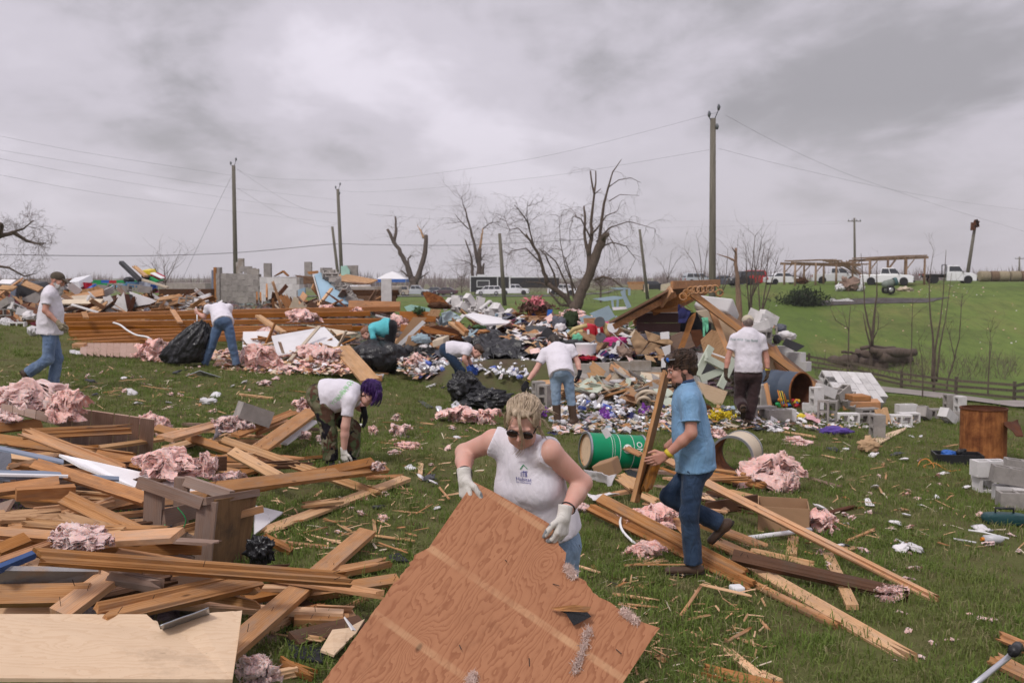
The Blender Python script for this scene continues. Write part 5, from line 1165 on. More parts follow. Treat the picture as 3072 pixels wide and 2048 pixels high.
 # --- vehicles
VG='vehicles parked along the road and on the rise'
def wheel(e,x,y,r,wd=.22):
 m=Matrix.Translation((x,y,r))@Matrix.Rotation(R(90),4,'X')
 w_=MB().lathe([(r*.62,-wd/2),(r*.94,-wd/2),(r,-wd/4),(r,wd/4),(r*.94,wd/2),(r*.62,wd/2)],18,m).make('wheel',rubber,e,True)
 MB().lathe([(0,-wd*.42),(r*.25,-wd*.5),(r*.62,-wd*.38),(r*.62,wd*.38),(r*.25,wd*.5),(0,wd*.42)],14,m).make('rim',chrome,w_,True)
def loft(b,lo,hi):
 """lo/hi: [(x, half width, z)] front-to-back outlines joined into a tapering cabin"""
 n=len(lo);V=[]
 for(x,w_,z)in lo:V+=[(x,-w_,z),(x,w_,z)]
 for(x,w_,z)in hi:V+=[(x,-w_,z),(x,w_,z)]
 h=2*n;Fc=[]
 for i in range(n-1):
  a,c=2*i,2*i+2;Fc+=[(a,c,h+c,h+a),(a+1,h+a+1,h+c+1,c+1),(h+a,h+c,h+c+1,h+a+1),(a,a+1,c+1,c)]
 Fc+=[(0,h,h+1,1),(2*n-2,2*n-1,h+2*n-1,h+2*n-2)];b.add(V,Fc)
KINDS=dict(suv=dict(L=4.7,W=1.86,r=.36,belt=.98,top=1.70,cab=(-2.25,-1.95,1.35,.55),hood=(2.3,.92)),sedan=dict(L=4.7,W=1.8,r=.33,belt=.92,top=1.44,cab=(-1.75,-1.05,1.15,.35),hood=(2.3,.82)),van=dict(L=4.9,W=1.9,r=.34,belt=1.0,top=1.78,cab=(-2.4,-2.2,1.65,.95),hood=(2.4,.9)),pickup=dict(L=5.7,W=1.98,r=.40,belt=1.15,top=1.90,cab=(-.75,-.60,1.50,.75),hood=(2.8,1.08),bed=(-2.8,-.8)),flatbed=dict(L=6.1,W=2.0,r=.42,belt=1.25,top=2.05,cab=(-.35,-.25,1.55,.9),hood=(2.9,1.15),flat=(-3.0,-.5)),jeep=dict(L=4.2,W=1.8,r=.40,belt=1.1,top=1.85,cab=(-1.9,-1.8,.75,.5),hood=(2.0,1.05)))
def vehicle(kind,label,t,x,y,yaw,paint,Y=None,name=None,s=1.0):
 k=KINDS[kind];p=G(t,x,y,0)if Y is None else P(t,x,y,Y)
 if Y:p.z=max(p.z,gz(p.x,p.y))if p.z>gz(p.x,p.y)-.6 else gz(p.x,p.y)
 e=empty(name or{'suv':'parked_suv','sedan':'parked_car','van':'parked_van','pickup':'pickup_truck','flatbed':'flatbed_truck','jeep':'parked_jeep'}[kind],p,R(yaw),label,{'suv':'car','sedan':'car','van':'van','pickup':'pickup','flatbed':'truck','jeep':'jeep'}[kind],VG)
 e.matrix_basis=e.matrix_basis@Matrix.Scale(s,4);BASE[e.name]=e.matrix_basis.copy()
 L,W,r,be,tp=k['L'],k['W']/2,k['r'],k['belt'],k['top'];c0,c1,c2,c3=k['cab'];hx,hz=k['hood'];g=r*.62;xr,xf=-L*.29,L*.31
 back=k['flat'][1]if 'flat' in k else-L/2
 lo=[(hx,W*.86,g),(hx-.25,W,g),(c2,W,g),(0,W,g),(max(c0,back),W,g),(back+.05,W*.95,g)]
 hi=[(hx-.05,W*.80,hz*.86),(hx-.4,W*.9,hz),(c2,W*.94,be),(0,W*.95,be),(max(c0,back),W*.95,be if kind!='sedan' else be),(back+.0,W*.88,be*(.93 if kind=='sedan' else 1))]
 b=MB();loft(b,lo,hi);o=b.make('body',paint,e,False);md=o.modifiers.new('bevel','BEVEL');md.width=.06;md.segments=2;md.angle_limit=R(20)
 b=MB();loft(b,[(c2,W*.93,be-.02),(c3,W*.94,be-.02),(c1+.1,W*.94,be-.02),(c0,W*.9,be-.02)],[(c3+.12,W*.74,tp-.06),(c3-.15,W*.76,tp),(c1+.15,W*.76,tp),(c1,W*.74,tp-.05)]);o=b.make('cabin',paint,e);md=o.modifiers.new('bevel','BEVEL');md.width=.05;md.segments=2
 def pane(nm,q):
  pts_=[Vector(v)for v in q];n=newell(pts_);cen=sum(pts_,Vector())/4;n=n if n.dot(cen-Vector((0,0,be)))>0 else-n
  sheetl=MB().add([v+n*.012 for v in pts_]+[v-n*.02 for v in pts_],[(0,1,2,3),(7,6,5,4),(0,4,5,1),(1,5,6,2),(2,6,7,3),(3,7,4,0)]);sheetl.make(nm,glass,e)
 def cabpt(u,v,sd):
  xb=c0+(c2-c0)*u;xt=c1+(c3+.1-c1)*u;return(xb+(xt-xb)*v,sd*(W*.93+(W*.755-W*.93)*v),be+(tp-be)*v)
 spl=(0.04,.34,.37,.66,.69,.96)if kind in('suv','van')else(.06,.48,.52,.96)if kind in('sedan','pickup')else(.1,.92)
 for sd in(-1,1):
  for i in range(0,len(spl),2):pane('window',[cabpt(spl[i],.14,sd),cabpt(spl[i+1],.14,sd),cabpt(spl[i+1],.86,sd),cabpt(spl[i],.86,sd)])
 pane('windscreen',[(c2-.02,-W*.84,be+.05),(c2-.02,W*.84,be+.05),(c3+.17,W*.66,tp-.14),(c3+.17,-W*.66,tp-.14)])
 pane('rear_window',[(c0+.03,-W*.8,be+.08),(c0+.03,W*.8,be+.08),(c1+.01,W*.64,tp-.14),(c1+.01,-W*.64,tp-.14)])
 for sd in(-1,1):
  for x_ in(xr,xf):wheel(e,x_,sd*(W-.10),r)
  MB().box((hx-.04,sd*W*.66,hz*.74),(.10,.34,.16)).make('headlight',lampm,e);MB().box((-L/2+.02,sd*W*.84,be*.78),(.08,.2,.26)).make('tail_light',tailm,e)
  MB().box((c2-.25,sd*(W+.08),be+.08),(.12,.16,.14)).make('mirror',plastblk,e)
 MB().box((hx-.02,0,hz*.70),(.08,W*.85,.2)).make('grille',plastblk,e);MB().box((hx+.02,0,g+.14),(.16,W*1.75,.22)).make('bumper',plastblk if kind in('pickup','flatbed','jeep')else paint,e)
 for x_ in(xr,xf):
  for sd in(-1,1):MB().lathe([(r*1.13,-.04),(r*1.13,.04),(0,.04),(0,-.04)],16,Matrix.Translation((x_,sd*(W-.005),r))@Matrix.Rotation(R(90),4,'X')).make('wheel_arch',plastblk,e)
 if 'bed' in k:
  x0,x1=k['bed'];MB().box(((x0+x1)/2+.05,0,be+.005),(x1-x0-.25,W*1.6,.02)).make('bed_floor',plastblk,e)
 if 'flat' in k:
  x0,x1=k['flat'];MB().box(((x0+x1)/2,0,.98),(x1-x0,2.2,.12)).make('flat_deck',plastblk,e);MB().box(((x0+x1)/2,0,.78),(x1-x0,.9,.26)).make('chassis',plastblk,e)
  for sd in(-1,1):MB().bar((x1-.03,sd*.95,1.0),(x1-.03,sd*.95,2.15),.09,.09).make('headache_rack',plastblk,e)
  MB().bar((x1-.03,-.95,2.12),(x1-.03,.95,2.12),.09,.09).make('headache_rack',plastblk,e)
 return e
pw,pg,pdb,pmr,psv,pbk,prd,ptn,pwd=carpaint('white_car_paint',(.74,.74,.76)),carpaint('grey_car_paint',(.14,.145,.16)),carpaint('blue_grey_car_paint',(.085,.095,.125)),carpaint('maroon_car_paint',(.07,.03,.04)),carpaint('silver_car_paint',(.42,.44,.48)),carpaint('black_car_paint',(.016,.016,.018)),carpaint('red_car_paint',(.40,.018,.022)),carpaint('champagne_car_paint',(.40,.34,.28)),carpaint('dusty_white_paint',(.60,.60,.62),.45)
vehicle('van','champagne minivan beside the blue-and-white canopy','b',1290,402,178,ptn,186)
vehicle('suv','white estate car at the left end of the parked row','b',1185,405,20,pw,183)
vehicle('pickup','dark grey crew-cab truck under the two-pronged tree','b',1455,402,-6,psv,186)
vehicle('sedan','blue-grey saloon in the middle of the parked row','b',1640,395,0,pdb,190)
vehicle('sedan','dark maroon saloon right of the blue-grey one','b',1722,396,175,pmr,188)
vehicle('suv','white SUV in front of the black trailer','b',2105,397,182,pw,183)
vehicle('pickup','white pickup parked beside the black trailer','c',125,393,-3,pw,183)
vehicle('pickup','white truck seen through the low leaning tree','c',560,394,-25,pw,180)
vehicle('sedan','black car beside the wrecked house remains','c',1350,376,5,pbk,150)
vehicle('suv','silver car just left of the tall thick pole','c',1745,303,12,psv,150)
vehicle('sedan','dark car just right of the tall thick pole','c',1985,318,0,pdb,135)
vehicle('jeep','black open-topped jeep behind the snapped stub','c',2150,318,190,pbk,128)
vehicle('jeep','red jeep among the saplings','c',2290,316,-4,prd,128)
vehicle('sedan','small white car left of the shed frames','d',225,316,8,pw,125)
vehicle('pickup','dusty white crew-cab pickup under the left shed frame','d',690,304,-12,pwd,122)
vehicle('pickup','white pickup under the right shed frame','d',1145,306,-24,pw,112)
vehicle('flatbed','white truck with black flat bed near the hay bales','d',1685,300,-10,pw,116)
p=P('b',2185,385,194);p.z=gz(p.x,p.y);e=empty('box_trailer',p,0,'long black box trailer with white trim on the roadside','trailer',VG)
MB().box((-1.5,0,2.0),(7.6,2.5,2.9)).make('trailer_body',pbk,e);MB().box((7.2,0,2.35),(9.4,2.5,2.0)).make('trailer_nose',pbk,e)
for x0,x1,z0,z1 in((-5.3,2.3,3.45,3.62),(2.5,12,3.32,3.5),(2.2,2.45,.6,3.6),(-.1,.08,.6,3.5),(-5.35,-5.2,.6,3.6)):MB().box(((x0+x1)/2,-1.27,(z0+z1)/2),(x1-x0,.1,z1-z0)).make('trim',pw,e)
for x0,x1,z0,z1 in((-4.0,-1.6,1.5,1.62),(-4.0,-1.6,2.7,2.82),(-4.05,-3.93,1.5,2.82),(-1.67,-1.55,1.5,2.82)):MB().box(((x0+x1)/2,-1.3,(z0+z1)/2),(x1-x0,.12,z1-z0)).make('hatch_frame',pw,e)
MB().box((-2.8,-1.27,2.16),(2.2,.05,1.1)).make('hatch',slate,e);MB().box((-3.2,0,3.75),(1.6,1.2,.35)).make('roof_vent',pw,e)
for x in(-1.2,-.2):wheel(e,x,-1.15,.42);wheel(e,x,1.15,.42)
p=P('b',1258,392,196);p.z=gz(p.x,p.y);e=empty('canopy_tent',p,0,'white pop-up canopy with blue valance behind the parked cars','canopy')
h=3.05;b=MB();n=2.9
b.add([(-n,-n,h),(n,-n,h),(n,n,h),(-n,n,h),(0,0,h+1.5),(-n*.45,-n*.45,h+.95),(n*.45,-n*.45,h+.95),(n*.45,n*.45,h+.95),(-n*.45,n*.45,h+.95)],[(0,1,6,5),(1,2,7,6),(2,3,8,7),(3,0,5,8),(5,6,4),(6,7,4),(7,8,4),(8,5,4)]);b.make('canopy',whitep,e)
for a,c in(((-n,-n),(n,-n)),((n,-n),(n,n)),((n,n),(-n,n)),((-n,n),(-n,-n))):MB().bar((*a,h-.3),(*c,h-.3),.03,.62).make('valance',bluep2,e)
for x in(-n,n):
 for y in(-n,n):MB().tube([(x,y,0),(x,y,h)],.05,6).make('leg',steel,e)
 # --- shed frames, bales, log pile and litter on the rise
timb=wood('shed_timber',(.20,.135,.095),(.33,.235,.165))
def shed(label,x0,x1,ytop0,ytop1,Y,dep,nsl,fallen=0):
 e=empty('roofless_shed',G('d',(x0+x1)/2,310,0),0,label,'shed','roofless shed frames on the rise');fr=[]
 for r_ in(0,1):
  row=[]
  for k in range(4):
   u=k/3;x=x0+(x1-x0)*u+r_*(12 if r_ else 0);tp=P('d',x,ytop0+(ytop1-ytop0)*u,Y);tp.y+=r_*dep;b_=Vector((tp.x,tp.y,gz(tp.x,tp.y)-.3));row.append((b_,tp))
   if not(fallen and k==3):MB().tube([b_,tp],[.13,.11],8).wmake('post',timb,e,True)
   if k<3 and not(fallen and k==2):
    MB().bar(b_.lerp(tp,.62),tp.lerp(P('d',x0+(x1-x0)*(k+1)/3,ytop0,Y)+Vector((0,r_*dep,0)),.42),.1,.1).wmake('knee_brace',timb,e)
  fr.append(row);MB().bar(row[0][1]+Vector((-.5,0,.05)),row[3][1]+Vector((.4,0,.05-fallen*.5)),.08,.26).wmake('beam',timb,e)
 for k in range(nsl):
  u=(k+.5)/nsl;a=fr[0][0][1].lerp(fr[0][3][1],u);c=fr[1][0][1].lerp(fr[1][3][1],u);d=(c-a)*.12;f=fallen*max(0,u-.6)*2.2
  MB().bar(a-d+Vector((random.uniform(-.1,.1),0,.25-f*random.random())),c+d+Vector((0,0,.35-f)),.09,.14).wmake('roof_slat',timb,e)
 return e
shed('left roofless shed frame of posts and slats, its right end broken down',335,880,118,98,112,5,20,1)
shed('right roofless shed frame of posts and slats over the white pickup',992,1478,92,68,112,6,22)
rr=random.Random(9)
for k in range(16):plank('d',(rr.uniform(660,800),rr.uniform(90,150),113),(rr.uniform(860,1010),rr.uniform(110,240),113.5),.12,.06,timb,'broken roof slat hanging between the two shed frames',name='roof_slat_debris',group='slats fallen between the shed frames')
for k,(x,c)in enumerate(((1998,0),(2088,1),(2165,0),(2268,0),(2352,1),(2440,0))):
 p=P('d',x,278,148);p.z=gz(p.x,p.y);m=Matrix.Translation(p+Vector((0,0,.78)))@Matrix.Rotation(R(90),4,'Y')@Matrix.Rotation(R(rr.uniform(-4,4)),4,'X')
 o=MB().lathe([(0,-.85),(.6,-.86),(.76,-.8),(.80,-.6),(.80,.6),(.76,.8),(.6,.86),(0,.85)],22).make('hay_bale',straw if c==0 else plain('old_hay',(.15,.10,.065),.95,.3,9,.9,70),None,True,m);o.scale=(1,1,(.92,.66,.92,.88,.7,.9)[k]);tag(o,('leftmost round hay bale on the rise','dark weathered second hay bale in the row','third round hay bale from the left','fourth round hay bale from the left','dark fifth hay bale at the right edge','last hay bale cut by the picture edge')[k],'hay bale','row of round hay bales')
for k,(x0,y0,x1,y1,r_)in enumerate(((650,985,860,965,.42),(770,960,960,990,.4),(860,905,1100,940,.36),(920,862,1210,858,.16),(1050,905,1390,905,.36),(900,985,1150,1020,.4),(1100,950,1340,960,.38),(745,892,905,918,.1),(1000,880,1200,905,.25),(960,945,1200,985,.35))):
 a,c=G('d',x0,1030,0),G('d',x1,1030,0);a,c=P('d',x0,y0,a.y+rr.uniform(-1,2)),P('d',x1,y1,a.y+rr.uniform(-1,2));n=6
 o=MB().tube([a.lerp(c,i/n)-a+Vector((0,0,rr.uniform(-.06,.06)))for i in range(n+1)],[r_*rr.uniform(.85,1.1)for _ in range(n+1)],10).make('cut_log',bark,None,True,Matrix.Translation(a));tag(o,('leftmost stout log of the pile behind the fence','log overlapping the leftmost one of the pile','upper left log under the thin pole of the pile','thin pole on the very top of the log pile','long log at the upper right of the pile','lowest log at the middle front of the pile','log below the long upper right one','thin stick poking out left of the log pile','small log under the top pole of the pile','middle log in the heart of the pile')[k],'log','logs piled behind the fence')
b=MB();rr=random.Random(12)
for k in range(900):
 q=G('d',rr.uniform(500,2300),rr.uniform(960,1150),0);d=Vector((rr.gauss(0,.5),rr.gauss(0,.5),rr.uniform(.4,1.4)));b.add([q+Vector((-.015,0,0)),q+Vector((.015,0,0)),q+d],[(0,1,2)])
tag(b.make('brush',twig),'dead weeds and brush along the fence line','brush',kind='stuff')
plank('d',(-230,338,116),(700,338,116),.5,.45,polem,'long fallen pole lying across the rise',name='fallen_pole',cat='pole')
c,s=bb('d',290,370,550,492,0,.6);b=MB();rr=random.Random(4)
for k in range(2600):
 d=Vector((rr.gauss(0,.42),rr.gauss(0,.4),rr.gauss(-.1,.36)));d=Vector((d.x,d.y,max(d.z,-.48)));q=c+Vector((d.x*s.x*(.9-.6*max(0,d.z)),d.y*s.y,d.z*s.z));v=Vector((rr.gauss(0,.2),rr.gauss(0,.2),rr.gauss(.1,.2)));w_=Vector((rr.gauss(0,.05),rr.gauss(0,.05),rr.gauss(0,.05)))
 b.add([q-w_,q+w_,q+v],[(0,1,2)])
e=empty('uprooted_cedar',c-Vector((0,0,s.z/2)),0,'dark green uprooted cedar lying on the slope below the shed frames','tree');b.wmake('foliage',cedar,e);MB().tube([P('d',505,488,98),P('d',480,430,98),P('d',400,380,98)],[.1,.12,.05],6).wmake('trunk',bark,e,True)
sheet('torn_tarpaulin','d',[(640,465),(650,415),(700,440),(800,425),(862,455),(800,470)],.06,whitep,'white crumpled sheet below the shed frames','sheet',k=100)
sheet('burnt_ground','d',[(545,490),(560,445),(1000,420),(1500,425),(1700,415),(1500,462),(1000,470)],.02,plain('ash',(.07,.062,.06),.95,.35,1.0,.3,8),'dark ash streak across the green slope','ash',k=.05)
for k,(x0,y0,x1,y1,m_,lab)in enumerate(((750,265,890,370,greyw,'dark tangle of wreckage between the two shed pickups'),(695,300,760,368,whitep,'white crumpled sheet metal left of the dark tangle'),(890,290,940,365,whitep,'white sheet metal right of the dark tangle'),(365,245,440,305,darkw,'round dark brush heap under the left shed frame'),(1240,330,1390,392,cream,'heap of broken yellow boards on the bare slope'))):
 blob('debris_heap','d',(x0,y0,x1,y1),106,m_,lab,'debris',.7,amp=.8,freq=3.2,sub=4,fine=.5,fib=300)
p=P('d',1155,380,104);p.z=gz(p.x,p.y);e=empty('field_sprayer',p,0,'small green-and-white wheeled tank on the bare slope','machine')
MB().lathe([(0,-1.2),(.5,-1.15),(.75,-.8),(.75,.8),(.5,1.15),(0,1.2)],16,Matrix.Translation((0,0,1.1))@Matrix.Rotation(R(75),4,'Y')@Matrix.Scale(.55,4)).make('tank',plain('grey_green_tank',(.20,.23,.20),.6),e,True)
MB().lathe([(.8,-.3),(.8,.3),(0,.3),(0,-.3)],14,Matrix.Translation((.65,-.1,1.3))@Matrix.Rotation(R(75),4,'Y')@Matrix.Scale(.55,4)).make('drum_end',plain('teal_tank_end',(.07,.14,.14),.6),e,True)
for sd in(-.7,.7):wheel(e,0,sd,.45,.25)
for k,(q,m_,lab)in enumerate((([(1130,290),(1260,285),(1260,350),(1130,350)],plytan,'tan wall remnant of a wrecked house on the rise'),([(1125,280),(1280,278),(1285,300),(1120,300)],pine2,'orange boards on top of the tan wall remnant'),([(1270,300),(1310,300),(1310,370),(1270,370)],cream,'pale upright wall piece of the wrecked house'),([(1420,305),(1500,290),(1505,370),(1415,372)],cream,'pale gable piece beside the black car'),([(1520,285),(1610,282),(1610,325),(1520,325)],brownw,'brown wall piece of the wrecked house'))):
 sheet('house_wall_remnant','c',q,.3,m_,lab,'wall',k=140)
rr=random.Random(77);lm=[blob_mesh((.28,.2,.14),90+k,sub=2,amp=.6)for k in range(3)]
for k,me in enumerate(lm):me.materials.append((whitec,pink,pale)[k])
scatter(45,'d',[(60,480),(2352,460),(2352,1080),(1500,900),(450,900),(60,560)],lm,'litter_scrap','small pale scrap blown onto the green hillside','litter','scraps on the hillside',.25,.7,seed=3)
scatter(40,'d',[(1250,330),(1900,290),(2352,400),(1700,420),(1250,400)],lm,'litter_scrap','small pale scrap on the bare slope below the trucks','litter','scraps below the trucks',.3,.8,seed=4)
# --- wreckage helpers
def pbox(name,t,x0,y0,x1,y1,k,dep,mat,label,cat,yaw=0,roll=0,pitch=0,group=None,bev=.012):
 c,s=bb(t,x0,y0,x1,y1,k,1.0);s.y=dep;c.y=pt(t,((x0+x1)/2,y1,k)).y+dep*.5
 m=Matrix.Translation(c)@Matrix.Rotation(R(yaw),4,'Z')@Matrix.Rotation(R(roll),4,'Y')@Matrix.Rotation(R(pitch),4,'X')
 o=MB().box((0,0,0),s).make(name,mat,None,False,m)
 md=o.modifiers.new('bevel','BEVEL');md.width=bev;md.segments=2
 return tag(o,label,cat,group)
def hexa(name,t,quad,k,ext,mat,label,cat,parent=None,bev=.015):
 q=[pt(t,(*a,k)if len(a)==2 else a)for a in quad];e=Vector(ext);o0=q[0].copy();V=[v-o0 for v in q]+[v+e-o0 for v in q]
 o=MB().add(V,[(3,2,1,0),(4,5,6,7)]+[(i,(i+1)%4,4+(i+1)%4,4+i)for i in range(4)]).make(name,mat,parent,False,Matrix.Translation(o0))
 bm=bmesh.new();bm.from_mesh(o.data);bmesh.ops.recalc_face_normals(bm,faces=bm.faces[:]);bm.to_mesh(o.data);bm.free()
 md=o.modifiers.new('bevel','BEVEL');md.width=bev;md.segments=2
 if not parent:tag(o,label,cat)
 return o
def drape(name,t,quad,k,mat,label,cat,amp=.06,n=26,freq=3,seed=1,group=None,sag=.1):
 """crumpled cloth, paper or plastic: a bilinear patch with folds and thickness"""
 q=[np.array(pt(t,(*a,k)if len(a)==2 else a))for a in quad];u=np.linspace(0,1,n);U,W_=np.meshgrid(u,u,indexing='ij');U,W_=U[...,None],W_[...,None]
 p=(q[0]*(1-U)+q[1]*U)*(1-W_)+(q[3]*(1-U)+q[2]*U)*W_;nr=nv(np.cross(q[1]-q[0],q[3]-q[0]));f=p.reshape(-1,3)
 d=fbm(f*freq+seed*9.1,3,.55);d2=.3-np.abs(fbm(f*freq*1.7+seed*3.3,2))*2;f=f+nr*(d*amp*1.5+d2*amp)[:,None]+np.stack([fbm(f*freq*.8+31+seed,2),fbm(f*freq*.8+57+seed,2),fbm(f*freq*.8+71,2)-sag*.5],1)*amp*1.6
 o0=f[0].copy();i=np.arange(n*n).reshape(n,n);Q=np.stack([i[:-1,:-1],i[1:,:-1],i[1:,1:],i[:-1,1:]],-1).reshape(-1,4)
 o=link(name,np_mesh(f-o0,Q,name),mat,None,True,Matrix.Translation(o0));md=o.modifiers.new('thickness','SOLIDIFY');md.thickness=.006
 return tag(o,label,cat,group)
def blockwall(label,t,a,b,courses,mat,gaps=None,H=.2,Lb=.4,name='block_wall',cat='wall',jitter=.0,topgaps=()):
 """wall of concrete blocks from a to b (top corners), laid in running bond; every block is its own object"""
 A,B=pt(t,a),pt(t,b);d=(B-A);L=Vector((d.x,d.y,0)).length;n=max(1,round(L/Lb));ang=math.atan2(d.y,d.x);rr=random.Random(len(label))
 e=empty(name,(A.x,A.y,A.z-courses*H),ang,label,cat);me=blkmesh(mat)
 for c in range(courses):
  for k in range(n+(c%2)):
   if c<len(topgaps)and any(g0<=k<=g1 for g0,g1 in topgaps[c]):continue
   x0=max(0,(k-.5*(c%2))*Lb);x1=min(L,(k+1-.5*(c%2))*Lb)
   if x1-x0<.1:continue
   o=bpy.data.objects.new('block',me);COL.objects.link(o);o.parent=e;zz=courses*H-(c+.5)*H+d.z*((x0+x1)/2/L)
   o.matrix_basis=Matrix.Translation(((x0+x1)/2,rr.uniform(-.006,.006)-.0,zz))@Matrix.Rotation(rr.gauss(0,jitter),4,'Z')@Matrix.Diagonal(((x1-x0-.004)/.39,1,(H-.004)/.19,1))
 MB().box((L/2,.0,courses*H/2),(L-.02,.15,courses*H-.02)).make('mortar',conc,e)if not topgaps else None
 return e
def mound(t,xs_,vt,vb,Yf,Yb,mat,name='rubble_heap',label='',amp=.22,seed=1):
 """the packed fine debris a heap of wreckage is made of: front slope, crest and back slope"""
 nu,nw=70,30;V=[];x=np.linspace(xs_[0],xs_[-1],nu);T0=np.interp(x,xs_,vt);B0=np.interp(x,xs_,vb)
 for i in range(nu):
  c=P(t,x[i],T0[i],Yb);f=P(t,x[i],B0[i],Yf);bk=Vector((c.x*1.06,c.y+2.2,gz(c.x,c.y+2.2)-.2));fz=Vector((f.x,f.y-.05,min(f.z,gz(f.x,f.y))-.1))
  for k in range(nw):
   u=k/(nw-1)
   if u<.08:p=fz.lerp(f,u/.08)
   elif u<.7:p=f.lerp(c,(u-.08)/.62)
   else:p=c.lerp(bk,(u-.7)/.3)
   V.append(p)
 V=np.array([tuple(v)for v in V]);V=V+np.stack([fbm(V*1.9+seed,3),fbm(V*1.9+seed+20,3)-.15,fbm(V*2.3+seed+40,4,.6)-.25],1)*amp*1.8
 i=np.arange(nu*nw).reshape(nu,nw);Q=np.stack([i[:-1,:-1],i[1:,:-1],i[1:,1:],i[:-1,1:]],-1).reshape(-1,4)
 return tag(link(name,np_mesh(V,Q,name),mat,None,True),label,'rubble',kind='stuff')
t_=MT('fine_rubble');v_=t_.obj;vc=t_.vor(t_.map(v_,(1,1,2.2)),6.5,'Color');vn=t_.noise(v_,9,6,.75)
rubm=t_.bump(t_.math('ADD',t_.vor(t_.map(v_,(1,1,2.2)),6.5),vn),1.0,.12).out(t_.mix(t_.ramp(vn,(.36,0.),(.60,1.)),(.05,.034,.025),t_.mix(.6,(.26,.165,.105),t_.val(vc,.55,.4))),.95,.1)
_fm={}
LOOK=dict(pine_lumber='tan',pine_orange='orange',pale_pine='pale',weathered_wood='grey',dark_wet_wood='dark',brown_stained_wood='brown',plywood_tan='plywood',plywood_dark='umber',cream_board='cream',concrete_block_white='white',maroon_panel='maroon',white_painted_board='white',pale_blue_board='bluish',cardboard='cardboard',dark_slate_panel='black',sage_painted_wood='sage',concrete_block_grey='grey')
def number_from_left(objs,label):
 """look first, then the place in the row as seen in the picture"""
 objs.sort(key=lambda o:o.matrix_basis.translation.x/o.matrix_basis.translation.y)
 for i,o in enumerate(objs):
  n=i+1;sf='th' if 10<n%100<14 else{1:'st',2:'nd',3:'rd'}.get(n%10,'th');L=max(v.co.x for v in o.data.vertices)
  o['label']=f"{LOOK.get(o.data.materials[0].name, 'mixed')} {'' if L < .25 else 'short ' if L < .55 else 'long ' if L > 1.3 else ''}{label}, {n}{sf} from the left"
def filler(n,t,poly,Yf,Yb,vt,vb,mats,label,group,seed,Lr=(.4,1.6),wr=(.05,.2),sheetp=.25,name='splintered_board',tilt=.5,more=1.0):
 """loose boards and scraps covering a heap: distance grows from the front foot (vb) to the crest (vt)"""
 r=random.Random(seed);xs_=[p[0]for p in poly];ys_=[p[1]for p in poly];k=0;tries=0;fine_=MB();done_=[];nt_=n+int(n*more)
 while k<nt_ and tries<n*60:
  tries+=1;x,y=r.uniform(min(xs_),max(xs_)),r.uniform(min(ys_),max(ys_))
  if not inpoly(x,y,poly):continue
  u=(vb-y)/(vb-vt);p=P(t,x,y,Yf+(Yb-Yf)*max(0,min(1.1,u))-r.uniform(0,.35));sh_=r.random()<sheetp
  L=r.uniform(*Lr)*(.6 if sh_ else 1);w_=r.uniform(.25,.6)if sh_ else r.uniform(*wr);th=.018 if sh_ else r.uniform(.02,.045);q=(round(L*4)/4+.1,round(w_*20)/20+.02,round(th,2),sh_,r.randint(0,2));m_=r.choice(mats)
  if(q,m_.name)not in _fm:me=plank_mesh(q[0],q[1],max(.012,q[2]),(r.choice((0,.7)),r.choice((.5,1.0))),0,r.randint(0,999));me.materials.append(m_);_fm[(q,m_.name)]=me
  yaw=r.gauss(0,.5)if r.random()<.6 else r.uniform(-1.57,1.57)
  mb_=Matrix.Translation(p)@Matrix.Rotation(yaw+(math.pi if r.random()<.5 else 0),4,'Z')@Matrix.Rotation(r.gauss(0,tilt),4,'Y')@Matrix.Rotation(r.uniform(-1.2,1.2),4,'X')@Matrix.Translation((-L/2,0,0));me=_fm[(q,m_.name)];k+=1
  if k<=n:o=bpy.data.objects.new(name,me);COL.objects.link(o);o.matrix_basis=mb_;tag(o,label,'board',group);done_.append(o)
  else:fine_.mi=mats.index(m_);fine_.add([mb_@(v.co*.6)for v in me.vertices],[tuple(f.vertices)for f in me.polygons])
 number_from_left(done_,label)
 tag(fine_.make('board_scraps',None,None,False,None,mats),'smaller scraps filling the gaps, '+label.split(' in ')[-1].split(' below ')[-1],'scraps',kind='stuff')
xs2=np.linspace(-6.5,8.2,90);ys2=np.linspace(18.2,32,70);X2,Y2=np.meshgrid(xs2,ys2,indexing='ij')
edge=19.9+2.0*sm(X2,2.6,3.6)+.35*vnoise(np.stack([X2 .ravel()*.7,X2 .ravel()*0+4,X2 .ravel()*0],1)).reshape(X2 .shape)-.35*sm(X2,-2.5,-.2)*(1-sm(X2,.6,1.6))
top=.50+.10*fbm(np.stack([X2 .ravel()*.8,Y2 .ravel()*.8,X2 .ravel()*0],1),3).reshape(X2 .shape)
f2=sm(Y2,edge-.75,edge+.15)*(1-sm(X2,6.0,7.0))*sm(X2,-2.3,-1.1);Z2=np.maximum(T(X2,Y2)-.06,T(X2,Y2)*(1-f2)+top*f2-.05*(1-f2));Z2=np.where((X2<-6)|(Y2>31.5)|(Y2<18.4)|(X2>7.8),T(X2,Y2)-.3,Z2)
i2=np.arange(X2 .size).reshape(X2 .shape);Q2=np.stack([i2[:-1,:-1],i2[1:,:-1],i2[1:,1:],i2[:-1,1:]],-1).reshape(-1,4)
soilg=plain('earth_bank',(.085,.060,.038),.95,.35,3,.6,30,dirt=((.095,.105,.038),.5,1.6),rnd=0)
tag(link('earth_platform',np_mesh(np.stack([X2 .ravel(),Y2 .ravel(),Z2 .ravel()],1),Q2,'earth_platform'),soilg,None,True),kind='structure')
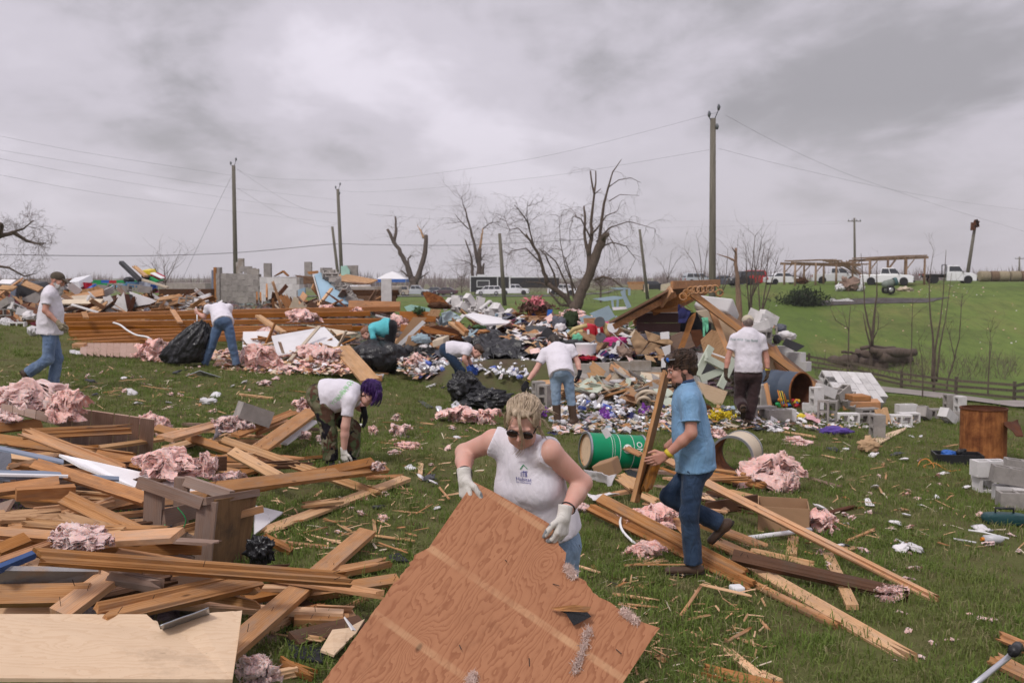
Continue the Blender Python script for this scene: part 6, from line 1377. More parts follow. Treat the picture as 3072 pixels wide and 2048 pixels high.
# --- left background wreckage
mound('a',[-500,0,200,400,560,760,1000,1400,1900],[360,330,320,330,420,420,420,440,470],[720,720,735,745,640,600,570,560,560],26.0,31,rubm,'rubble_heap','packed rubble of the left wreckage heap',seed=2)
mound('b',[-200,300,600,900,1250],[440,430,470,470,520],[620,640,660,680,660],25.8,29.5,rubm,'rubble_heap','packed rubble between the broken walls and the joists',seed=5)
WM=[pine,pine2,brownw,darkw,greyw,plytan,cream,plydark]
filler(70,'a',[(-60,320),(560,330),(560,720),(0,715),(-60,715)],25.8,31,320,730,WM+[concw,maroon,whitew],'piece of board in the heap behind the bearded man','boards in the far left heap',3)
filler(55,'a',[(540,400),(1880,420),(1880,540),(560,560)],25.8,30,400,570,WM+[concw,whitew],'piece of board in the heap behind the joists','boards in the heap behind the joists',4)
filler(30,'b',[(180,440),(1230,470),(1230,560),(200,560)],25.9,29,440,600,WM,'splintered piece of board below the broken walls','boards below the broken walls',5)
b_=P('a',1700,345,80);tag(MB().box((0,0,-1.2),(3.2,4,3.4)).make('long_building',plain('beige_siding',(.36,.31,.29),.8),None,False,Matrix.Translation((b_.x,b_.y,b_.z))),'long low beige building beyond the left wreckage','building')
e=empty('painted_play_board',P('a',1020,330,31.5),0,'long panel of green, blue and red squares on the left wreckage','panel')
for k,(x0,x1,y0,y1,m_)in enumerate(((808,895,265,292,greenp),(895,965,266,290,bluep2),(965,1030,268,292,redp),(1030,1100,266,290,greenp),(1100,1235,266,292,greenp),(855,1000,292,325,greenp),(1100,1240,292,330,greenp))):sheet('painted_square','a',[(x0,y0),(x1,y0),(x1,y1),(x0,y1)],.06,m_,k=31.5,parent=e)
pbox('storage_bin','a',1100,282,1225,332,30.6,.5,plain('faded_blue_plastic',(.10,.22,.38),.5),'pale blue plastic storage bin on the left wreckage','bin',8)
pbox('storage_bin','a',990,300,1110,332,30.8,.5,plain('light_blue_plastic',(.20,.38,.55),.5),'lighter blue tray left of the storage bin','bin',-5)
pbox('clear_tub','a',1222,285,1325,360,30.3,.45,plain('cloudy_plastic',(.42,.45,.52),.35),'cloudy clear plastic tub right of the blue bin','tub',5)
pbox('blue_crate','a',1318,305,1365,355,30,.35,bluep2,'bright blue plastic piece beside the clear tub','crate',12)
pbox('magenta_box','a',1318,350,1372,378,29.9,.3,plain('magenta_plastic',(.42,.01,.14),.5),'magenta plastic piece below the clear tub','box',5)
blob('round_black_drum','a',(1078,235,1176,300),31,plastblk,'round black dome on top of the left wreckage','drum',.9,amp=.05,sub=4)
e=empty('toy_house',P('a',1320,280,30.6),0,'yellow, red and green plastic toy house tipped on the left wreckage','toy')
hexa('toy_wall','a',[(1255,178),(1310,180),(1330,225),(1262,222)],30.6,(.1,.3,.05),yellowp,'','',e);hexa('toy_roof','a',[(1330,208),(1405,245),(1395,275),(1320,232)],30.5,(.1,.3,.05),redp,'','',e);hexa('toy_base','a',[(1310,228),(1395,275),(1365,292),(1290,260)],30.4,(.1,.3,.05),greenp,'','',e);hexa('toy_trim','a',[(1325,200),(1415,245),(1420,255),(1322,210)],30.4,(.1,.1,.02),whitep,'','',e);hexa('toy_panel','a',[(1245,215),(1300,235),(1290,262),(1245,245)],30.3,(.1,.2,.02),plastblk,'','',e)
plank('a',(1068,108,30.8),(1235,268,30.2),.14,.10,slate,'dark grey pole sticking up left of the toy house',name='dark_pole',cat='pole')
plank('a',(1180,138,30.7),(1290,232,30.2),.14,.06,pale,'pale board sticking up beside the toy house',spl=(1,0))
plank('a',(1260,262,30),(1480,330,29.6),.10,.05,cream,'thin pale strip below the toy house')
drape('red_cloth','a',[(706,285),(812,288),(805,330),(725,345)],30.6,redc,'bright red cloth beside the white car shell','cloth',.05)
drape('blue_cloth','a',[(765,330),(845,298),(860,312),(800,345)],30.2,bluep2,'bright blue cloth beside the red cloth','cloth',.05)
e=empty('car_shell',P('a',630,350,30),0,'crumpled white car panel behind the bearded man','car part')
hexa('panel','a',[(548,300),(690,275),(712,335),(560,352)],30.4,(.1,.7,.2),pw,'','',e);sheet('painted_dark_gap','a',[(585,318),(618,300),(632,330),(590,332)],.04,slate,k=30.3,parent=e)  # small dark sheet paints the shade of an opening onto the white panel
sheet('strand_board','a',[(562,385),(860,320),(915,345),(905,395),(600,440)],.04,osb,'tilted oriented-strand board panel behind the joists',k=28.4)
plank('a',(590,442,28.2),(915,372,28.2),.20,.07,pine,'long beam under the tilted strand board',roll=70)
sheet('cabinet_board','a',[(975,420),(1130,385),(1150,395),(1195,505),(1020,520),(1000,512)],.05,plain('reddish_brown_panel',(.075,.026,.018),.55),'dark reddish-brown cabinet side behind the joists',k=27.2)
plank('a',(975,425,27.1),(1005,525,27.1),.10,.04,vinyl,'blue-grey edge strip of the reddish-brown cabinet')
sheet('white_door_leaf','a',[(1140,365),(1390,448),(1320,478),(1215,492),(1175,440)],.05,whitew,'white tilted door leaf beside the brown cabinet','door',k=27.0)
drape('dark_curtain','a',[(1130,380),(1165,385),(1215,500),(1180,505)],26.9,slate,'dark strip of fabric beside the white door','cloth',.04)
for k in range(5):blk('a',(925+k*88,372-(k%2)*14+k*2,28.8),8+k*5,1 if k%2 else 0,conc,f'{("first", "second", "third", "fourth", "fifth")[k]} grey block from the left in the row above the brown cabinet',6,'blocks above the brown cabinet')
for k,(x,y,ya,mo,lab)in enumerate(((40,580,10,1,'grey block at the far left edge of the heap'),(150,560,60,1,'block standing askew behind the bearded man'),(60,510,-30,0,'tilted block high on the far left heap'),(215,590,30,0,'pale block just left of the bearded man'),(160,700,5,1,'block with three dark cores at the foot of the left heap'),(140,745,8,0,'flat grey block on the grass edge at far left'),(1640,490,20,1,'grey block behind the joists near the bending man'),(1705,478,15,1,'second grey block behind the joists near the bending man'),(830,500,40,1,'block behind the upper joist left of the cabinet'))):
 blk('a',(x,y,26.0 if k<4 else 25.4 if k<6 else 27),ya,mo,(conc,concw,conc,concw,concw,conc,conc,conc,concw)[k],lab,(0,25,-20,15,0,0,12,12,30)[k],'blocks in the left heap')
hexa('dark_cabinet','a',[(112,300),(260,310),(320,400),(120,430)],29,(.2,.7,.1),slate,'open dark cabinet box in the far left heap','cabinet')
plank('a',(130,290,28.8),(112,432,28.8),.14,.06,vinyl,'blue-grey upright board on the dark cabinet')
sheet('curved_grey_sheet','a',[(190,430),(360,350),(375,400),(330,470),(230,455)],.03,plain('grey_tarp',(.28,.26,.25),.7),'pale grey bent sheet behind the bearded man',k=28)
for k,(a,c,m_,lab)in enumerate((((-40,420),(190,260),pine,'board rising to a point in the far left heap'),((210,290),(360,350),plytan,'tan board sloping behind the bearded man'),((0,330),(130,340),pale,'pale board at the left edge of the heap'),((-20,470),(330,560),darkw,'long dark board across the far left heap'),((0,280),(120,285),whitew,'white strip on top of the far left heap'),((180,500),(560,620),brownw,'brown board running down to the joist ends'),((540,460),(900,455),cream,'pale strip above the upper joist'),((740,520),(960,525),pale,'pale board resting on the upper joist'))):
 plank('a',(*a,28.5-k*.25),(*c,28.2-k*.25),.2,.04,m_,lab,roll=35)
sheet('maroon_scrap','a',[(80,615),(150,625),(190,670),(95,680)],.04,maroon,'dark red panel at the foot of the far left heap',k=25.6)
sheet('maroon_scrap','a',[(270,640),(330,630),(335,665),(280,668)],.04,maroon,'dark red scrap just left of the bearded man',k=25.5)
sack('a',(-20,600,100,690),25.4,'white torn bag at the left edge of the heap',mat=bagw);sack('a',(225,665,345,765),0.0,'white crumpled bag on the grass behind the bearded man',mat=bagw)
blob('white_cushion','a',(185,545,290,620),25.8,whitec,'white cushion left of the bearded man','cushion',.6,amp=.4,fine=.1)
for k,(x0,y0,x1,y1,rl)in enumerate(((1400,455,1600,390,4),(1350,520,1640,400,0),(1200,525,1420,455,0),(1420,500,1690,420,0),(1380,440,1560,405,0),(1700,490,1825,462,0))):
 plank('a',(x0,y0,27.4-k*.2),(x1,y1,28.2-k*.2),.16,.045,(pine,pine2,pine,plytan,pale,pale)[k],('topmost board of the fan of lumber behind the joists','long middle board of the fan of lumber','lowest board of the fan of lumber at its left','broad right board of the fan of lumber','short pale board on the fan of lumber','thin pale board just left of the bending man')[k],spl=(0,.8),roll=20)
boxat('log_wall','a',(1650,455,33),(1.72,.35,.42),0,darkw,'low dark brown stained wall left of the block wall','wall')
blockwall('roofless grey block wall with splashed mud behind the bending man','A',(1480,172,34),(2262,190,33.6),9,conc,topgaps=(((4,9),),))
for k,(x,w_,m_,y0)in enumerate(((1405,.07,vinyl,120),(1445,.13,pine2,70),(1520,.34,conc,70))):plank('A',(x,y0,34.1-k*.05),(x+8,700,34),w_,.09,m_,('blue-grey corner strip of the grey block wall','brown stud at the left end of the grey block wall','block pier at the left end of the grey block wall')[k],roll=90,name='wall_stud')
for k,(x,y,lab)in enumerate(((1870,150,'stained block on top of the wall beside the pole'),(1905,85,'upper stained block on top of the wall beside the pole'),(1990,120,'grey block right of the stained ones on the wall'),(2060,150,'low grey block at the right of the wall top'),(2115,165,'small dark block at the right end of the wall top'))):blk('A',(x,y+30,34.2),5,2 if k in(0,1)else 0,(concd,concd,conc,conc,concd)[k],lab,0,'blocks left on the wall top',1.0)
blockwall('white painted block wall right of the grey block wall','b',(104,236,33.4),(455,250,32),8,concw)
for k,(x,y,lab)in enumerate(((158,232,'single block standing on the white painted wall'),(515,220,'block standing alone left of the blue wall fragment'))):blk('b',(x,y,33.5),4,2,conc,lab,0,None,1.25)
for k,(x0,y0,x1,y1,w_,m_,lab)in enumerate(((60,390,62,462,.22,pine2,'short orange plank at the foot of the grey wall'),(92,385,95,460,.14,pine2,'narrow orange plank right beside it'),(150,330,148,450,.42,pine2,'broad orange plank against the white wall'),(325,312,215,438,.12,brownw,'dark brown board leaning on the white wall'))):plank('b',(x0,y0,31.5),(x1,y1,31.2),w_,.05,m_,lab,roll=90)
sheet('roof_gable','b',[(215,232),(295,180),(340,225),(335,232),(295,195)],.3,pine2,'small triangular roof piece above the white wall',k=34)
sheet('roof_panel','b',[(395,220),(560,235),(570,300),(470,300)],.06,plydark,'dark torn roof deck between the white and blue walls',k=33,jagged=(2,3))
sheet('roof_panel','b',[(505,190),(600,182),(605,205),(520,215)],.05,pine2,'small brown roof board above the blue wall',k=32.6)
plank('b',(745,228,32),(1068,290,30.5),.55,.05,plytan,'long brown roof deck sloping right behind the blue wall',roll=15,spl=(.3,.6));plank('b',(790,265,31.6),(1040,300,30.3),.3,.04,plydark,'darker board under the sloping roof deck',spl=(.5,.6))
e=empty('blue_wall_fragment',P('C',600,800,28),0,'leaning pale blue painted wall fragment with a broken block edge','wall')
sheet('blue_face','C',[(250,290,28.2),(440,190,28.6),(485,205,28.6),(640,440,28.4),(800,600,28.2),(955,800,27.8),(390,800,27.6)],.12,bluew,parent=e)
sheet('plaster_edge','C',[(235,295,28.15),(255,288,28.15),(400,800,27.55),(375,800,27.55)],.16,concw,parent=e)
rr=random.Random(21)
for k in range(15):
 u=k/14;x,y=np.interp(u,[0,.12,.4,.7,1],[470,520,650,820,1030]),np.interp(u,[0,.12,.4,.7,1],[180,240,420,610,760]);p=P('C',x+rr.uniform(-12,25),y+rr.uniform(-12,10),28.3-.5*u)
 o=bpy.data.objects.new('block',blkmesh(conc));COL.objects.link(o);o.parent=e;o.matrix_basis=world_of(e).inverted()@(Matrix.Translation(p)@Matrix.Rotation(rr.uniform(0,6),4,'Z')@Matrix.Rotation(rr.uniform(-.8,.8),4,'X')@Matrix.Scale(rr.uniform(.7,1.1),4))
sheet('blue_wall_piece','b',[(425,350),(488,330),(488,485),(430,488)],.12,bluew,'small upright pale blue wall piece left of the big fragment','wall',k=28.6)
plank('b',(722,340,27.4),(605,490,27),.10,.05,pale,'pale stick leaning on the blue wall fragment')
plank('b',(715,400,27),(885,528,26.2),.42,.04,brownw,'dark brown broken board in front of the blue wall',spl=(1,0),roll=-30);plank('b',(630,515,26.6),(815,435,26.9),.14,.06,pine,'tan board crossing the dark brown one',spl=(.3,.6))
sheet('mint_wall_piece','C',[(725,110),(820,95),(880,180),(885,300),(730,290)],.12,mint,'mint green wall piece on the skyline','wall',k=32)
sheet('grey_wall_piece','C',[(820,100),(1018,92),(1020,350),(940,330),(890,230)],.2,conc,'grey stained wall piece beside the mint green one','wall',k=32.1,jagged=(3,4),amp=.12)
hexa('white_cabinet','b',[(820,312),(952,308),(955,392),(880,396)],29.4,(.3,.6,0),whitew,'white cabinet under the sloping roof deck','cabinet');hexa('cream_box','b',[(955,318),(1010,320),(1005,395),(956,393)],29.3,(.1,.5,0),cream,'cream box beside the white cabinet','box')
for k in range(4):boxat('floor_remnant','b',(1090,372+k*27,28.6-k*.1),(1.55-.1*k,.6,.16),3*k,(concd,darkw,darkw,plydark)[k],('grey slab topping the broken floor stack','dark layer under the grey slab','dark broken floor layer second from below','lowest dark layer of the broken floor stack')[k],'floor piece')
boxat('white_block_pier','b',(1205,490,27.8),(.28,.3,.75),4,concw,'white block pier at the right end of the broken floor','pier')
e=empty('collapsed_floor_joists',G('a',900,930,0),0,'collapsed orange-brown floor frame of long parallel joists','floor frame')
JL=[((545,580),('b',1320,515)),((560,612),('b',1060,560)),((585,655),('b',1520,620)),((575,690),('b',1620,695)),((610,735),('b',900,680)),((625,770),('b',620,700)),((600,808),('b',420,720)),((640,835),('b',330,760))]
for k,(a,c)in enumerate(JL):plank('a',(*a,25.2-k*.42),(*c,25.0-k*.40),.115,.055,joistw,name='joist',roll=102,parent=e,bow=-.03)
for k,(x0,y0,x1,y1)in enumerate(((1520,530,1590,640),(740,550,760,600),(1050,620,1300,612),(2270,580,2400,690))):plank('a',(x0,y0,24.6-k*.3),(x1,y1,23.2-k*.1),.12,.04,pine,name='bridging',parent=e)
plank('b',(70,580,22.6),(300,730,21.6),.13,.05,pale,'pale board lying down the joists right of the bending man');plank('b',(870,490,25.3),(1325,500,25.2),.26,.05,pine2,'broad joist behind the bent person in turquoise',roll=80);plank('b',(1320,585,23.6),(1640,590,23.6),.24,.05,joistw,'joist end running right of the person in turquoise',roll=80);plank('b',(1330,685,22.4),(1900,730,22.2),.16,.05,joistw,'reddish bar right of the person in turquoise',roll=80)
e=empty('siding_sheet',G('a',960,940,0),0,'pinkish-brown grooved siding panel lying below the joists','panel')
for k in range(9):
 x0=700+k*58;a0=[(x0+15,822),(x0+70,822),(x0+62,935+k*2),(x0+4-k*1,905+k*5)];sheet('siding_strip','a',[(a0[0][0],a0[0][1],21.6),(a0[1][0],a0[1][1],21.6),(a0[2][0],a0[2][1],.03),(a0[3][0],a0[3][1],.03)],.018,panelw,parent=e)
tubething('white_hose','a',[(1000,640,22.8),(1060,660,22.6),(1120,705,22.4),(1200,748,22.2),(1290,765,22),(1335,790,21.6)],.022,whitep,'white curling cable lying over the joists','cable',6,res=4)
tubething('white_hose','a',[(1728,505,20.6),(1738,570,20.4),(1738,635,20.3)],.014,whitep,'thin white strip held by the bending man','strip',6)
pbox('wood_offcut','a',625,825,728,872,.0,.3,pine,'short squared offcut below the joist ends','wood',10)
drape('blue_white_bag','a',[(610,880),(740,885),(750,918),(615,912)],.02,bagw,'blue and white plastic bag on the grass below the siding panel','bag',.04)
sack('a',(1465,640,1865,1030),.0,'tall black rubbish bag held by the bending man',dep=.55,amp=.25,lean=.55,taper=.55)
for box,k,lab in(((1205,770,1515,985),0,'pink insulation heap left of the tall black bag'),((1690,632,1800,705),22.2,'pink tuft on the joists above the black bag'),((1875,850,2060,1005),20.6,'pink insulation between the bending man’s legs'),((2090,815,2420,1065),0,'large pink insulation heap right of the bending man')):insulation('a',box,k,lab.replace('’',''))
for box,k,lab in(((-20,820,240,1065),20.3,'pink insulation draped left of the white sheet'),((220,1010,370,1095),0,'small pink clump below the white sheet'),((390,812,650,1000),19.9,'pink roll of insulation in front of the white sheet'),((600,835,800,1020),19.7,'rounded pink insulation beside the wide leaning plank'),((420,985,640,1085),0,'flat pink insulation on the grass under the white sheet'),((330,520,565,640),23.4,'pink insulation lying over the upper joists'),((600,480,770,545),25.4,'pink insulation at the foot of the blue wall'),((890,505,985,560),24.9,'small pink tuft on the joists behind the dark board'),((1200,550,1385,680),22.6,'pink insulation behind the person in turquoise'),((60,668,210,745),22,'pink clump on the joists right of the bending man'),((1390,895,1500,1010),19.4,'pinkish torn stuffing right of the bulging bag'),((60,1140,160,1195),0,'pink tuft alone on the grass left of the purple-haired person'),((195,1110,255,1150),0,'tiny pink tuft on the grass beyond the lone one')):insulation('b',box,k,lab,sub=4,fib=140)
filler(30,'b',[(0,740),(900,740),(900,960),(200,1050),(0,1050)],19.6,22.4,720,1060,[pine,pine2,pale,cream,whitew,greyw],'broken stick among the insulation in the middle','sticks among the insulation',8,(.3,1.1),(.03,.12),.1)
sheet('white_sheeting','b',[(190,762,20.6),(655,682,22.2),(820,850,20.8),(240,935,19.8)],.03,whitew,'large white sheet lying over the insulation in the middle')
plank('b',(612,672,21.2),(350,972,19.6),.07,.03,cream,'pale strip lying across the large white sheet');sheet('grey_board','b',[(500,665,22.6),(950,735,22.2),(760,760,21.8),(690,700,22.3)],.03,cream,'beige board behind the large white sheet')
plank('b',(800,855,20.4),(1060,1150,.06),.36,.05,pale,'wide pale plank sloping down to the grass beside the bulging bag',roll=6);boxat('wood_offcut','b',(1062,1150,0),(.45,.2,.09),5,pine2,'short brown offcut at the foot of the wide plank','wood')
plank('b',(470,985,.1),(700,1065,.05),.08,.03,whitew,'white strip lying below the rounded insulation');plank('b',(755,1065,.06),(890,1000,.12),.05,.03,whitew,'thin white strip touching the wide plank');plank('b',(700,1078,.03),(1220,1088,.03),.05,.03,pine,'thin tan batten lying in front of the bulging bag')
sack('b',(880,800,1392,1098),0,'bulging black rubbish bag in front of the person in turquoise',dep=.75,amp=.2,fine=.02,folds=.25)
drape('white_scrap','b',[(1090,1090),(1180,1095),(1170,1140),(1100,1135)],.03,bagw,'white scrap beside the foot of the wide plank','scrap',.04)
# --- centre heap
mound('b',[1250,1500,1800,2100,2352,2800,3250],[640,640,640,660,690,700,680],[800,830,840,860,880,900,880],21.9,25,rubm,'rubble_heap','packed rubble of the central heap',seed=8)
filler(60,'b',[(1280,600),(2352,640),(2352,900),(1500,880),(1280,840)],21.2,24.6,600,940,WM+[whitew,bluep,concw,card],'broken piece of board in the central heap','boards in the central heap',12,(.3,1.1))
filler(45,'c',[(120,560),(1000,640),(1400,760),(1400,950),(700,950),(600,860),(120,760)],20.0,24,560,980,WM+[whitew,bluep,card,slate],'piece of board around the toy car','boards around the toys',13,(.25,.9))
sheet('rusty_sheet','b',[(1520,375),(1560,362),(1690,410),(1745,470),(1755,520),(1650,500),(1565,465)],.02,rust,'curled rusty metal sheet sticking up before the road',k=24.6);blob('charred_roll','b',(1560,460,1755,525),24.5,darkw,'charred dark roll under the rusty sheet','roll',.4,amp=.4,fine=.2)
sheet('mint_board','b',[(1360,500),(1420,480),(1590,515),(1575,575),(1400,560)],.03,mint,'mint green rounded board in the central heap',k=24)
e=empty('green_plant',P('b',1487,575,23.6),0,'small green leafy plant before the mint board','plant');bq=MB();rr=random.Random(2)
for k in range(160):
 q=P('b',1487+rr.gauss(0,18),545+rr.gauss(0,16),23.6+rr.gauss(0,.1));d=Vector((rr.gauss(0,.05),rr.gauss(0,.05),rr.gauss(.03,.05)));s_=Vector((rr.gauss(0,.02),rr.gauss(0,.02),rr.gauss(0,.02)));bq.add([q-s_,q+s_,q+d],[(0,1,2)])
bq.wmake('leaves',leafm,e);MB().tube([P('b',1487,580,23.6),P('b',1487,530,23.6)],.01,5).wmake('stem',twig,e)
sheet('orange_slab','b',[(1560,575),(1600,520),(1685,525),(1660,590)],.03,plytan,'orange-tan panel right of the small plant',k=23.4)
drape('pale_blue_sheet','b',[(1690,540),(1780,530),(1885,620),(1700,640)],23.2,plain('pale_blue_plastic',(.42,.52,.56),.4),'pale blue crumpled plastic sheet in the central heap','sheet',.08)
rr=random.Random(31)
tb_=[]
for k in range(20):
 u=k/19;x,y=1770+u*560+rr.uniform(-20,20),np.interp(u,[0,.4,.75,1],[555,560,600,700])+rr.uniform(-28,22);tb_.append(blk('b',(x,y,25-u*1.5),rr.uniform(-30,60),rr.choice((0,1,1,2)),concw,'block',rr.uniform(-45,45),'tumbled white blocks behind the central heap',.9))
number_from_left(tb_,'block tumbled behind the central heap')
sheet('white_door_leaf','b',[(1895,575,23),(1970,558,23.4),(2250,610,23),(2310,650,22.4),(2060,660,22.2)],.04,whitew,'white door panel lying below the tumbled blocks','door')
sheet('white_board','b',[(1520,620),(1550,640),(1330,850),(1290,838)],.03,whitew,'white strip of board leaning right of the person in turquoise',k=21.6);sheet('cardboard_sheet','b',[(1440,590),(1560,595),(1470,730),(1330,840),(1275,820)],.02,card,'tan board behind the leaning white strip',k=22)
sheet('curved_headboard','b',[(1572,678),(1640,665),(1800,690),(1900,752),(1830,745),(1700,712)],.06,brownw,'dark brown curved headboard in the central heap',k=21.8)
for k in range(8):tubething('bed_spring','b',[(1690+k*24+8*math.cos(a),745+k*4+14*math.sin(a),21.4+.04*a/3)for a in np.linspace(0,12.5,18)],.006,rust,'rusty coil of the bed springs under the curved headboard','spring',4,'bed springs in the central heap')
plank('b',(1770,640,22.4),(1905,745,21.6),.12,.05,pale,'pale board crossing the curved headboard');plank('b',(1825,640,22.2),(1915,720,21.6),.10,.05,pine2,'brown board right of the curved headboard')
hexa('kraft_carton','b',[(1365,840),(1395,750),(1490,820),(1450,850)],20.9,(.15,.3,.0),card,'torn brown carton beside the white strip','carton');hexa('cream_chest','b',[(1605,800),(1705,778),(1708,835),(1612,862)],20.6,(.1,.35,.05),cream,'cream drawer front in the central heap','drawer')
for k,(x0,y0,x1,y1,m_,lab)in enumerate(((1430,740,1580,830,bluep,'grey-blue crumpled panel behind the brown carton'),(1960,660,2080,700,leafm,'dark green cloth below the white door'),(1340,840,1440,910,slate,'dark jacket right of the bulging bag'),(1440,850,1640,960,bag,'dark plastic heap behind the bending youth'),(1580,880,1720,990,greyc,'grey cloth heap right behind the bending youth'),(1490,830,1590,870,whitec,'white cloth in the central heap'),(2010,700,2120,740,pine2,'brown splinter heap above the black sheeting'))):blob('crumpled_heap','b',(x0,y0,x1,y1),20.6 if k!=1 else 22,m_,lab,'heap',.5,amp=.5,fine=.15,freq=2.6)
drape('black_plastic_sheeting','b',[(1850,760,21.6),(2352,720,22.2),(2420,960,19.9),(2110,930,20)],21,bag,'left part of the large black plastic sheeting on the heap','sheeting',.13,50,2.4,3);drape('black_plastic_sheeting','c',[(-60,735,21.8),(330,790,21.2),(420,930,20),(-40,960,19.8)],21,bag,'right part of the large black plastic sheeting on the heap','sheeting',.12,50,2.6,5)
drape('black_plastic_sheeting','b',[(2060,880,20.4),(2352,860,20.3),(2352,975,19.8),(2150,950,19.8)],21,bag,'low fold of black sheeting above the spilled cans','sheeting',.1,36,3,6)
sack('b',(1740,1085,2055,1365),0,'black rubbish bag standing below the bending youth',dep=.7,amp=.4,freq=2.8);sack('b',(1885,1250,2290,1418),0,'low crumpled black rubbish bag right of the standing one',dep=.6,amp=.45,freq=3)
e=empty('dresser',P('c',330,725,23),0,'open tan dresser standing in the central heap','dresser');hexa('dresser_body','c',[(185,592),(490,590),(480,725),(180,722)],23,(.12,.5,0),plytan,'','',e);hexa('dresser_top','c',[(175,582),(500,578),(500,594),(175,596)],22.95,(.12,.55,0),pine,'','',e)
e=empty('flower_basket',P('c',325,580,23.1),0,'orange planter with pink silk flowers on the dresser','planter');hexa('planter','c',[(245,520),(415,520),(400,580),(250,580)],23.1,(0,.3,0),pine2,'','',e)
for nm,m_,x0,y0,sx_,sy_,n in(('dried_foliage',dryfl,310,505,58,16,900),('flowers',flowerp,312,465,30,18,500)):
 bq=MB()
 for k in range(n):
  q=P('c',x0+rr.gauss(0,sx_),y0+rr.gauss(0,sy_),23.1+rr.gauss(.1,.12));d=Vector((rr.gauss(0,.06),rr.gauss(0,.05),rr.gauss(0,.05)));s_=Vector((rr.gauss(0,.03),rr.gauss(0,.03),rr.gauss(0,.03)));bq.add([q-s_,q+s_,q+d],[(0,1,2)])
 bq.wmake(nm,m_,e)
sheet('blue_book','c',[(420,525),(465,525),(450,580),(412,580)],.05,bluep2,'blue and white box beside the flower planter','book',k=22.9)
insulation('c',(505,522,735,620),22.9,'pink batt lying behind the dark green wreath',sub=4,fib=120)
blob('green_wreath','c',(555,540,690,690),22.4,cedar,'dark green artificial wreath in the central heap','wreath',.5,amp=.5,fine=.4,fib=500)
blob('grey_clothes','c',(460,590,580,720),22.2,greyc,'grey clothes heap left of the green wreath','clothes',.6,amp=.5,fine=.2);blob('white_cloth','c',(480,645,575,720),21.9,whitec,'white cloth below the grey clothes','cloth',.5,amp=.4,fine=.1)
for k,(q,m_,lab,Y)in enumerate((([(225,668),(410,668),(405,725),(225,725)],greyp,'blue-grey plastic panel below the dresser',21.9),([(110,660),(185,610),(190,730),(90,725)],bluep,'curved grey-blue panel left of the dresser',22.4),([(205,735),(370,730),(330,830),(220,810)],cream,'pinkish beige panel behind the reaching man',21.6),([(360,735),(420,670),(540,800),(480,830)],slate,'black screen-like panel behind the reaching man',21.3),([(790,560),(960,490),(1015,585),(940,630),(850,600)],bluep,'pale blue-grey tilted panel left of the roof slope',21.9),([(700,600),(760,570),(860,600),(720,640)],bluep,'lower pale blue-grey panel behind the toys',21.8),([(815,430),(1000,405),(1085,410),(1080,430),(920,450)],bluep,'pale blue shelf top standing before the field',22.6),([(1060,365),(1090,355),(1160,500),(1120,515)],bluep,'slanting blue board with a tan end',22.4),([(990,505),(1120,498),(1125,520),(1000,530)],whitew,'pale shelf below the slanting blue board',22.5),([(960,335),(1090,330),(1140,340),(1050,350)],bluep,'thin pale blue strip above the shelf top',22.7),([(735,600),(910,595),(905,640),(745,660)],plytan,'tan box flap above the toy car',21.5))):sheet('wreck_board','c',q,.035,m_,lab,k=Y)
for k,(a,c)in enumerate((((985,410),(1000,530)),((1040,420),(1035,520)),((1095,330),(1100,420)),((1140,335),(1140,400)))):plank('c',(*a,22.6),(*c,22.6),.05,.03,bluep,('left leg of the pale blue shelf','middle leg of the pale blue shelf','upper right leg of the pale blue shelf','far right leg of the pale blue shelf')[k],name='shelf_leg',cat='shelf')
e=empty('ride_on_toy_car',P('D',900,860,21),0,'red and yellow plastic ride-on toy car lying on its side','toy car')
def dpart(nm,box,Y,m_,**kw):
 c,s=bb('D',*box,Y,kw.pop('dep',.7));_bc[0]+=1;me=blob_mesh(s,_bc[0],**dict(dict(amp=.06,sub=4,flat=False),**kw));me.materials.append(m_);o=bpy.data.objects.new(nm,me);COL.objects.link(o);o.parent=e;o.matrix_basis=world_of(e).inverted()@Matrix.Translation(c);return o
dpart('body_shell',(705,610,890,860),21,redp,boxy=.45);dpart('body_shell',(850,590,1105,870),21.05,redp,boxy=.5);dpart('seat',(590,690,740,790),21.1,orangep,boxy=.3)
for q in([(500,770),(570,690),(680,655),(760,640)],[(520,790),(600,740),(700,720)],[(1000,600),(1020,700),(1045,800)],[(1050,610),(1060,720),(1080,800)]):MB().tube([P('D',x,y,20.85)for x,y in q],.045,8).wmake('roof_pillar',plain('pale_yellow_plastic',(.60,.47,.22),.5),e,True)
for x,y,r_ in((935,590,.11),(955,815,.11),(1120,670,.12)):
 m=Matrix.Translation(P('D',x,y,20.8))@Matrix.Rotation(R(90 if x<1000 else 75),4,'X');o=MB().lathe([(0,-.05),(r_,-.05),(r_,.05),(0,.05)],18,m).wmake('wheel',greyp if x<1000 else whitep,e)
for x,y in((772,730),(922,710)):sheet('printed_patch','D',[(x-18,y-30),(x+15,y-34),(x+20,y+30),(x-10,y+34)],.02,whitep,k=20.72,parent=e)
blob('pink_clothes','D',(995,800,1310,950),20.6,pinkc,'hot pink garment below the toy car','clothes',.6,amp=.4,fine=.12);blob('green_bag','D',(545,755,695,915),20.5,greenc,'bright green bag left of the toy car','bag',.4,amp=.5,fine=.1)
hexa('cardboard_flap','D',[(590,745),(640,750),(1000,930),(960,990)],20.7,(.05,.3,.1),card,'long cardboard side below the toy car','carton');blob('dark_clothes','D',(400,840,690,960),20.3,slate,'dark clothes behind the reaching man','clothes',.6,amp=.5,fine=.1)
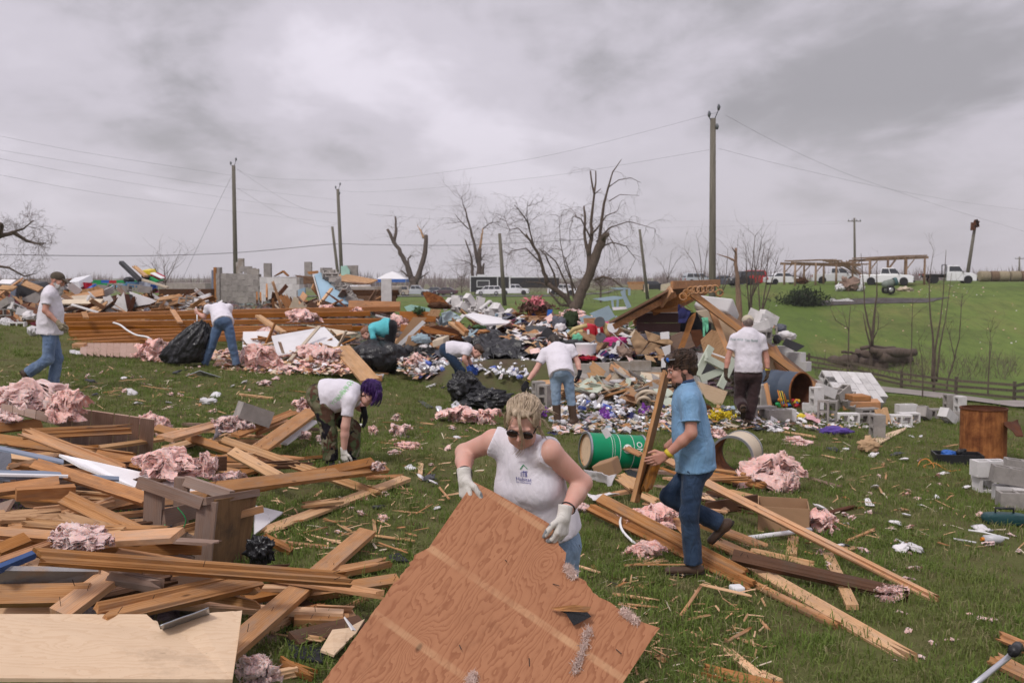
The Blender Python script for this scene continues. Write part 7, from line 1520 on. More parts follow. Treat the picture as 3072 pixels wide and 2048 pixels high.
c,s=bb('D',590,930,910,1055,20,.7);o=MB().lathe([(.30,-.12),(.36,.1),(.38,.12),(.38,.14),(.35,.14),(.28,-.1),(0,-.1)],28,Matrix.Diagonal((s.x/.76,s.x/.76*.7,1,1))).make('laundry_basket',whitep,None,True,Matrix.Translation(c));tag(o,'white oval laundry basket on the foundation wall','basket')
drape('printed_plastic_bag','D',[(880,1110,19.8),(990,960,20.3),(1240,900,20.4),(1200,1120,19.8)],20,bagw,'white plastic bag with red and blue print on the foundation wall','bag',.09,30,4);blob('blue_print_bag','D',(1070,1035,1150,1115),19.7,navy,'navy blue patch of wrapping in the white bag','wrapper',.3,amp=.4)
blob('red_scraps','D',(650,1070,880,1140),19.7,redc,'dark red scraps under the laundry basket','scraps',.4,amp=.7,fine=.4);blob('mixed_scraps','D',(1200,930,1400,1100),19.9,greyw,'grey splintered scraps right of the white bag','scraps',.4,amp=.8,fine=.5,fib=80)
for q,lab in(([(1380,830),(1460,690),(1640,870),(1470,1095)],'large crumpled brown paper carton, its left flap'),([(1470,1095),(1640,870),(1800,930),(1700,1040)],'shaded lower side of the crumpled brown carton'),([(1560,705),(1850,800),(1700,870),(1620,850)],'top flap of the crumpled brown carton'),([(1700,870),(1860,800),(1965,870),(1950,930)],'right flap of the crumpled brown carton'),([(1690,930),(1860,1010),(1880,1080),(1760,1060)],'lower torn strip of the crumpled brown carton')):drape('carton_flap','D',q,20.1,kraft,lab,'carton',.04,16,2.4,len(lab),'crumpled brown carton')
for q in([(1790,740),(1915,725),(1920,830),(1795,830)],[(1810,950),(1935,910),(1935,1090),(1870,1100)],[(1805,1105),(1870,1095),(1865,1230),(1805,1235)]):sheet('white_post','D',q,.03,whitew,('upper','middle','lower')[int(q[0][1]>900)+int(q[0][1]>1100)]+' piece of the broken white board behind the bearded man in blue','board',k=19.9 if q[0][1]<900 else 19.6)
tubething('metal_strut','D',[(730,930,20),(870,858,20.2)],.015,steel,'thin metal strut above the laundry basket','strut');tubething('white_rope','D',[(1090,720,20.6),(1200,820,20.4),(1360,970,20)],.006,whitep,'white cord running down over the pink garment','cord',5)
blockwall('low stained concrete block foundation wall in the centre','c',(430,1016,19.55),(1425,962,19.2),3,concd,cat='wall')
blockwall('short foundation stub behind the sunglasses man','c',(1700,905,20.2),(1790,910,19.6),4,concw)
def can_mesh(kind,seed):
 b=MB();r,h=.033,.122;n=12;b.lathe([(0,0),(r*.78,0),(r,.012),(r,h-.014),(r*.82,h),(r*.8,h-.003),(0,h-.004)],n);V=np.array([tuple(v)for v in b.V])-np.array((0,0,h/2))
 if seed:V=V*np.array((1,.45+.3*random.Random(seed).random(),.85))+np.stack([fbm(V*22+seed,2),fbm(V*22+seed+9,2),fbm(V*22+seed+17,2)],1)*.03
 V=V@np.array(Matrix.Rotation(R(88),3,'X')).T;me=bpy.data.meshes.new('can');me.from_pydata(V.tolist(),[],b.F);me.update();me.polygons.foreach_set('use_smooth',[True]*len(me.polygons));me.materials.append(kind);return me
cans_=[plain('can_silver',(.62,.62,.64),.3,.1,12,0,metal=.7),plain('can_white',(.74,.73,.74),.4,.1,14,0,dirt=((.10,.15,.45),.35,16)),plain('can_blue',(.05,.10,.42),.35,.3,14,0,dirt=((.7,.7,.72),.4,18)),plain('can_white_red',(.70,.68,.68),.4,.1,14,0,dirt=((.45,.03,.05),.3,18))]
cm=[can_mesh(cans_[k%4],(k//4)*(k+3))for k in range(12)if k%4!=2 or k<4]+[can_mesh(cans_[0],40+j)for j in range(4)]+[can_mesh(cans_[1],44)]
def cans(n,t,poly,lab,grp,seed,Y=None,h=(0,.06)):
 if Y is None:return scatter(n,t,poly,cm,'drinks_can',lab,'can',grp,1.0,1.5,h,.5,seed,.03)
 r=random.Random(seed);xs_=[p[0]for p in poly];ys_=[p[1]for p in poly];k=0
 while k<n:
  x,y=r.uniform(min(xs_),max(xs_)),r.uniform(min(ys_),max(ys_))
  if not inpoly(x,y,poly):continue
  o=bpy.data.objects.new('drinks_can',r.choice(cm));COL.objects.link(o);u=(y-min(ys_))/(max(ys_)-min(ys_));o.matrix_basis=Matrix.Translation(P(t,x,y,Y[0]+(Y[1]-Y[0])*u))@Matrix.Rotation(r.uniform(0,6.3),4,'Z')@Matrix.Rotation(r.gauss(0,.6),4,'X')@Matrix.Scale(r.uniform(1.0,1.5),4);tag(o,lab,'can',grp);k+=1
cans(75,'b',[(1420,985),(1700,960),(2050,950),(2352,915),(2352,1005),(1950,1015),(1700,1060),(1450,1065)],'empty drinks can in the spill along the earth bank','cans along the earth bank',1,(20.6,19.4))
cans(45,'c',[(-20,950),(330,965),(330,1005),(-20,1015)],'empty drinks can below the black sheeting','cans below the black sheeting',2,(20.3,19.6))
cans(28,'b',[(1960,1050),(2352,1010),(2352,1120),(2050,1190)],'empty drinks can on the grass beside the standing black bag','cans beside the standing black bag',3)
cans(26,'c',[(90,1130),(430,1170),(430,1270),(250,1250)],'empty drinks can beside the reaching man','cans beside the reaching man',4,h=(0,.12))
cans(60,'c',[(640,1230),(1060,1280),(1100,1420),(700,1410)],'blue and white drinks can in the litter right of the rubber boots','cans right of the rubber boots',5,h=(0,.15))
cans(26,'c',[(460,1440),(1300,1420),(1300,1550),(520,1560)],'drinks can on the trampled grass before the foundation wall','cans before the foundation wall',6)
cans(14,'f',[(1620,280),(1960,200),(1980,330),(1650,340)],'drinks can on the grass left of the blonde woman','cans left of the blonde woman',7)
cans(8,'f',[(1720,10),(1830,0),(1830,80),(1730,70)],'drinks can left of the standing black bag','cans left of the standing black bag',8)
cans(26,'b',[(1960,1010),(2352,1000),(2352,1110),(2000,1090)],'drinks can rolled down the earth bank','cans on the bank slope',9,(19.6,19.0))
cans(22,'c',[(0,1020),(260,1020),(230,1130),(0,1120)],'drinks can on the bank left of the reaching man','cans on the bank left of the reaching man',10,(19.6,18.9))
# --- collapsed roof and right-hand heap
mound('c',[1000,1100,1500,1900,2352,2480],[760,720,700,700,780,880],[930,930,930,950,960,960],21.0,23.2,rubm,'rubble_heap','packed rubble under the collapsed roof',.15,11)
RB,RC=P('c',1515,335,20),P('c',1895,312,23.6);RA=P('c',960,640,19.8);RD=RA+(RC-RB)
e=empty('collapsed_roof',RA,0,'collapsed brown roof slope with its ridge board','roof')
sheet3('roof_deck',[RA,RB,RC,RD],.04,plydark,parent=e);b=MB().bar(RB+Vector((0,-.02,.06)),RC+Vector((.1,0,.06)),.06,.16).wmake('ridge_board',pine2,e)
for k in range(3):a_=RB.lerp(RC,.08+k*.35);c_=RA.lerp(RD,.08+k*.35);MB().bar(a_-Vector((0,0,.12)),c_-Vector((0,0,.1)),.05,.12).wmake('rafter',pine2,e)
MB().bar(P('c',1510,345,19.95),P('c',1415,480,20.3),.05,.16).wmake('strut',pine,e);MB().bar(P('c',1690,385,20.4),P('c',1340,540,20.6),.05,.2).wmake('tie_board',pine2,e);sheet('brown_ceiling_piece','c',[(1320,530),(1580,500),(1590,545),(1380,552)],.04,pine2,k=20.5,parent=e)
for k in range(9):
 x,y=(1615,410)if k==0 else(1645,380)if k==1 else(1600+k*42,362-k*3+(40 if k==8 else 0));m=Matrix.Translation(P('c',x,y,19.9))@Matrix.Rotation(R(80+k*4),4,'X');o=MB();o.tube([(.07*math.cos(a),.07*math.sin(a),0)for a in np.linspace(0,6.28,14)],.016,6);tag(o.make('wooden_ring',pine,None,True,m),'wooden curtain ring hanging under the ridge board','ring','curtain rings under the roof ridge')
Q9=[('siding_board',[(0,352),(430,350),(430,455),(-40,455)],.05,mauve,'upper mauve-brown siding board under the roof',21.2),('siding_board',[(-40,458),(432,458),(425,560),(-30,550)],.05,mauve,'lower mauve-brown siding board under the roof',21),('white_trim',[(0,342),(430,340),(430,352),(0,353)],.05,whitew,'white trim on the upper siding board',21.15),('painted_roof_shade',[(430,350),(760,340),(760,640),(430,640)],.05,felt,'black sheet standing in for the shade in the gap under the roof',21.6),('jagged_board',[(560,370),(595,345),(590,400),(455,770),(395,765),(480,540),(515,420)],.04,pine2,'narrow orange board standing under the hanging garment',19.4),('grey_boarding',[(325,600),(440,552),(530,560),(600,700),(410,775),(330,760)],.05,greyw,'weathered grey boarding left of the orange board',20.2),('brown_slab',[(540,535),(650,530),(690,650),(600,720),(560,640)],.04,brownw,'dark brown panel below the green ribbon',19.9),('cupboard_leaf',[(648,645),(770,530),(820,545),(920,780),(905,870),(830,960),(690,830)],.04,plytan,'large round-cornered brown cabinet door under the roof',19),('pale_plywood',[(610,1080),(935,1190),(862,1368),(700,1262)],.03,plypale,'pale plywood square lying behind the man in blue',17.4),('roof_sheathing',[(765,312,20.6),(1100,545,20.2),(1500,845,20.6),(1889,1160,20.4),(1785,1235,20.3),(1350,965,20.4),(930,790,20.4)],.03,plypale,'long pale roof sheathing sloping behind the man walking away',None),('roof_edge',[(795,262,20.9),(1110,480,20.5),(1889,1085,20.7),(1889,1130,20.6),(1100,540,20.3)],.04,plydark,'dark roof edge strip above the pale sheathing',None),('curved_tabletop',[(0,1170),(60,1110),(150,1065),(215,1060),(200,1150),(120,1185)],.03,plytan,'curved tan table top behind the carried board',17.4),('sage_board',[(-90,1000),(40,1050),(190,1075),(180,1100),(-80,1055)],.04,sage,'sage green board leaning on the foundation wall',18.4),('dark_board',[(1520,690),(1560,620),(1762,705),(1670,765)],.03,slate,'dark triangular board on the right block stack',20.4),('brown_sheet',[(0,1110),(190,1100),(160,1140),(0,1150)],.03,pine2,'brown plank under the sage green board',18.3),('painted_gap_shade',[(690,850),(840,960),(760,1050),(640,1000)],.03,slate,'dark sheet standing in for the shaded gap behind the sage wooden frame',18.8)]  # the sheets under the roof and behind the sage frame paint in shade
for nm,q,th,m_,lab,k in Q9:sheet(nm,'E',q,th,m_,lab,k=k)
plank('E',(525,122,20.0),(1905,1165,20.2),.14,.05,pine,'long pale rafter running from the ridge down to the right',roll=70)
plank('E',(765,318,20.4),(945,800,20.0),.12,.05,pine,'rafter along the left edge of the pale sheathing',roll=30);plank('E',(1400,720,20.5),(1560,1010,20.3),.3,.05,pine2,'brown stud across the pale sheathing',roll=20)
hexa('white_freezer','E',[(568,272),(635,156),(1000,196),(935,342)],20.6,(.24,.45,-.36),whitep,'large white appliance tipped over on the roof','appliance',bev=.03)
hexa('tan_box_piece','E',[(590,330),(760,312),(830,500),(640,380)],20.5,(.1,.4,0),cream,'tan underside below the white appliance','panel')
drape('navy_shirt','E',[(430,262),(555,330),(480,440),(405,440)],19.3,navy,'navy blue shirt on a hanger under the ridge','shirt',.06);tubething('coat_hanger','E',[(485,170,19.4),(485,240,19.4),(490,262,19.3),(570,340,19.3),(430,280,19.3)],.008,rust,'rusty hanger holding the navy shirt','hanger',5)
drape('green_ribbon','E',[(672,392),(742,398),(735,520),(715,560)],19.5,greenc,'mint green garment hanging under the roof','garment',.05);drape('green_ribbon','E',[(672,420),(700,420),(698,600),(675,598)],19.45,greenc,'long green strip hanging under the roof','garment',.03)
e=empty('wooden_sawhorse',P('E',750,1080,17.8),0,'broken sage green wooden frame before the cabinet door','frame')
for a,c in(((605,1015),(760,712)),((700,828),(905,935)),((645,1058),(895,958)),((855,1150),(1005,840)),((705,800),(715,850))):plank('E',(*a,17.8),(*c,18),.13,.05,sage,name='frame_bar',parent=e,roll=75)
plank('E',(765,780,18.2),(925,835,18),.03,.02,whitep,'thin white rod above the sage frame',name='rod',cat='rod')
blockwall('right foundation wall of white painted blocks','E',(1575,770,21.5),(1812,768,21.1),5,concw,topgaps=((),));blockwall('short course of white blocks on the right foundation','E',(1470,705,21.6),(1650,702,21.5),2,concw)
BK=[('E',1340,690,21,20,2,concw,'upright white block left of the bundle on the right stack',0),('E',1420,690,21.2,70,2,conc,'upright grey block left of the bundle',0),('E',1270,560,20.2,15,0,concw,'tilted white block behind the tan cap',-18),('E',1330,500,20.4,30,0,concw,'upper white block behind the tan cap',20),('E',1260,450,20.7,-10,0,concw,'flat white block on top of the right stack',24),('E',1370,470,20.6,25,0,concw,'white block sloping at the top of the right stack',25),('E',1310,640,20,40,1,conc,'grey block low behind the walking man',0),('d',220,1505,0,8,0,concw,'pale block on the grass left of the blue drum',0),('d',50,1480,0,20,1,conc,'grey block with cores showing at the walking man’s feet',0),('d',35,1385,.05,30,2,conc,'upright grey block beside the walking man',0),('d',520,1395,.15,15,2,concw,'white block standing right of the blue drum',0),('d',490,1440,0,-20,0,concw,'white block lying right of the blue drum',0),('d',600,1300,.3,20,0,concw,'tilted white block against the fallen wall corner',20),('d',580,1520,0,70,2,conc,'grey upright block below the fallen wall corner',0),('d',650,1525,0,75,2,conc,'second grey upright block below the fallen wall corner',0),('d',790,1530,0,2,1,concw,'wide white block with both cores facing front',0),('d',970,1480,.05,15,3,conc,'grey block under the bed-slat box',0),('d',960,1530,0,5,1,conc,'grey block before the bed-slat box',0),('h',1055,545,0,4,2,conc,'grey block standing alone on the tan sheet',0),('d',1260,1540,0,-5,1,concw,'long white block with cores right of the pale plank',0),('d',1330,1520,0,8,1,concw,'white block beside it with cores showing',0),('d',1310,1440,.05,10,0,concw,'white block on top right of the pale plank',0),('d',1560,1480,0,0,1,conc,'grey block with cores in the right row',0),('d',1680,1530,0,35,0,concw,'tilted white block in the right row',30),('d',1785,1450,0,10,2,concw,'tall white block standing on end with side cores',0),('d',1690,1430,0,5,2,conc,'shorter block just left of the tall standing one',0),('d',1790,1510,0,0,0,conc,'grey block below the tall standing one',0),('d',1885,1545,0,60,1,concw,'white block at the rusty barrel with its core facing left',10),('d',1410,1455,0,0,0,conc,'low grey block in the right row',0),('d',1470,1500,0,50,0,conc,'broken grey block left of the cored one',20),('h',2040,870,.2,4,0,concw,'white block at the back left of the near stack',0),('h',1990,960,0,80,3,concw,'white block on end at the left of the near stack',0),('h',2060,1010,0,5,1,concw,'white block with a broken core in the near stack',0),('h',2220,950,.2,-12,0,conc,'large grey block tilted on the near stack',8),('h',2330,880,.25,-15,0,conc,'grey block at the back of the near stack',6),('h',2240,1100,0,-10,1,concw,'front white block of the near stack, two cores facing us',0),('h',2400,1130,0,-10,1,concw,'white block at the right edge of the near stack',0),('h',2280,1160,0,-8,0,conc,'bottom grey block of the near stack',0),('h',180,390,0,12,0,conc,'grey block end beside the pale one near the drum',0),('c',340,1350,0,20,2,conc,'grey block standing left of the rubber boots',0),('c',395,1385,0,60,2,conc,'second grey block left of the rubber boots',0),('c',1060,1340,0,10,1,conc,'dark grey block in the litter with three cores',0),('c',930,1290,.05,-5,0,concd,'flat grey slab block in the litter',12),('e',2240,430,.25,35,0,conc,'grey two-core block on the left lumber pile',22),('c',2290,1360,0,10,0,conc,'pale block behind the walking man’s legs',0)]
for t0,x,y,k,ya,mo,m_,lab,tl in BK:blk(t0,(x,y,k),ya,mo,m_,lab.replace('’',''),tl,'loose concrete blocks on the right')
e=empty('fallen_wall_corner',G('d',950,1300,0),0,'fallen corner of a white block wall with stepped edges','wall')
o1,ux,uy=P('d',1005,1080,21.2),(P('d',1218,1375,20.3)-P('d',1005,1080,21.2)),(P('d',760,1240,20.4)-P('d',1005,1080,21.2));L1,L2=ux.length,uy.length;ux.normalize();uy.normalize();nz_=uy.cross(ux).normalized();nz_=-nz_ if nz_.y>0 else nz_;uy=nz_.cross(ux)if nz_.cross(ux).dot(uy)>0 else-nz_.cross(ux)
for r_ in range(6):
 for c_ in range(4):
  x0=c_*.4-(.2 if r_%2 else 0);y0=r_*.2
  if x0<-.01 and r_%2:x0=0
  if x0+.4>L1+.05 or(c_*.4>L1-.2-max(0,4-r_)*.0 and r_>3)or(r_>3 and c_==2):continue
  o=bpy.data.objects.new('block',blkmesh(concw));COL.objects.link(o);o.parent=e;o.matrix_basis=world_of(e).inverted()@(Matrix.Translation(o1+ux*(x0+.2)+uy*(y0+.1)-nz_*.1)@Matrix((ux,nz_,uy)).transposed().to_4x4())
for k in range(5):
 o=bpy.data.objects.new('block',blkmesh(conc));COL.objects.link(o);o.parent=e;o.matrix_basis=world_of(e).inverted()@(Matrix.Translation(P('d',(660,745,700,800,850)[k],(1290,1260,1340,1320,1370)[k],20.1))@Matrix.Rotation(.5+.1*k,4,'Z')@Matrix.Rotation(-.45,4,'Y'))
pbox('bed_slat_box','d',790,1340,1110,1412,19.9,.55,pine2,'brown slatted wooden box on the blocks','box',-14,-3);plank('d',(1090,1390,.35),(1130,1560,.02),.25,.04,pale,'pale broken plank leaning on the brown slatted box',roll=40,spl=(.4,.6));sheet('tan_sheet','h',[(960,610,.02),(1080,520,.02),(1320,445,.02),(1300,470,.02),(1120,570,.02),(1010,625,.02)],.02,plypale,'tan sheet on the grass under the lone block');pbox('orange_crate','d',835,1285,1000,1335,.3,.4,pine2,'orange-brown box end behind the slatted box','box',5)
blob('crumpled_paper','h',(905,545,1070,680),0,kraft,'crumpled brown paper on the grass before the lone block','paper',.6,amp=.7,fine=.3)
def drum(label,c,axis,r,L,mat,inner,open_=(1,1),rim=steel,name='steel_drum',lid=None,hole=0,rib=1):
 m=Matrix.Translation(c)@axes(axis).to_4x4()@Matrix.Rotation(R(90),4,'Y');e=empty(name,c,0,label,'drum');pr=[(r,z)if abs(f*rib)<.5 else(r*1.025,z)for z,f in((-L/2,0),(-L*.18,0),(-L*.165,1),(-L*.15,0),(L*.15,0),(L*.165,1),(L*.18,0),(L/2,0))]
 MB().lathe(pr,40,m).wmake('shell',mat,e,True);MB().lathe([(r-.012,-L/2),(r-.012,L/2)],40,m).wmake('inside',inner,e,True)
 for s in(-1,1):MB().lathe([(r-.014,s*L/2-.012),(r+.012,s*L/2-.012),(r+.012,s*L/2+.012),(r-.014,s*L/2+.012)],40,m).wmake('rim',rim,e)
 for s in(-1,1):
  if not open_[s>0]:MB().lathe([(r-.012,s*(L/2-.02)),(hole,s*(L/2-.02))],40,m).wmake('end',lid or mat,e)
 return e,m
c0=G('d',300,1402,.0);de,dm=drum('blue steel drum on its side, toys spilling from its open end',c0+Vector((-.12,.25,.36)),(.62,-.78,0),.36,.88,bluedrum,rustd,(0,1),rust)
rr=random.Random(6)
for k in range(16):
 x,y=rr.uniform(185,390),rr.uniform(1310,1390);blob('small_toy','d',(x-22,y-22,x+22,y+14),c0 .y-.25,(redp,yellowp,greenp,bluep2,orangep)[k%5],f'small {("red", "yellow", "green", "blue", "orange")[k % 5]} plastic toy in the mouth of the blue drum','toy',.8,amp=.35,sub=3,freq=2,group='toys in the blue drum')
tubething('toy_stand','d',[(215,1380,c0 .y-.3),(180,1235,c0 .y-.25),(235,1255,c0 .y-.2),(258,1345,c0 .y-.3)],.012,orangep,'yellow toy frame standing in the blue drum','toy',6)
for x in(195,215):tubething('toy_stand','d',[(x,1240,c0 .y-.24),(x+35,1375,c0 .y-.3)],.008,yellowp,('left','right')[x>200]+' inner bar of the yellow toy frame','toy',5)
c1=G('h',2075,735,0);drum('tall rusty orange barrel standing on the grass at right',c1+Vector((0,.32,.37)),(0,.02,1),.33,.74,rust,rustd,(0,1),rustd,'rusty_barrel',rib=0);drape('bent_metal_flap','h',[(2170,385,c1 .y),(2290,370,c1 .y+.3),(2345,520,c1 .y-.1),(2280,520,c1 .y-.2)],c1 .y,rustd,'bent metal flap hanging off the rusty barrel','metal',.03,14)
c2=G('g',2060,893,.0);drum('cream fibre drum on its side with a rusty hollow end',c2+Vector((.06,.12,.26)),(-.45,-.88,.0),.25,.46,creamd,rust,(1,1),steel,'cream_drum',rib=0)
c3=G('g',960,830,.0);ge,gm_=drum('green drum on its side with white print and a cut-away end',c3+Vector((.06,.12,.215)),(.95,.28,-.10),.205,.70,toygreen,plytan,(0,1),steel,'green_drum',plypale,rib=0)
gi=gm_.inverted();ax_=(gm_.to_3x3()@Vector((0,0,1))).normalized()
def onDrum(V,Fc,mat,s0,phi0,nm):
 out_=[gm_@Vector((.211*math.cos(phi0+v[0]/.211),.211*math.sin(phi0+v[0]/.211),s0+v[1]))for v in V];wpart(nm,out_,Fc,mat,ge)
vl=gi.to_3x3()@Vector((0,-1,.35));ph=math.atan2(vl.y,vl.x)
for s0,w_ in((-.09,.005),(-.06,.003),(.01,.006),(.185,.006)):V_,F_=[],[];n=24;V_=[(-.3+.6*k/n,d_)for k in range(n+1)for d_ in(-w_/2,w_/2)];onDrum(V_,[(2*k,2*k+1,2*k+3,2*k+2)for k in range(n)],white_print,s0,ph,'printed_line')
n=28;V_=[(0,0)]+[(.056*math.cos(6.283*k/n),.056*math.sin(6.283*k/n))for k in range(n)];onDrum(V_,[(0,1+k,1+(k+1)%n)for k in range(n)],white_print,.10,ph,'printed_disc')
for q in([(-.055,-.055),(-.048,-.06),(.055,.055),(.048,.06)],[(-.03,.01),(.0,.05),(-.04,.045)],[(.03,-.01),(.0,-.05),(.045,-.035)]):wpart('printed_symbol',[gm_@Vector(((.2125*math.cos(ph+x*.72/.211)),(.2125*math.sin(ph+x*.72/.211)),.10+y*.72))for x,y in q],[tuple(range(len(q)))],toygreen,ge)
for txt,sz,s0,dx in(('MO',.10,.25,-.02),('E',.06,-.03,.12)):
 V_,F_=text_mesh(txt,sz);V_,F_=subdiv(V_,F_,1);onDrum([(-v[0]+dx,v[1]-.03)for v in V_],F_,white_print,s0,ph,'printed_lettering')
 # --- litter round the drums and the right foreground
drape('white_shirt_rag','g',[(760,800,.25),(1010,880,.3),(1000,960,.2),(800,900,.15)],.2,whitec,'white cloth rag spread before the green drum','cloth',.05);drape('white_shirt_rag','g',[(740,1020,.1),(960,990,.15),(1040,1060,.1),(780,1120,.05)],.1,whitec,'crumpled white cloth below the first rag','cloth',.06);hexa('cardboard_box','g',[(805,790),(980,735),(1020,880),(850,900)],10.7,(.1,.2,.02),card,'brown carton flap in front of the green drum','carton');sheet('paper_sheet','g',[(890,470),(945,445),(985,515),(935,545)],.006,whitec,'white printed paper on top of the green drum','paper',k=11.2);sheet('black_felt_piece','g',[(1100,830),(1230,800),(1220,900),(1130,880)],.02,felt,'black roofing felt under the green drum',k=.04)
b0=G('h',225,1330,0);bx=empty('open_cardboard_box',b0,R(-14),'open brown cardboard box on the grass','box')
for c_,d_ in(((0,-.2,.12),(.46,.008,.24)),((0,.2,.12),(.46,.008,.26)),((-.23,0,.12),(.008,.4,.25)),((.23,0,.12),(.008,.4,.22)),((0,0,.01),(.46,.4,.01))):MB().box(c_,d_).make('carton_side',card,bx)
MB().box((.03,-.02,.1),(.2,.3,.01),Matrix.Rotation(.7,3,'Y')).make('inner_flap',card,bx)
tb0=G('h',2175,1300,0);tb_=empty('toolbox',tb0,R(-6),'dark green plastic toolbox with black handle on the grass','toolbox');m_=blob_mesh(Vector((.46,.2,.13)),5,amp=.05,boxy=.6,sub=4);m_.materials.append(plain('dark_green_plastic',(.012,.05,.055),.45));o=bpy.data.objects.new('case',m_);COL.objects.link(o);o.parent=tb_;o.location=(0,0,.06);MB().tube([(-.09,0,.1),(-.09,0,.17),(.09,0,.17),(.09,0,.1)],.014,8).make('handle',plastblk,tb_,True)
ty=G('h',1760,770,0);te=empty('black_tray',ty,R(-12),'black plastic tray holding a blue cloth beside the rusty barrel','tray')
for c_,d_ in(((0,0,.02),(.62,.34,.03)),((0,-.17,.09),(.64,.02,.14)),((0,.17,.09),(.64,.02,.14)),((-.31,0,.09),(.02,.34,.14)),((.31,0,.09),(.02,.34,.14))):MB().box(c_,d_).make('tray_side',plastblk,te)
blob('blue_cloth','h',(1630,645,1760,720),ty.y,bluep2,'bright blue cloth in the black tray','cloth',.6,amp=.4);blob('black_shoe','h',(1755,635,1850,700),ty.y,plastblk,'black shoe-like piece in the black tray','shoe',.5,amp=.4);tubething('orange_cable','h',[(1415,790,.01),(1440,740,.03),(1500,725,.05),(1560,790,.01),(1530,805,.01),(1460,790,.02),(1560,760,.03),(1640,805,.01),(1700,830,.01),(1790,820,.01)],.008,orangep,'orange cord tangled on the grass by the black tray','cord',6,res=4)
for q,lab in(([(1860,1350,.03),(2000,1370,.03),(2220,1425,.02)],'white plastic rod near the clear bottle'),([(1730,1425,.02),(1930,1460,.02)],'thin white rod left of the clear bottle'),([(1225,1430,.02),(1300,1470,.03),(1360,1505,.02)],'short white rod on the grass in the middle right')):tubething('white_rod','h',q,.009,whitep,lab,'rod',6)
bt=G('h',2090,1470,0);be_=empty('clear_bottle',bt,0,'clear spray bottle with orange cap on the grass','bottle');mm=Matrix.Translation((-.0,0,.045))@Matrix.Rotation(R(90),4,'Y');MB().lathe([(0,-.1),(.04,-.1),(.04,.05),(.016,.09)],14,mm).make('bottle_body',plain('clear_plastic',(.42,.42,.44),.15),be_,True);MB().lathe([(.018,-.13),(.018,-.1),(0,-.1)],10,mm).make('cap',orangep,be_)
pipe=tubething('white_pipe','l',[('k',2180,282,.06),(470,205,.06)],.022,whitep,'long white plastic pipe lying by the open box','pipe',8)
tp=empty('aluminium_crutch',G('l',2280,1260,.3),0,'grey metal pole with black clamp at the lower right corner','pole');MB().tube([G('l',1890,1590,.25),G('l',2100,1420,.3),G('l',2200,1340,.32),G('l',2285,1258,.34)],[.016,.016,.016,.016],10).wmake('tube',alum,tp,True);MB().tube([G('l',2255,1285,.36),G('l',2300,1235,.36)],.03,10).wmake('clamp',plastblk,tp,True);MB().tube([G('l',2230,1235,.34),G('l',2350,1265,.3)],.012,8).wmake('clamp_bar',plastblk,tp,True)
tubething('metal_hoop','g',[(1070,1240,.12),(1060,1290,.1),(1090,1370,.06),(1190,1470,.03)],.012,whitep,'bent white plastic strip beside the pink insulation','strip',6,res=4)
blob('purple_garment','h',(560,445,840,520),0,purplec,'purple and white garment on the grass at right','garment',.5,amp=.5,fine=.2);drape('white_paper_plate','h',[(65,440),(120,405),(205,415),(160,465)],.02,whitec,'white plate on the grass before the pale block','plate',.01);drape('white_carton','h',[(945,1080),(985,1075),(1042,1140),(960,1135)],.03,whitec,'white folded card on the grass at right','card',.015);pbox('white_foam','k',2045,715,2160,775,0,.1,whitep,'white foam piece on the grass beside the lumber','foam',10);drape('pink_wrapper','d',[(410,1500),(430,1450),(550,1500),(540,1530)],.05,plain('pinkish_wrap',(.55,.3,.32),.4),'pink and white plastic bag below the blue drum','bag',.06);blob('colourful_ball','d',(350,1440,425,1500),0,yellowp,'yellow and red toy wheel below the blue drum','toy',.5,amp=.2)
for k,(t0,x,y,m_,nm,lab,n)in enumerate((('c',1950,1465,flowery,'yellow_flowers','yellow silk flowers on the grass behind the man in blue',220),('c',925,1465,flowerv,'purple_flower','purple silk flower on the trampled grass',90),('c',1265,1415,flowerv,'purple_flower','dark purple silk flower beside the curved wicker',60),('c',360,1430,flowerv,'purple_flower','purple silk flowers beside the blonde hair',120))):
 q0=G(t0,x,y,.08);bq=MB()
 for j in range(n):q=q0+Vector((rr.gauss(0,.09 if n>200 else.04),rr.gauss(0,.06),rr.gauss(0,.035)));d=Vector((rr.gauss(0,.03),rr.gauss(0,.03),rr.gauss(.02,.03)));s_=Vector((rr.gauss(0,.02),rr.gauss(0,.02),rr.gauss(0,.02)));bq.add([q-s_-q0,q+s_-q0,q+d-q0],[(0,1,2)])
 tag(bq.make(nm,m_,None,False,Matrix.Translation(q0)),lab,'flowers')
wk=empty('wicker_chair',G('c',1300,1390,0),0,'cream wicker hoop lying in the litter','wicker')
for k,(cx_,cy_,rx,ry)in enumerate(((1300,1310,95,68),(1270,1345,55,48),(1330,1310,70,55))):MB().tube([P('c',cx_+rx*math.cos(a),cy_+ry*math.sin(a),wk.location.y+.1*math.sin(a))for a in np.linspace(0,6.28,24)],.03,8).wmake('hoop',cream,wk,True)
blob('white_bundle','E',(1475,545,1672,655),20.9,whitec,'white cloth bundle on the right block stack','bundle',.6,amp=.35,fine=.08);blob('dark_duffel','E',(1425,588,1512,690),20.7,slate,'black duffel beside the white bundle','bag',.6,amp=.3);blob('grey_clothes','E',(1440,470,1570,560),21.2,greyc,'grey clothes above the white bundle','clothes',.5,amp=.5,fine=.2);blob('orange_toy','E',(1392,475,1440,520),21,orangep,'orange toy left of the grey clothes','toy',.6,amp=.3,sub=3)
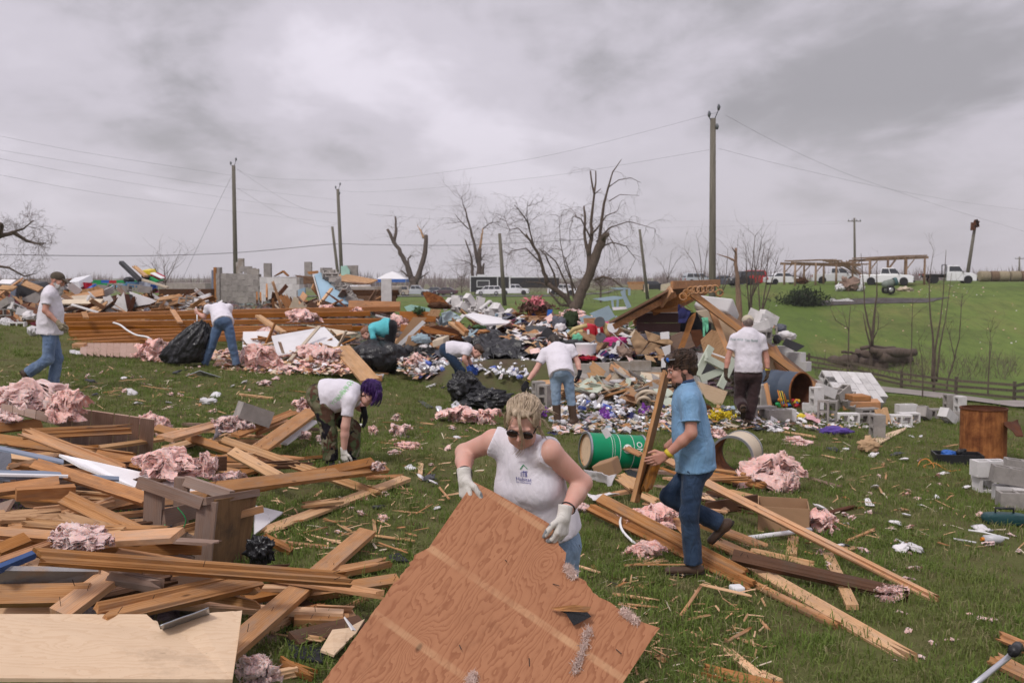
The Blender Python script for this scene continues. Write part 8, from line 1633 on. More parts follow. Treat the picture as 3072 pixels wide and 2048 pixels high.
# --- foreground lumber
GL,GR='loose lumber in the left pile','loose lumber on the right grass'
LUM=[('e',(-40,455,.35),(355,412,.35),.15,.05,pine,60,(0,0),'beam end at the left edge below the pink heap'),('e',(-40,545,.32),(640,640,.34),.14,.05,pine,60,(0,0),'long beam behind the diagonal one at far left'),('e',(560,615,.3),(1175,700,.32),.10,.05,pine,60,(0,.4),'beam under the wood panelling'),('e',(180,465,.55),(1080,815,.36),.14,.045,pine,35,(1,.3),'thick diagonal beam with a chewed upper end'),('e',(200,505,.50),(1178,458,.52),.14,.05,pine,70,(0,.5),'level beam lying in front of the wood panelling'),('e',(80,700,.3),(460,735,.3),.12,.05,pale,40,(0,0),'short pale beam below the blue siding strip'),('e',(285,745,.50),(1300,1085,.42),.15,.045,pine2,35,(.3,0),'long weathered brown beam running to the wooden frame'),('e',(560,1060,.40),(1300,1420,.30),.17,.045,pine,30,(.2,0),'bright broad beam below the weathered one'),('e',(850,690,.34),(1375,800,.34),.14,.045,pine2,50,(0,1),'beam splintered at the pink insulation'),('e',(-30,1000,.40),(522,925,.45),.13,.045,pine2,35,(0,0),'orange beam at left pointing up to the right'),('e',(140,1035,.40),(658,1005,.40),.10,.09,pine2,10,(0,0),'squared orange post end below the blue siding'),('e',(-30,1235,.3),(560,1200,.3),.22,.03,plytan,12,(0,.5),'broad rough board at the left edge'),('e',(180,1270,.42),(700,1330,.36),.10,.04,pale,30,(.8,.6),'pale splintered board over the broad rough board'),('e',(480,1235,.36),(1100,1415,.28),.24,.03,plytan,14,(.3,.5),'wide tan board under the bright beam'),('e',(-30,1375,.36),(460,1410,.36),.10,.05,pine,40,(0,0),'pale beam left of the folded insulation'),('e',(-30,1540,.32),(240,1430,.36),.13,.05,pine2,30,(0,0),'brown beam end at the lower left'),('e',(-30,1640,.42),(745,1365,.44),.06,.04,pine2,30,(0,.5),'thin rail crossing the folded insulation'),('e',(1375,450,.15),(2050,655,.12),.15,.045,pine,30,(0,0),'beam right of the wood panelling'),('e',(1455,545,.28),(1905,410,.22),.22,.045,pine,12,(0,.4),'wide board with a tapered end on the grass side'),('e',(1440,640,.06),(1700,575,.1),.14,.04,pale,20,(.3,0),'short board under the wide tapered one'),('e',(1880,480,.1),(2100,400,.1),.12,.04,pale,20,(0,0),'pale board beside the two-core block'),('e',(1945,545,.26),('f',1165,1035,.06),.15,.045,pale,35,(.3,1.2),'very long pale beam reaching under the crossed beams'),('e',(2045,660,.32),('f',310,905,.2),.16,.045,pale,30,(0,1),'pale board broken off at its lower end'),('e',(1880,725,.15),(2240,745,.15),.14,.045,pine2,30,(0,0),'brown board end beyond the pink insulation'),('e',(1890,815,.1),(2115,850,.1),.10,.045,pine,40,(0,0),'short beam right of the pink insulation'),('e',(1990,895,.04),(2290,795,.1),.16,.04,pine2,20,(0,0),'short brown board on the grass by the beams'),('f',(80,640,.2),(555,300,.3),.24,.04,pine,10,(0,0),'wide board rising towards the camouflage trousers'),('f',(-130,520,.2),(400,300,.3),.16,.035,pine2,14,(0,.5),'reddish board beside the two-core block'),('f',(60,500,.16),(330,390,.22),.06,.05,pine2,20,(0,0),'dark batten under the wide board'),('f',(300,590,.1),(575,390,.2),.12,.025,whitew,10,(0,0),'white board under the wide board'),('f',(-420,1000,.40),(1190,800,.22),.18,.045,pine,35,(0,0),'thick beam crossing the long pale one, lower of the pair'),('f',(-30,985,.3),(1085,752,.3),.15,.045,pine2,35,(0,0),'thick beam crossing the long pale one, upper of the pair'),('f',(105,1365,.03),(1378,895,.06),.16,.04,pale,12,(.4,0),'long pale board on the grass before the crossed beams'),('f',(425,1130,.09),(830,1085,.1),.16,.03,pale,10,(1.2,1),'jagged splinter lying over the long grass board'),('f',(690,700,.03),(240,740,.05),.10,.04,pine2,20,(.4,0),'brown offcut behind the broken pale board'),('f',(100,1395,.12),(365,1540,.02),.12,.04,pine2,12,(.2,0),'offcut on the grass below the wooden frame'),('f',(190,1440,.02),(690,1500,.02),.05,.03,pine,10,(.5,.8),'thin stick below the white sheet'),('f',(1000,880,.04),(1370,880,.03),.12,.035,pine2,12,(.5,.6),'brown splinter under the beam tips'),('j',(-250,1330,.16),(1035,225,.10),.20,.045,pine,12,(0,0),'broad clean board lying diagonally over the grass'),('i',(270,430,.62),('j',905,645,.30),.13,.05,pine,45,(1,.8),'long beam across the pile with both ends splintered'),('i',(-30,790,.34),(790,775,.36),.17,.05,pine,45,(0,0),'thick beam at left above the pale plywood'),('i',(-30,925,.24),(570,935,.24),.12,.05,pale,30,(0,0),'pale beam just behind the pale plywood'),('i',(525,960,.30),(975,620,.42),.20,.045,pine,14,(0,0),'board sloping down to the pale plywood with tufts on it'),('i',(890,945,.38),('j',60,650,.3),.18,.05,pine,35,(.2,0),'broad beam running right behind the metal strip'),('j',(-60,800,.1),(480,690,.12),.16,.05,pine2,30,(0,0),'dark beam below the broad clean board'),('j',(420,790,.07),(1300,655,.07),.13,.06,pine,30,(0,0),'thick beam lying right of the broad clean board'),('j',(690,590,.1),(1240,485,.06),.17,.045,pine,14,(0,1.2),'beam splintered at its right end before the plywood'),('j',(150,1010,.06),(670,880,.06),.12,.05,pine2,25,(.3,.8),'short beam under the broad clean board'),('j',(390,1010,.05),(870,1020,.05),.14,.07,pine,10,(0,0),'stout squared offcut on the black felt'),('j',(240,1350,.08),(580,1490,.03),.10,.05,pine2,20,(.6,.5),'broken offcut below the black felt'),('j',(705,960,.02),(1100,775,.03),.05,.03,pale,10,(.6,1),'thin splinter left of the big plywood'),('i',(950,590,.45),(1480,705,.4),.10,.09,greyw,20,(.2,.8),'grey sawn post end under the long beam'),('i',(950,780,.2),(1700,735,.2),.20,.04,pine2,20,(0,0),'shaded board in the hollow behind the broad beam'),('i',(-30,560,.5),(300,425,.52),.05,.04,plain('blue_painted_bar',(.03,.07,.19),.5),20,(0,0),'blue painted bar at the lower left'),('g',(885,1075,.20),('k',2160,605,.08),.15,.05,pine,35,(0,.3),'upper of the two long beams by the man in blue'),('g',(785,1140,.10),('k',2225,705,.04),.15,.05,pine2,35,(.4,.3),'lower of the two long beams by the man in blue'),('g',(1805,925,.3),('l',1595,832,.03),.11,.05,pine,45,(0,.3),'very long slim beam crossing the right grass'),('k',(2050,440,.14),('l',1345,780,.06),.17,.05,darkw,35,(0,.6),'dark brown stained beam on the right grass'),('k',(2150,480,.05),('l',1400,1370,.02),.20,.045,pale,14,(.2,1.6),'long pale board with a needle-sharp splintered tip'),('l',(-60,660,.03),(725,1060,.02),.10,.04,pine,20,(.3,.5),'narrow board lying along the sharp-tipped one'),('l',(620,425,.02),(840,890,.03),.13,.04,pale,4,(0,0),'cross board with nails under the dark beam'),('l',(320,265,.02),(300,440,.02),.14,.045,pale,4,(.2,0),'short board piece below the open box'),('l',(-60,380,.05),(535,520,.03),.10,.03,pale,14,(.2,1.2),'pale splinter left of the short board piece'),('k',(1780,150,.1),(2345,360,.05),.14,.045,pine,20,(0,.8),'board behind the man’s raised boot'),('k',(1890,310,.06),(2400,520,.04),.18,.045,pine,14,(.2,.3),'broad board below the raised boot'),('g',(1840,870,.06),(2345,955,.1),.14,.05,pine2,30,(0,.4),'beam under the cream drum'),('g',(2000,1000,.05),(2345,1080,.04),.10,.03,pale,14,(.4,.8),'pale splinter right of the cream drum'),('g',(1050,870,.2),(1200,990,.15),.18,.04,pale,20,(.3,.5),'wide rounded board end before the green drum'),('g',(1340,660,.15),(1560,780,.1),.14,.04,pine,20,(0,0),'board behind the raised knee'),('g',(1480,1200,.12),(1640,1380,.05),.12,.04,pine,20,(0,0),'short board between insulation and jeans'),('g',(1240,1030,.12),(1400,1110,.1),.14,.03,pale,20,(.8,.8),'curled splinter above the pink insulation'),('g',(980,560,.35),(1260,690,.25),.14,.03,pine2,20,(.8,.6),'splintered board lying over the green drum'),('g',(1770,1040,.06),(2000,1200,.04),.16,.03,pale,14,(.6,1),'splintered board right of the jeans'),('k',(1955,1215,.03),(2400,1600,.02),.09,.04,pale,14,(1,0),'pointed pale board at the bottom right'),('k',(1765,1430,.03),(2500,1640,.03),.16,.05,pine2,14,(.4,0),'brown board at the bottom right'),('k',(1560,1440,.02),(1930,1560,.02),.05,.03,pale,14,(1,.3),'thin splinter at the bottom right'),('l',(2050,1320,.06),(2500,1560,.06),.15,.045,pine,14,(.8,0),'board under the grey metal pole'),('l',(2105,1115,.08),(2420,1270,.06),.12,.04,pine2,20,(1,0),'broken board above the grey metal pole'),('l',(-30,1450,.02),(180,1570,.02),.12,.04,pale,14,(.5,0),'board end at the bottom edge'),('h',(570,1210,.02),(860,1135,.03),.09,.035,brownw,20,(.2,.2),'dark brown stick right of the open box'),('h',(460,890,.02),(740,975,.02),.10,.03,greyw,14,(.6,.4),'grey splinter in the grass beyond the insulation'),('h',(180,475,.02),(525,530,.02),.14,.02,pale,6,(.3,.3),'flat pale board on the grass before the blocks'),('g',(1400,440,.02),(2090,460,.02),.06,.03,pale,10,(0,0),'long thin batten behind the man in blue'),('h',(780,1450,.02),(1035,1340,.02),.05,.02,pine,10,(.5,.5),'thin stick above the slim beam'),('e',(2110,155,.02),('f',200,190,.02),.07,.03,pale,10,(0,0),'pale batten alone on the far grass'),('d',(75,1180,16.6),(130,1470,.02),.10,.045,pine,30,(0,.4),'stick leaning in front of the blue drum')]
for t0,a,c,w_,th,m_,ro,sp,lab in LUM:
 plank(t0,a,c,w_*(.66 if w_<.21 else.8),th*.95,m_,lab.replace('’',''),ro,sp,group=GL if t0 in 'efij' else GR,nails=3 if t0 in 'ijfkl' and w_>.12 else 0)
def lumberfill(n,t0,poly,hr,mats,lab,grp,seed,yaw0=0,ys=.7,Lr=(.6,1.8)):
 r=random.Random(seed);xs_=[p[0]for p in poly];ys_=[p[1]for p in poly];k=0;done_=[]
 while k<n:
  x,y=r.uniform(min(xs_),max(xs_)),r.uniform(min(ys_),max(ys_))
  if not inpoly(x,y,poly):continue
  L=r.uniform(*Lr);me=plank_mesh(L,r.choice((.085,.085,.13,.05)),r.choice((.038,.038,.02)),(r.choice((0,.5,1)),r.choice((0,.6,1.2))),0,seed*99+k);me.materials.append(r.choice(mats));o=bpy.data.objects.new('broken_stud',me);COL.objects.link(o)
  h_=r.uniform(*hr);p=G(t0,x,y,h_);yw=r.gauss(yaw0,ys);o.matrix_basis=Matrix.Translation(p)@Matrix.Rotation(yw,4,'Z')@Matrix.Rotation(r.gauss(0,.07),4,'Y')@Matrix.Rotation(r.choice((0,0,1.57,.3)),4,'X')@Matrix.Translation((-L/2,0,0));tag(o,lab,'board',grp);k+=1;done_.append(o)
 number_from_left(done_,lab)
def matheap(t0,poly,h_,lab,seed,nx_=90,ny_=70):
 xs_=np.linspace(min(p[0]for p in poly),max(p[0]for p in poly),nx_);ys_=np.linspace(min(p[1]for p in poly),max(p[1]for p in poly),ny_);V=[];ins={}
 for i,x in enumerate(xs_):
  for j,y in enumerate(ys_):ins[i,j]=inpoly(x,y,poly);p=G(t0,x,y,0);nz=float(fbm(np.array([[p.x*3.1,p.y*3.1,seed]]),3,.6)[0]);p.z+=(h_*(.5+1.6*nz)if ins[i,j]else-.05);V.append(p)
 Fc=[(i*ny_+j,(i+1)*ny_+j,(i+1)*ny_+j+1,i*ny_+j+1)for i in range(nx_-1)for j in range(ny_-1)if ins[i,j]or ins[i+1,j+1]]
 tag(mesh_obj('debris_layer',V,Fc,rubm,None,True),lab,'rubble',kind='stuff')
matheap('e',[(-80,560),(500,600),(900,680),(1300,820),(1500,1100),(1700,1500),(1600,1750),(1900,2150),(1300,2350),(-80,2350)],.07,'crushed scraps and dirt under the left lumber pile',2)
WL=[pine,pine,pine2,pale,greyw,darkw]
lumberfill(42,'e',[(-40,560),(900,620),(1300,900),(1300,1558),(-40,1558)],(.05,.34),WL,'broken stud low in the left pile','studs low in the left pile',3,.15)
lumberfill(16,'i',[(-40,560),(2200,560),(2300,900),(-40,940)],(.03,.26),WL,'broken stud in the hollow above the pale plywood','studs above the pale plywood',4,.1)
lumberfill(16,'e',[(1400,480),(2352,420),(2352,900),(1500,760)],(.02,.14),WL,'broken stud right in the left pile','studs right in the left pile',5,-.3)
lumberfill(20,'g',[(900,560),(1500,640),(2340,1000),(2300,1250),(1500,1150),(1000,1050)],(.02,.12),WL,'broken stud among the litter round the drums','studs round the drums',6,-.5,.6,(.3,1.0))
lumberfill(10,'j',[(0,800),(600,760),(900,900),(500,1500),(0,1500)],(.01,.06),WL,'offcut on the grass below the broad board','offcuts below the broad board',7,.3,.6,(.15,.5))
e=empty('wood_panelling',G('e',950,600,0),0,'grooved brown wood panelling standing in the left pile','panel');tl,tr_,br,bl=[pt('e',a)for a in((535,258,10.3),(1366,376,9.7),(1345,745,.02),(512,575,.05))]
cuts=[0,.14,.34,.585,.74,.85,1]
for a,c in zip(cuts[:-1],cuts[1:]):sheet3('panel_strip',[tl.lerp(tr_,a+.006),tl.lerp(tr_,c-.006),bl.lerp(br,c-.006),bl.lerp(br,a+.006)],.014,panelw,parent=e,xdir=bl-tl)
e=empty('pale_panelling',G('e',260,420,0),0,'pale grooved panelling lying under the pink heap at left','panel');tl,tr_,br,bl=[pt('e',a)for a in((15,238,.55),(530,335,.5),(520,430,.4),(10,290,.5))]
for k in range(5):sheet3('panel_strip',[tl.lerp(tr_,k/5+.004),tl.lerp(tr_,(k+1)/5-.004),bl.lerp(br,(k+1)/5-.004),bl.lerp(br,k/5+.004)],.014,greyw,parent=e)
S10=[('white_trim_board','e',[(520,690,.44),(760,740,.42),(1480,900,.3),(1905,1040,.2),(1890,1080,.2),(1200,985,.3),(700,790,.42)],.02,whitew,'long white board running from the beams to the wooden frame'),('white_sheet','f',[(40,1140,.12),(290,1200,.05),(205,1265,.03),(40,1390,.06)],.02,whitew,'white sheet showing right of the wooden frame'),('vinyl_siding_strip','e',[(-30,610,.5),(560,735,.46),(560,765,.46),(-30,640,.5)],.015,vinyl,'blue-grey vinyl siding strip at the far left'),('vinyl_siding_strip','e',[(-30,830,.48),(380,835,.48),(1050,885,.42),(1050,915,.4),(380,880,.46),(-30,905,.46)],.015,vinyl,'long blue-grey siding strip under the weathered beam'),('vinyl_siding_strip','e',[(-30,855,.49),(600,870,.47),(600,880,.47),(-30,868,.49)],.015,whitew,'white edge strip on the blue-grey siding'),('peeling_board','i',[(-30,545,.5),(870,555,.46),(800,640,.4),(160,705,.36),(-30,690,.38)],.03,plain('peeling_grey_paint',(.26,.25,.26),.7,.2,5,.4,40,dirt=((.33,.21,.12),.4,4)),'peeling grey painted board at the lower left'),('pale_plywood_sheet','i',[(-60,962,.36),(1290,965,.36),(1330,1000,.35),(1390,1030,.34),(1415,1100,.33),(1520,1080,.33),(1640,1000,.35),(1710,962,.36),(2135,930,.36),(2105,1170,.34),(2050,1540,.30),(-60,1530,.30)],.018,plypale,'big pale plywood sheet with a bite torn from its top edge'),('black_felt','j',[(310,1115,.02),(705,1125,.02),(640,1375,.02),(360,1335,.02)],.012,felt,'black roofing felt on the grass beside the big plywood'),('plywood_scrap','j',[(725,1095,.1),(860,1080,.1),(1010,1000,.08),(930,1130,.08),(740,1320,.05),(620,1275,.05)],.014,plypale,'torn pale plywood scrap left of the big plywood'),('dark_board_scrap','e',[(-30,1130,.3),(130,1080,.4),(0,1290,.25),(-30,1300,.25)],.02,greyw,'grey board corner at the left edge'),('plastic_scrap','j',[(830,975,.14),(940,1105,.08),(900,1090,.1)],.01,whitep,'white plastic wedge by the big plywood'),('flat_splinter','l',[(580,310,.02),(690,335,.02),(920,365,.02),(790,395,.02),(640,345,.02)],.012,plytan,'flat jagged plywood splinter under the slim beam'),('roof_shingle','j',[(1225,435,.02),(1310,412,.02),(1400,485,.02),(1240,480,.02)],.01,felt,'dark shingle left of the big plywood edge'),('grey_metal_sheet','a',[(1640,1110,.02),(1760,1062,.12),(1960,1125,.02),(1800,1108,.02)],.01,steel,'bent grey metal sheet on the far grass'),('roof_shingle','f',[(1480,210,.02),(1530,215,.02),(1620,270,.02),(1560,275,.02)],.01,slate,'grey shingle on the grass right of the purple-haired person'),('pale_chip','f',[(1485,765,.02),(1530,768,.02),(1520,860,.02),(1478,850,.02)],.02,pale,'pale block of wood alone on the grass left of the woman')]
for nm,t0,q,th,m_,lab in S10:sheet(nm,t0,q,th,m_,lab,jagged=(2,5,7)if nm=='pale_plywood_sheet' else(3,)if nm=='plywood_scrap' else(),amp=.02)
ms=drape('bent_metal_strip','i',[(1405,1045,.40),(1830,875,.44),(1830,945,.36),(1425,1080,.34)],.4,steel,'bent galvanised strip poking through the torn plywood edge','metal',.008,12)
e=empty('workbench_remains',G('e',1750,1700,0),0,'weathered grey wooden frame with a plywood end standing on the pile','frame')
YF,YB=6.75,7.25
for q,w_,nm in((((1365,985,YF),('i',1345,375,YF)),.125,'post'),(((1608,885,YB),(1585,1470,YB)),.10,'post'),(((1835,1095,YF-.05),('i',1785,520,YF-.05)),.13,'post'),(((1225,925,YF-.02),(1790,1120,YF-.08)),.075,'rail'),(((1640,915,YB),(2040,1050,YB-.15)),.075,'rail'),(((1790,1100,YF-.1),(2265,1020,YB-.1)),.05,'rail'),(((1418,1245,YF-.02),(1720,1175,YB)),.115,'rail'),((('i',1190,355,YF-.25),('i',1690,505,YF-.3)),.09,'rail'),(((1620,1420,YB),(1800,1500,YB)),.08,'rail')):plank('e',*q,w_,.06,greyw,name=nm,parent=e,roll=80 if nm=='rail' else 0)
sheet('end_panel','e',[(1895,1082,YF-.05),(2262,1022,YB-.1),('i',2160,530,YB-.1),('i',1860,515,YF-.05)],.02,wood('stained_plywood',(.09,.05,.03),(.25,.155,.085),dirt=.12),parent=e,xdir=Vector((0,0,1)))
tubething('green_wire','e',[(1455,1300,YF-.05),(1440,1420,YF-.04),('i',1425,380,YF)],.004,greenp,'green wire hanging on the wooden frame','wire',5);tubething('green_wire','e',[(1565,1150,YF-.06),(1640,1260,YF-.06),(1590,1400,YF-.05),(1615,1520,YF)],.004,greenp,'second green wire looped on the wooden frame rail','wire',5,res=4)
sack('i',(2170,265,2400,540),6.6,'black plastic scrap right of the wooden frame',dep=.5,amp=.5,freq=3);drape('grey_rag','e',[(-40,650,8.6),(90,680,8.5),(75,950,8),(-40,960,8)],8,greyc,'dark grey cloth at the left edge of the pile','cloth',.04);drape('torn_grey_wrap','e',[(1990,350,.35),(2150,320,.35),(2040,470,.2),(1880,570,.1)],.3,plain('grey_paper',(.22,.19,.2),.8),'torn grey building paper beside the two-core block','paper',.05)
for t0,box,k,lab in(('e',(-60,50,480,330),.45,'big pink insulation heap at the left edge'),('e',(380,80,715,400),.45,'folded pink insulation right part of the left heap'),('e',(-40,300,140,400),.4,'pink insulation under the pale panelling'),('e',(1255,295,1475,540),.0,'pink insulation behind the wood panelling'),('e',(1255,615,1720,900),.32,'large pink insulation lying on the beams'),('e',(1680,655,1895,880),.3,'pink insulation right of the large piece'),('e',(1840,830,2095,970),.2,'pink tail of insulation reaching the grass'),('e',(410,1325,870,1540),.4,'thin folded pink insulation on the lower left boards'),('e',(1880,330,2160,480),.2,'pinkish insulation beside the two-core block'),('f',(395,180,565,325),.1,'pink insulation behind the camouflage trousers'),('f',(585,500,645,595),0,'small pink tuft at the camouflage knee'),('f',(430,470,520,550),.1,'pink scrap under the white board'),('f',(1240,405,1395,535),0,'rounded pink cube of insulation on the grass'),('f',(1250,320,1320,390),0,'pink tuft beyond the pink cube'),('f',(1040,420,1110,510),0,'pale tuft left of the pink cube'),('f',(1985,265,2185,420),0,'pink insulation beside the blonde hair'),('f',(1690,250,1980,405),0,'pink shreds among the cans on the grass'),('f',(1300,580,1510,640),0,'pale shred of insulation below the pink cube'),('f',(1215,640,1310,692),0,'small pale tuft on the middle grass'),('f',(1080,738,1195,822),.25,'whitish fluff on the tips of the crossed beams'),('g',(1150,1125,1500,1345),.05,'fluffy pink insulation behind the long beams'),('g',(1390,1110,1575,1230),.12,'pink insulation against the striding jeans'),('k',(1140,312,1398,462),0,'pink lump of insulation on the grass before the long beams'),('g',(660,1105,785,1195),0,'pink tuft at the woman’s elbow'),('g',(1855,455,2025,540),0,'pink fluff beyond the cream drum'),('h',(-60,650,440,1010),0,'big pink insulation right of the cream drum'),('h',(425,1150,695,1375),0,'pink insulation roll right of the open box'),('h',(235,545,475,602),0,'flat pale pink insulation on the grass at right'),('j',(-120,1330,215,1580),.1,'pink insulation at the corner of the pale plywood'),('l',(1100,705,1352,812),.03,'pale insulation wrapped on the dark beam tip'),('l',(1110,790,1202,862),0,'grey tuft under the dark beam tip'),('c',(70,1130,200,1210),0,'pinkish cushion stuffing behind the blonde hair')):
 near=t0 in 'eijkl' or box[2]-box[0]>300;insulation(t0,box,k,lab.replace('’',''),sub=5 if near else 4,fib=2600 if near else 500)
p0,p1,p2=P('F',1088,1107,4.80),P('F',1285,1250,4.66),P('F',600,1760,3.95);pn_=(p1-p0).cross(p2-p0).normalized();ply=[]
for x,y in((1088,1107),(1130,1128),(1195,1165),(1240,1190),(1276,1212),(1283,1252),(1300,1270),(1297,1296),(1318,1318),(1345,1335),(1372,1368),(1402,1384),(1440,1412),(1478,1430),(1515,1442),(1500,1462),(1430,1568),(1195,1915),(600,1760),(740,1568),(905,1338),(952,1275),(985,1258),(1000,1235)):
 d=ray('F',x,y);ply.append(Vector((0,0,CAMZ))+d*((p0-Vector((0,0,CAMZ))).dot(pn_)/d.dot(pn_)))
po=sheet3('plywood_sheet',ply,.013,plyfig,'big figured plywood sheet with torn right edge held by the woman','plywood',jagged=(7,8,9,10,11,12,19,20),amp=.018,xdir=ply[18]-ply[0])
for x,y,dx,dy in((1160,1285,5,0),(1400,1335,22,4),(1055,1480,6,8),(1270,1340,18,2),(1415,1490,14,8),(1215,1510,2,26),(1330,1250,3,6)):
 d=ray('F',x,y);a=Vector((0,0,CAMZ))+d*((p0-Vector((0,0,CAMZ))).dot(pn_)/d.dot(pn_));a=a-d.normalized()*.012;wpart('nail',*(lambda b:(b.V,b.F))(MB().tube([a,a+Vector((dx*.0016,-.02,-dy*.0016))],.002,5)),blackm,po)
def onply(x,y,off=.02):d=ray('F',x,y);a=Vector((0,0,CAMZ))+d*((p0-Vector((0,0,CAMZ))).dot(pn_)/d.dot(pn_));return a-d.normalized()*off
o=sheet3('felt_scrap',[onply(1270,1395,.03),onply(1345,1400,.05),onply(1358,1415,.05),onply(1318,1436,.03),onply(1300,1408,.03)],.006,felt,'black felt scrap nailed to the big plywood','scrap');o=sheet3('wood_scrap',[onply(1265,1395,.03),onply(1320,1388,.06),onply(1358,1393,.06),onply(1350,1405,.05),onply(1280,1402,.04)],.006,pine2,'brown splinter on the black felt scrap','scrap')
rr=random.Random(17)
for(pts_,lab)in((((1352,1440),(1345,1470),(1330,1510),(1318,1540)),'white wool strip stuck on the big plywood'),(((1300,1300),(1310,1312),(1318,1320)),'wool tuft on the torn plywood edge'),(((1430,1402),(1445,1412),(1462,1425)),'wool tuft near the right plywood corner'),(((1090,1545),(1080,1560),(1085,1575)),'pale wool tuft at the bottom of the big plywood')):
 bq=MB();a0=onply(*pts_[0])
 for k in range(900):
  u=rr.random()*(len(pts_)-1);i=int(u);f=u-i;a=onply(*pts_[i],.02).lerp(onply(*pts_[i+1],.02),f)+Vector((rr.gauss(0,.009),-abs(rr.gauss(0,.006)),rr.gauss(0,.009)))-a0;d=Vector((rr.gauss(0,.009),rr.gauss(0,.006),rr.gauss(0,.012)));s_=Vector((rr.gauss(0,.0018),0,rr.gauss(0,.0018)));bq.add([a-s_,a+s_,a+d],[(0,1,2)])
 tag(bq.make('wool_tuft',plain('pale_wool',(.66,.50,.44),.95,.1,9,0),None,False,Matrix.Translation(a0)),lab,'wool')
plank('m',(240,238,7.78),(45,1048,7.55),.17,.045,pine,'tall board carried upright by the man in blue',62,(.2,.3),'carried_board');plank('m',(172,790,7.62),(105,985,7.5),.15,.04,wood('dirty_pine',(.2,.09,.035),(.42,.21,.09),dirt=.2),'short dirty board held behind the tall one',30,(0,.3),'carried_board')
spm=[plank_mesh(l,w_,.012,(1,1),0,900+k)for k,(l,w_)in enumerate(((.22,.02),(.35,.025),(.5,.03),(.16,.035),(.3,.045),(.7,.025)))]
for k,me in enumerate(spm):me.materials.append((pale,pine,pale,pine2,pale,pine)[k])
tfm=[batt_mesh(Vector((.14,.11,.05)),300+k,9,2,40)for k in range(5)]
ppm_=[blob_mesh((.12,.09,.03),320+k,amp=.7,sub=3,fine=.2)for k in range(4)]
for k,me in enumerate(ppm_):me.materials.append((whitec,whitec,slate,whitep)[k])
for n,t0,poly,lab,sd in((42,'f',[(300,100),(2100,350),(1750,1150),(1300,1500),(400,1550),(1400,700),(900,500)],'wood splinter on the middle grass',21),(30,'k',[(900,400),(2352,800),(2352,1550),(1300,1300),(800,700)],'wood splinter on the right foreground grass',22),(28,'h',[(450,550),(1900,500),(2000,1500),(500,1550),(700,1000)],'wood splinter on the right grass',23),(30,'a',[(560,950),(2352,1060),(2352,1500),(700,1330)],'wood splinter on the far left grass',24),(28,'j',[(150,60),(1300,60),(1250,500),(600,900),(250,1300),(400,500)],'wood splinter beside the left lumber pile',25),(40,'c',[(450,1400),(1500,1350),(2300,1500),(1500,1900),(500,1700)],'wood splinter in the litter before the foundation',26)):scatter(n,t0,poly,spm,'wood_splinter',lab,'splinter',lab.replace('wood splinter','splinters'),.35,1.0,(.0,.03),.12,sd,.015)
for n,t0,poly,lab,sd in((22,'f',[(300,100),(2100,350),(1750,1150),(400,1550),(900,500)],'small pink tuft on the middle grass',31),(26,'l',[(300,100),(2352,100),(2352,1500),(1200,1500),(900,900)],'small pale tuft on the right foreground grass',32),(20,'h',[(450,550),(1900,500),(2000,1300),(500,1250)],'small pale tuft on the right grass',33),(22,'a',[(560,950),(2352,1060),(2352,1500),(700,1330)],'small pink tuft on the far left grass',34),(40,'c',[(450,1280),(1500,1300),(1500,1600),(500,1600)],'pinkish shred in the litter before the foundation',35)):scatter(n,t0,poly,tfm,'insulation_tuft',lab,'tuft',lab,.3,.9,(.0,.02),.3,sd,.015)
for n,t0,poly,lab,sd in((12,'f',[(300,100),(2100,350),(1750,1150),(400,1550),(900,500)],'scrap of paper or felt on the middle grass',41),(22,'h',[(450,550),(1900,500),(2000,1500),(500,1550)],'scrap of paper or felt on the right grass',42),(70,'c',[(250,1200),(1500,1250),(2300,1450),(2300,1560),(450,1600)],'scrap of white rubbish before the foundation',43),(40,'d',[(0,1480),(1400,1480),(1400,1560),(0,1600)],'white crumb of broken block on the right grass',44),(30,'b',[(1350,980),(2000,1040),(1900,1350),(1500,1200)],'scrap of white rubbish left of the bending youth',45),(14,'a',[(560,950),(2352,1060),(2352,1500),(700,1330)],'white scrap on the far left grass',46)):scatter(n,t0,poly,ppm_,'litter_scrap',lab,'litter',lab,.5,1.5,(.0,.03),.3,sd,.01)
blob('white_plastic_bag','e',(1755,190,1905,250),0,bagw,'white plastic bag alone on the far grass','bag',.6,amp=.5,fine=.1)
def flakes(n,t0,poly,mats,sz,lab,cat,seed,Y=None,hmax=.05,long=1.0):
 """crumbs and shreds too many to count, each a bent scrap lying on the ground"""
 r=random.Random(seed);b=MB();xs_=[p[0]for p in poly];ys_=[p[1]for p in poly];k=0
 while k<n:
  x,y=r.uniform(min(xs_),max(xs_)),r.uniform(min(ys_),max(ys_))
  if not inpoly(x,y,poly):continue
  p=G(t0,x,y,r.uniform(.01,hmax))if Y is None else P(t0,x,y,Y[0]+(Y[1]-Y[0])*(y-min(ys_))/(max(ys_)-min(ys_)));s_=r.uniform(*sz);a=r.uniform(0,6.28);ux=Vector((math.cos(a),math.sin(a),r.gauss(0,.25)))*s_*long;uy=Vector((-math.sin(a),math.cos(a),r.gauss(0,.35)))*s_*r.uniform(.15 if long>1.5 else.5,.3 if long>1.5 else 1);mid=Vector((0,0,s_*r.uniform(.1,.5)*(1 if long<1.5 else.2)))
  b.mi=r.randrange(len(mats));b.add([p-ux-uy,p+mid-uy*r.uniform(.5,1.2),p+ux-uy*.6,p+ux+uy,p+mid+uy*r.uniform(.6,1.3),p-ux*.8+uy],[(0,1,4,5),(1,2,3,4)]);k+=1
 tag(b.make(cat+'_crumbs' if cat!='litter' else 'fine_litter',None,None,False,None,mats),lab,cat,kind='stuff')
LM=[whitec,whitec,whitep,pink,pink,card,cream,pale,pine,concw,kraft,greyc,slate,bluep,cream,pink,navy]
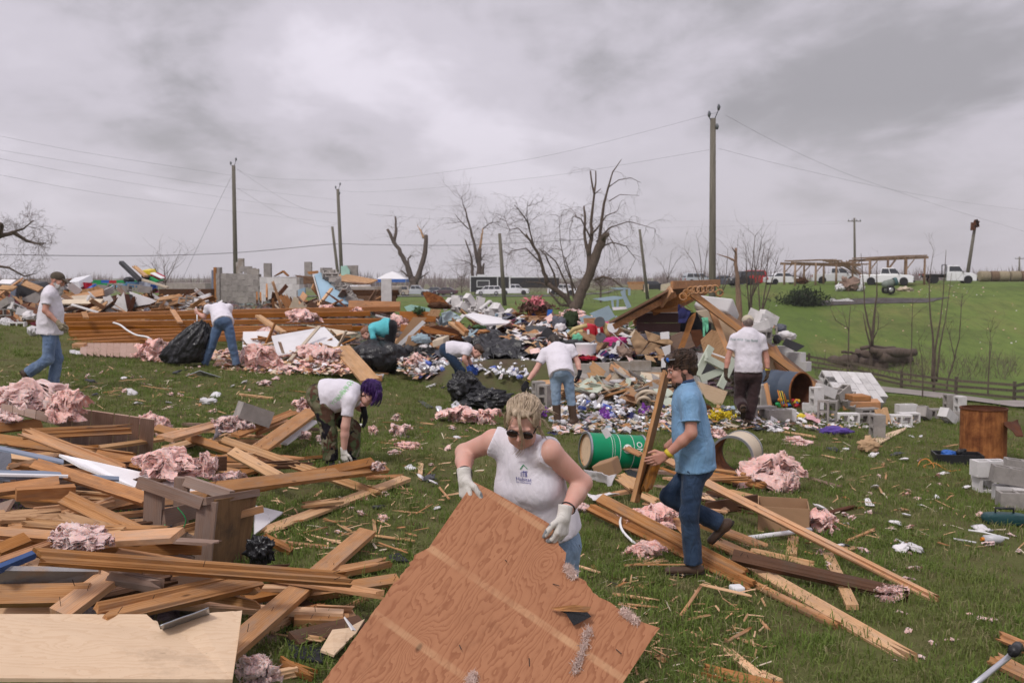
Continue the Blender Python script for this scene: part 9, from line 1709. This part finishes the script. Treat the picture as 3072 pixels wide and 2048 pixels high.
flakes(1500,'c',[(260,1210),(450,1180),(700,1230),(1450,1130),(1500,1330),(2300,1420),(2300,1560),(450,1620),(450,1350)],LM,(.02,.075),'fine household litter trodden into the grass before the foundation','litter',3)
flakes(700,'b',[(1300,930),(2352,900),(2352,1010),(1960,1040),(1500,1130),(1330,1080)],LM,(.02,.08),'fine household litter along the top of the earth bank','litter',4,(20.8,19.2))
flakes(420,'b',[(1950,1020),(2352,1010),(2352,1230),(2050,1230)],LM,(.02,.07),'fine household litter on the slope beside the black bag','litter',5)
flakes(700,'b',[(-300,900),(900,900),(1000,1090),(-300,1090)],[pink,pink,cream,whitec,pine,pale],(.03,.09),'fine shreds of insulation and wood before the joists','litter',6,(20.2,19.0))
flakes(350,'d',[(0,1420),(1400,1470),(1400,1560),(0,1580)],[concw,conc,whitec,pink,pale],(.02,.06),'fine block rubble around the drum','litter',7)
flakes(420,'c',[(60,560),(1450,660),(1450,960),(400,960),(60,800)],LM+[pinkc,navy,card,pine,whitew],(.05,.2),'fine household litter over the central heap','litter',8,(23.4,19.9))
CH=[pale,pale,pine,cream,plytan]
for n,t0,poly,sd in((480,'f',[(0,0),(2352,100),(2352,500),(1750,1150),(1300,1558),(100,1558),(300,600)],11),(260,'k',[(650,300),(2352,300),(2352,1558),(1000,1558)],12),(320,'h',[(0,520),(2352,600),(2352,1558),(0,1558)],13),(420,'a',[(0,1000),(2352,1060),(2352,1558),(0,1300)],14)):flakes(n,t0,poly,CH,(.012,.035),'wood chips strewn over the lawn','chip',sd,None,.035,2.2)
filler(40,'c',[(450,1160),(1450,1060),(1480,1330),(720,1330)],17.2,19.0,1060,1330,[pine,card,cream,whitew,pale,sage,conc],'broken piece leaning in front of the foundation wall','pieces before the foundation wall',71,(.25,.7),(.05,.16),.3)
# --- damp air over the distance
hz=MB().box((0,700,18),(2600,1900,60)).make('haze',None);hm_=bpy.data.materials.new('damp_air');hm_.use_nodes=True;hn=hm_.node_tree;hn.nodes.remove(hn.nodes['Principled BSDF']);hv=hn.nodes.new('ShaderNodeVolumePrincipled');hv.inputs['Density'].default_value=.0003;hv.inputs['Color'].default_value=(.93,.91,.94,1);hn.links.new(hv.outputs[0],hn.nodes['Material Output'].inputs['Volume']);hz.data.materials.append(hm_);tag(hz,'thin damp air over the fields','haze',kind='stuff')
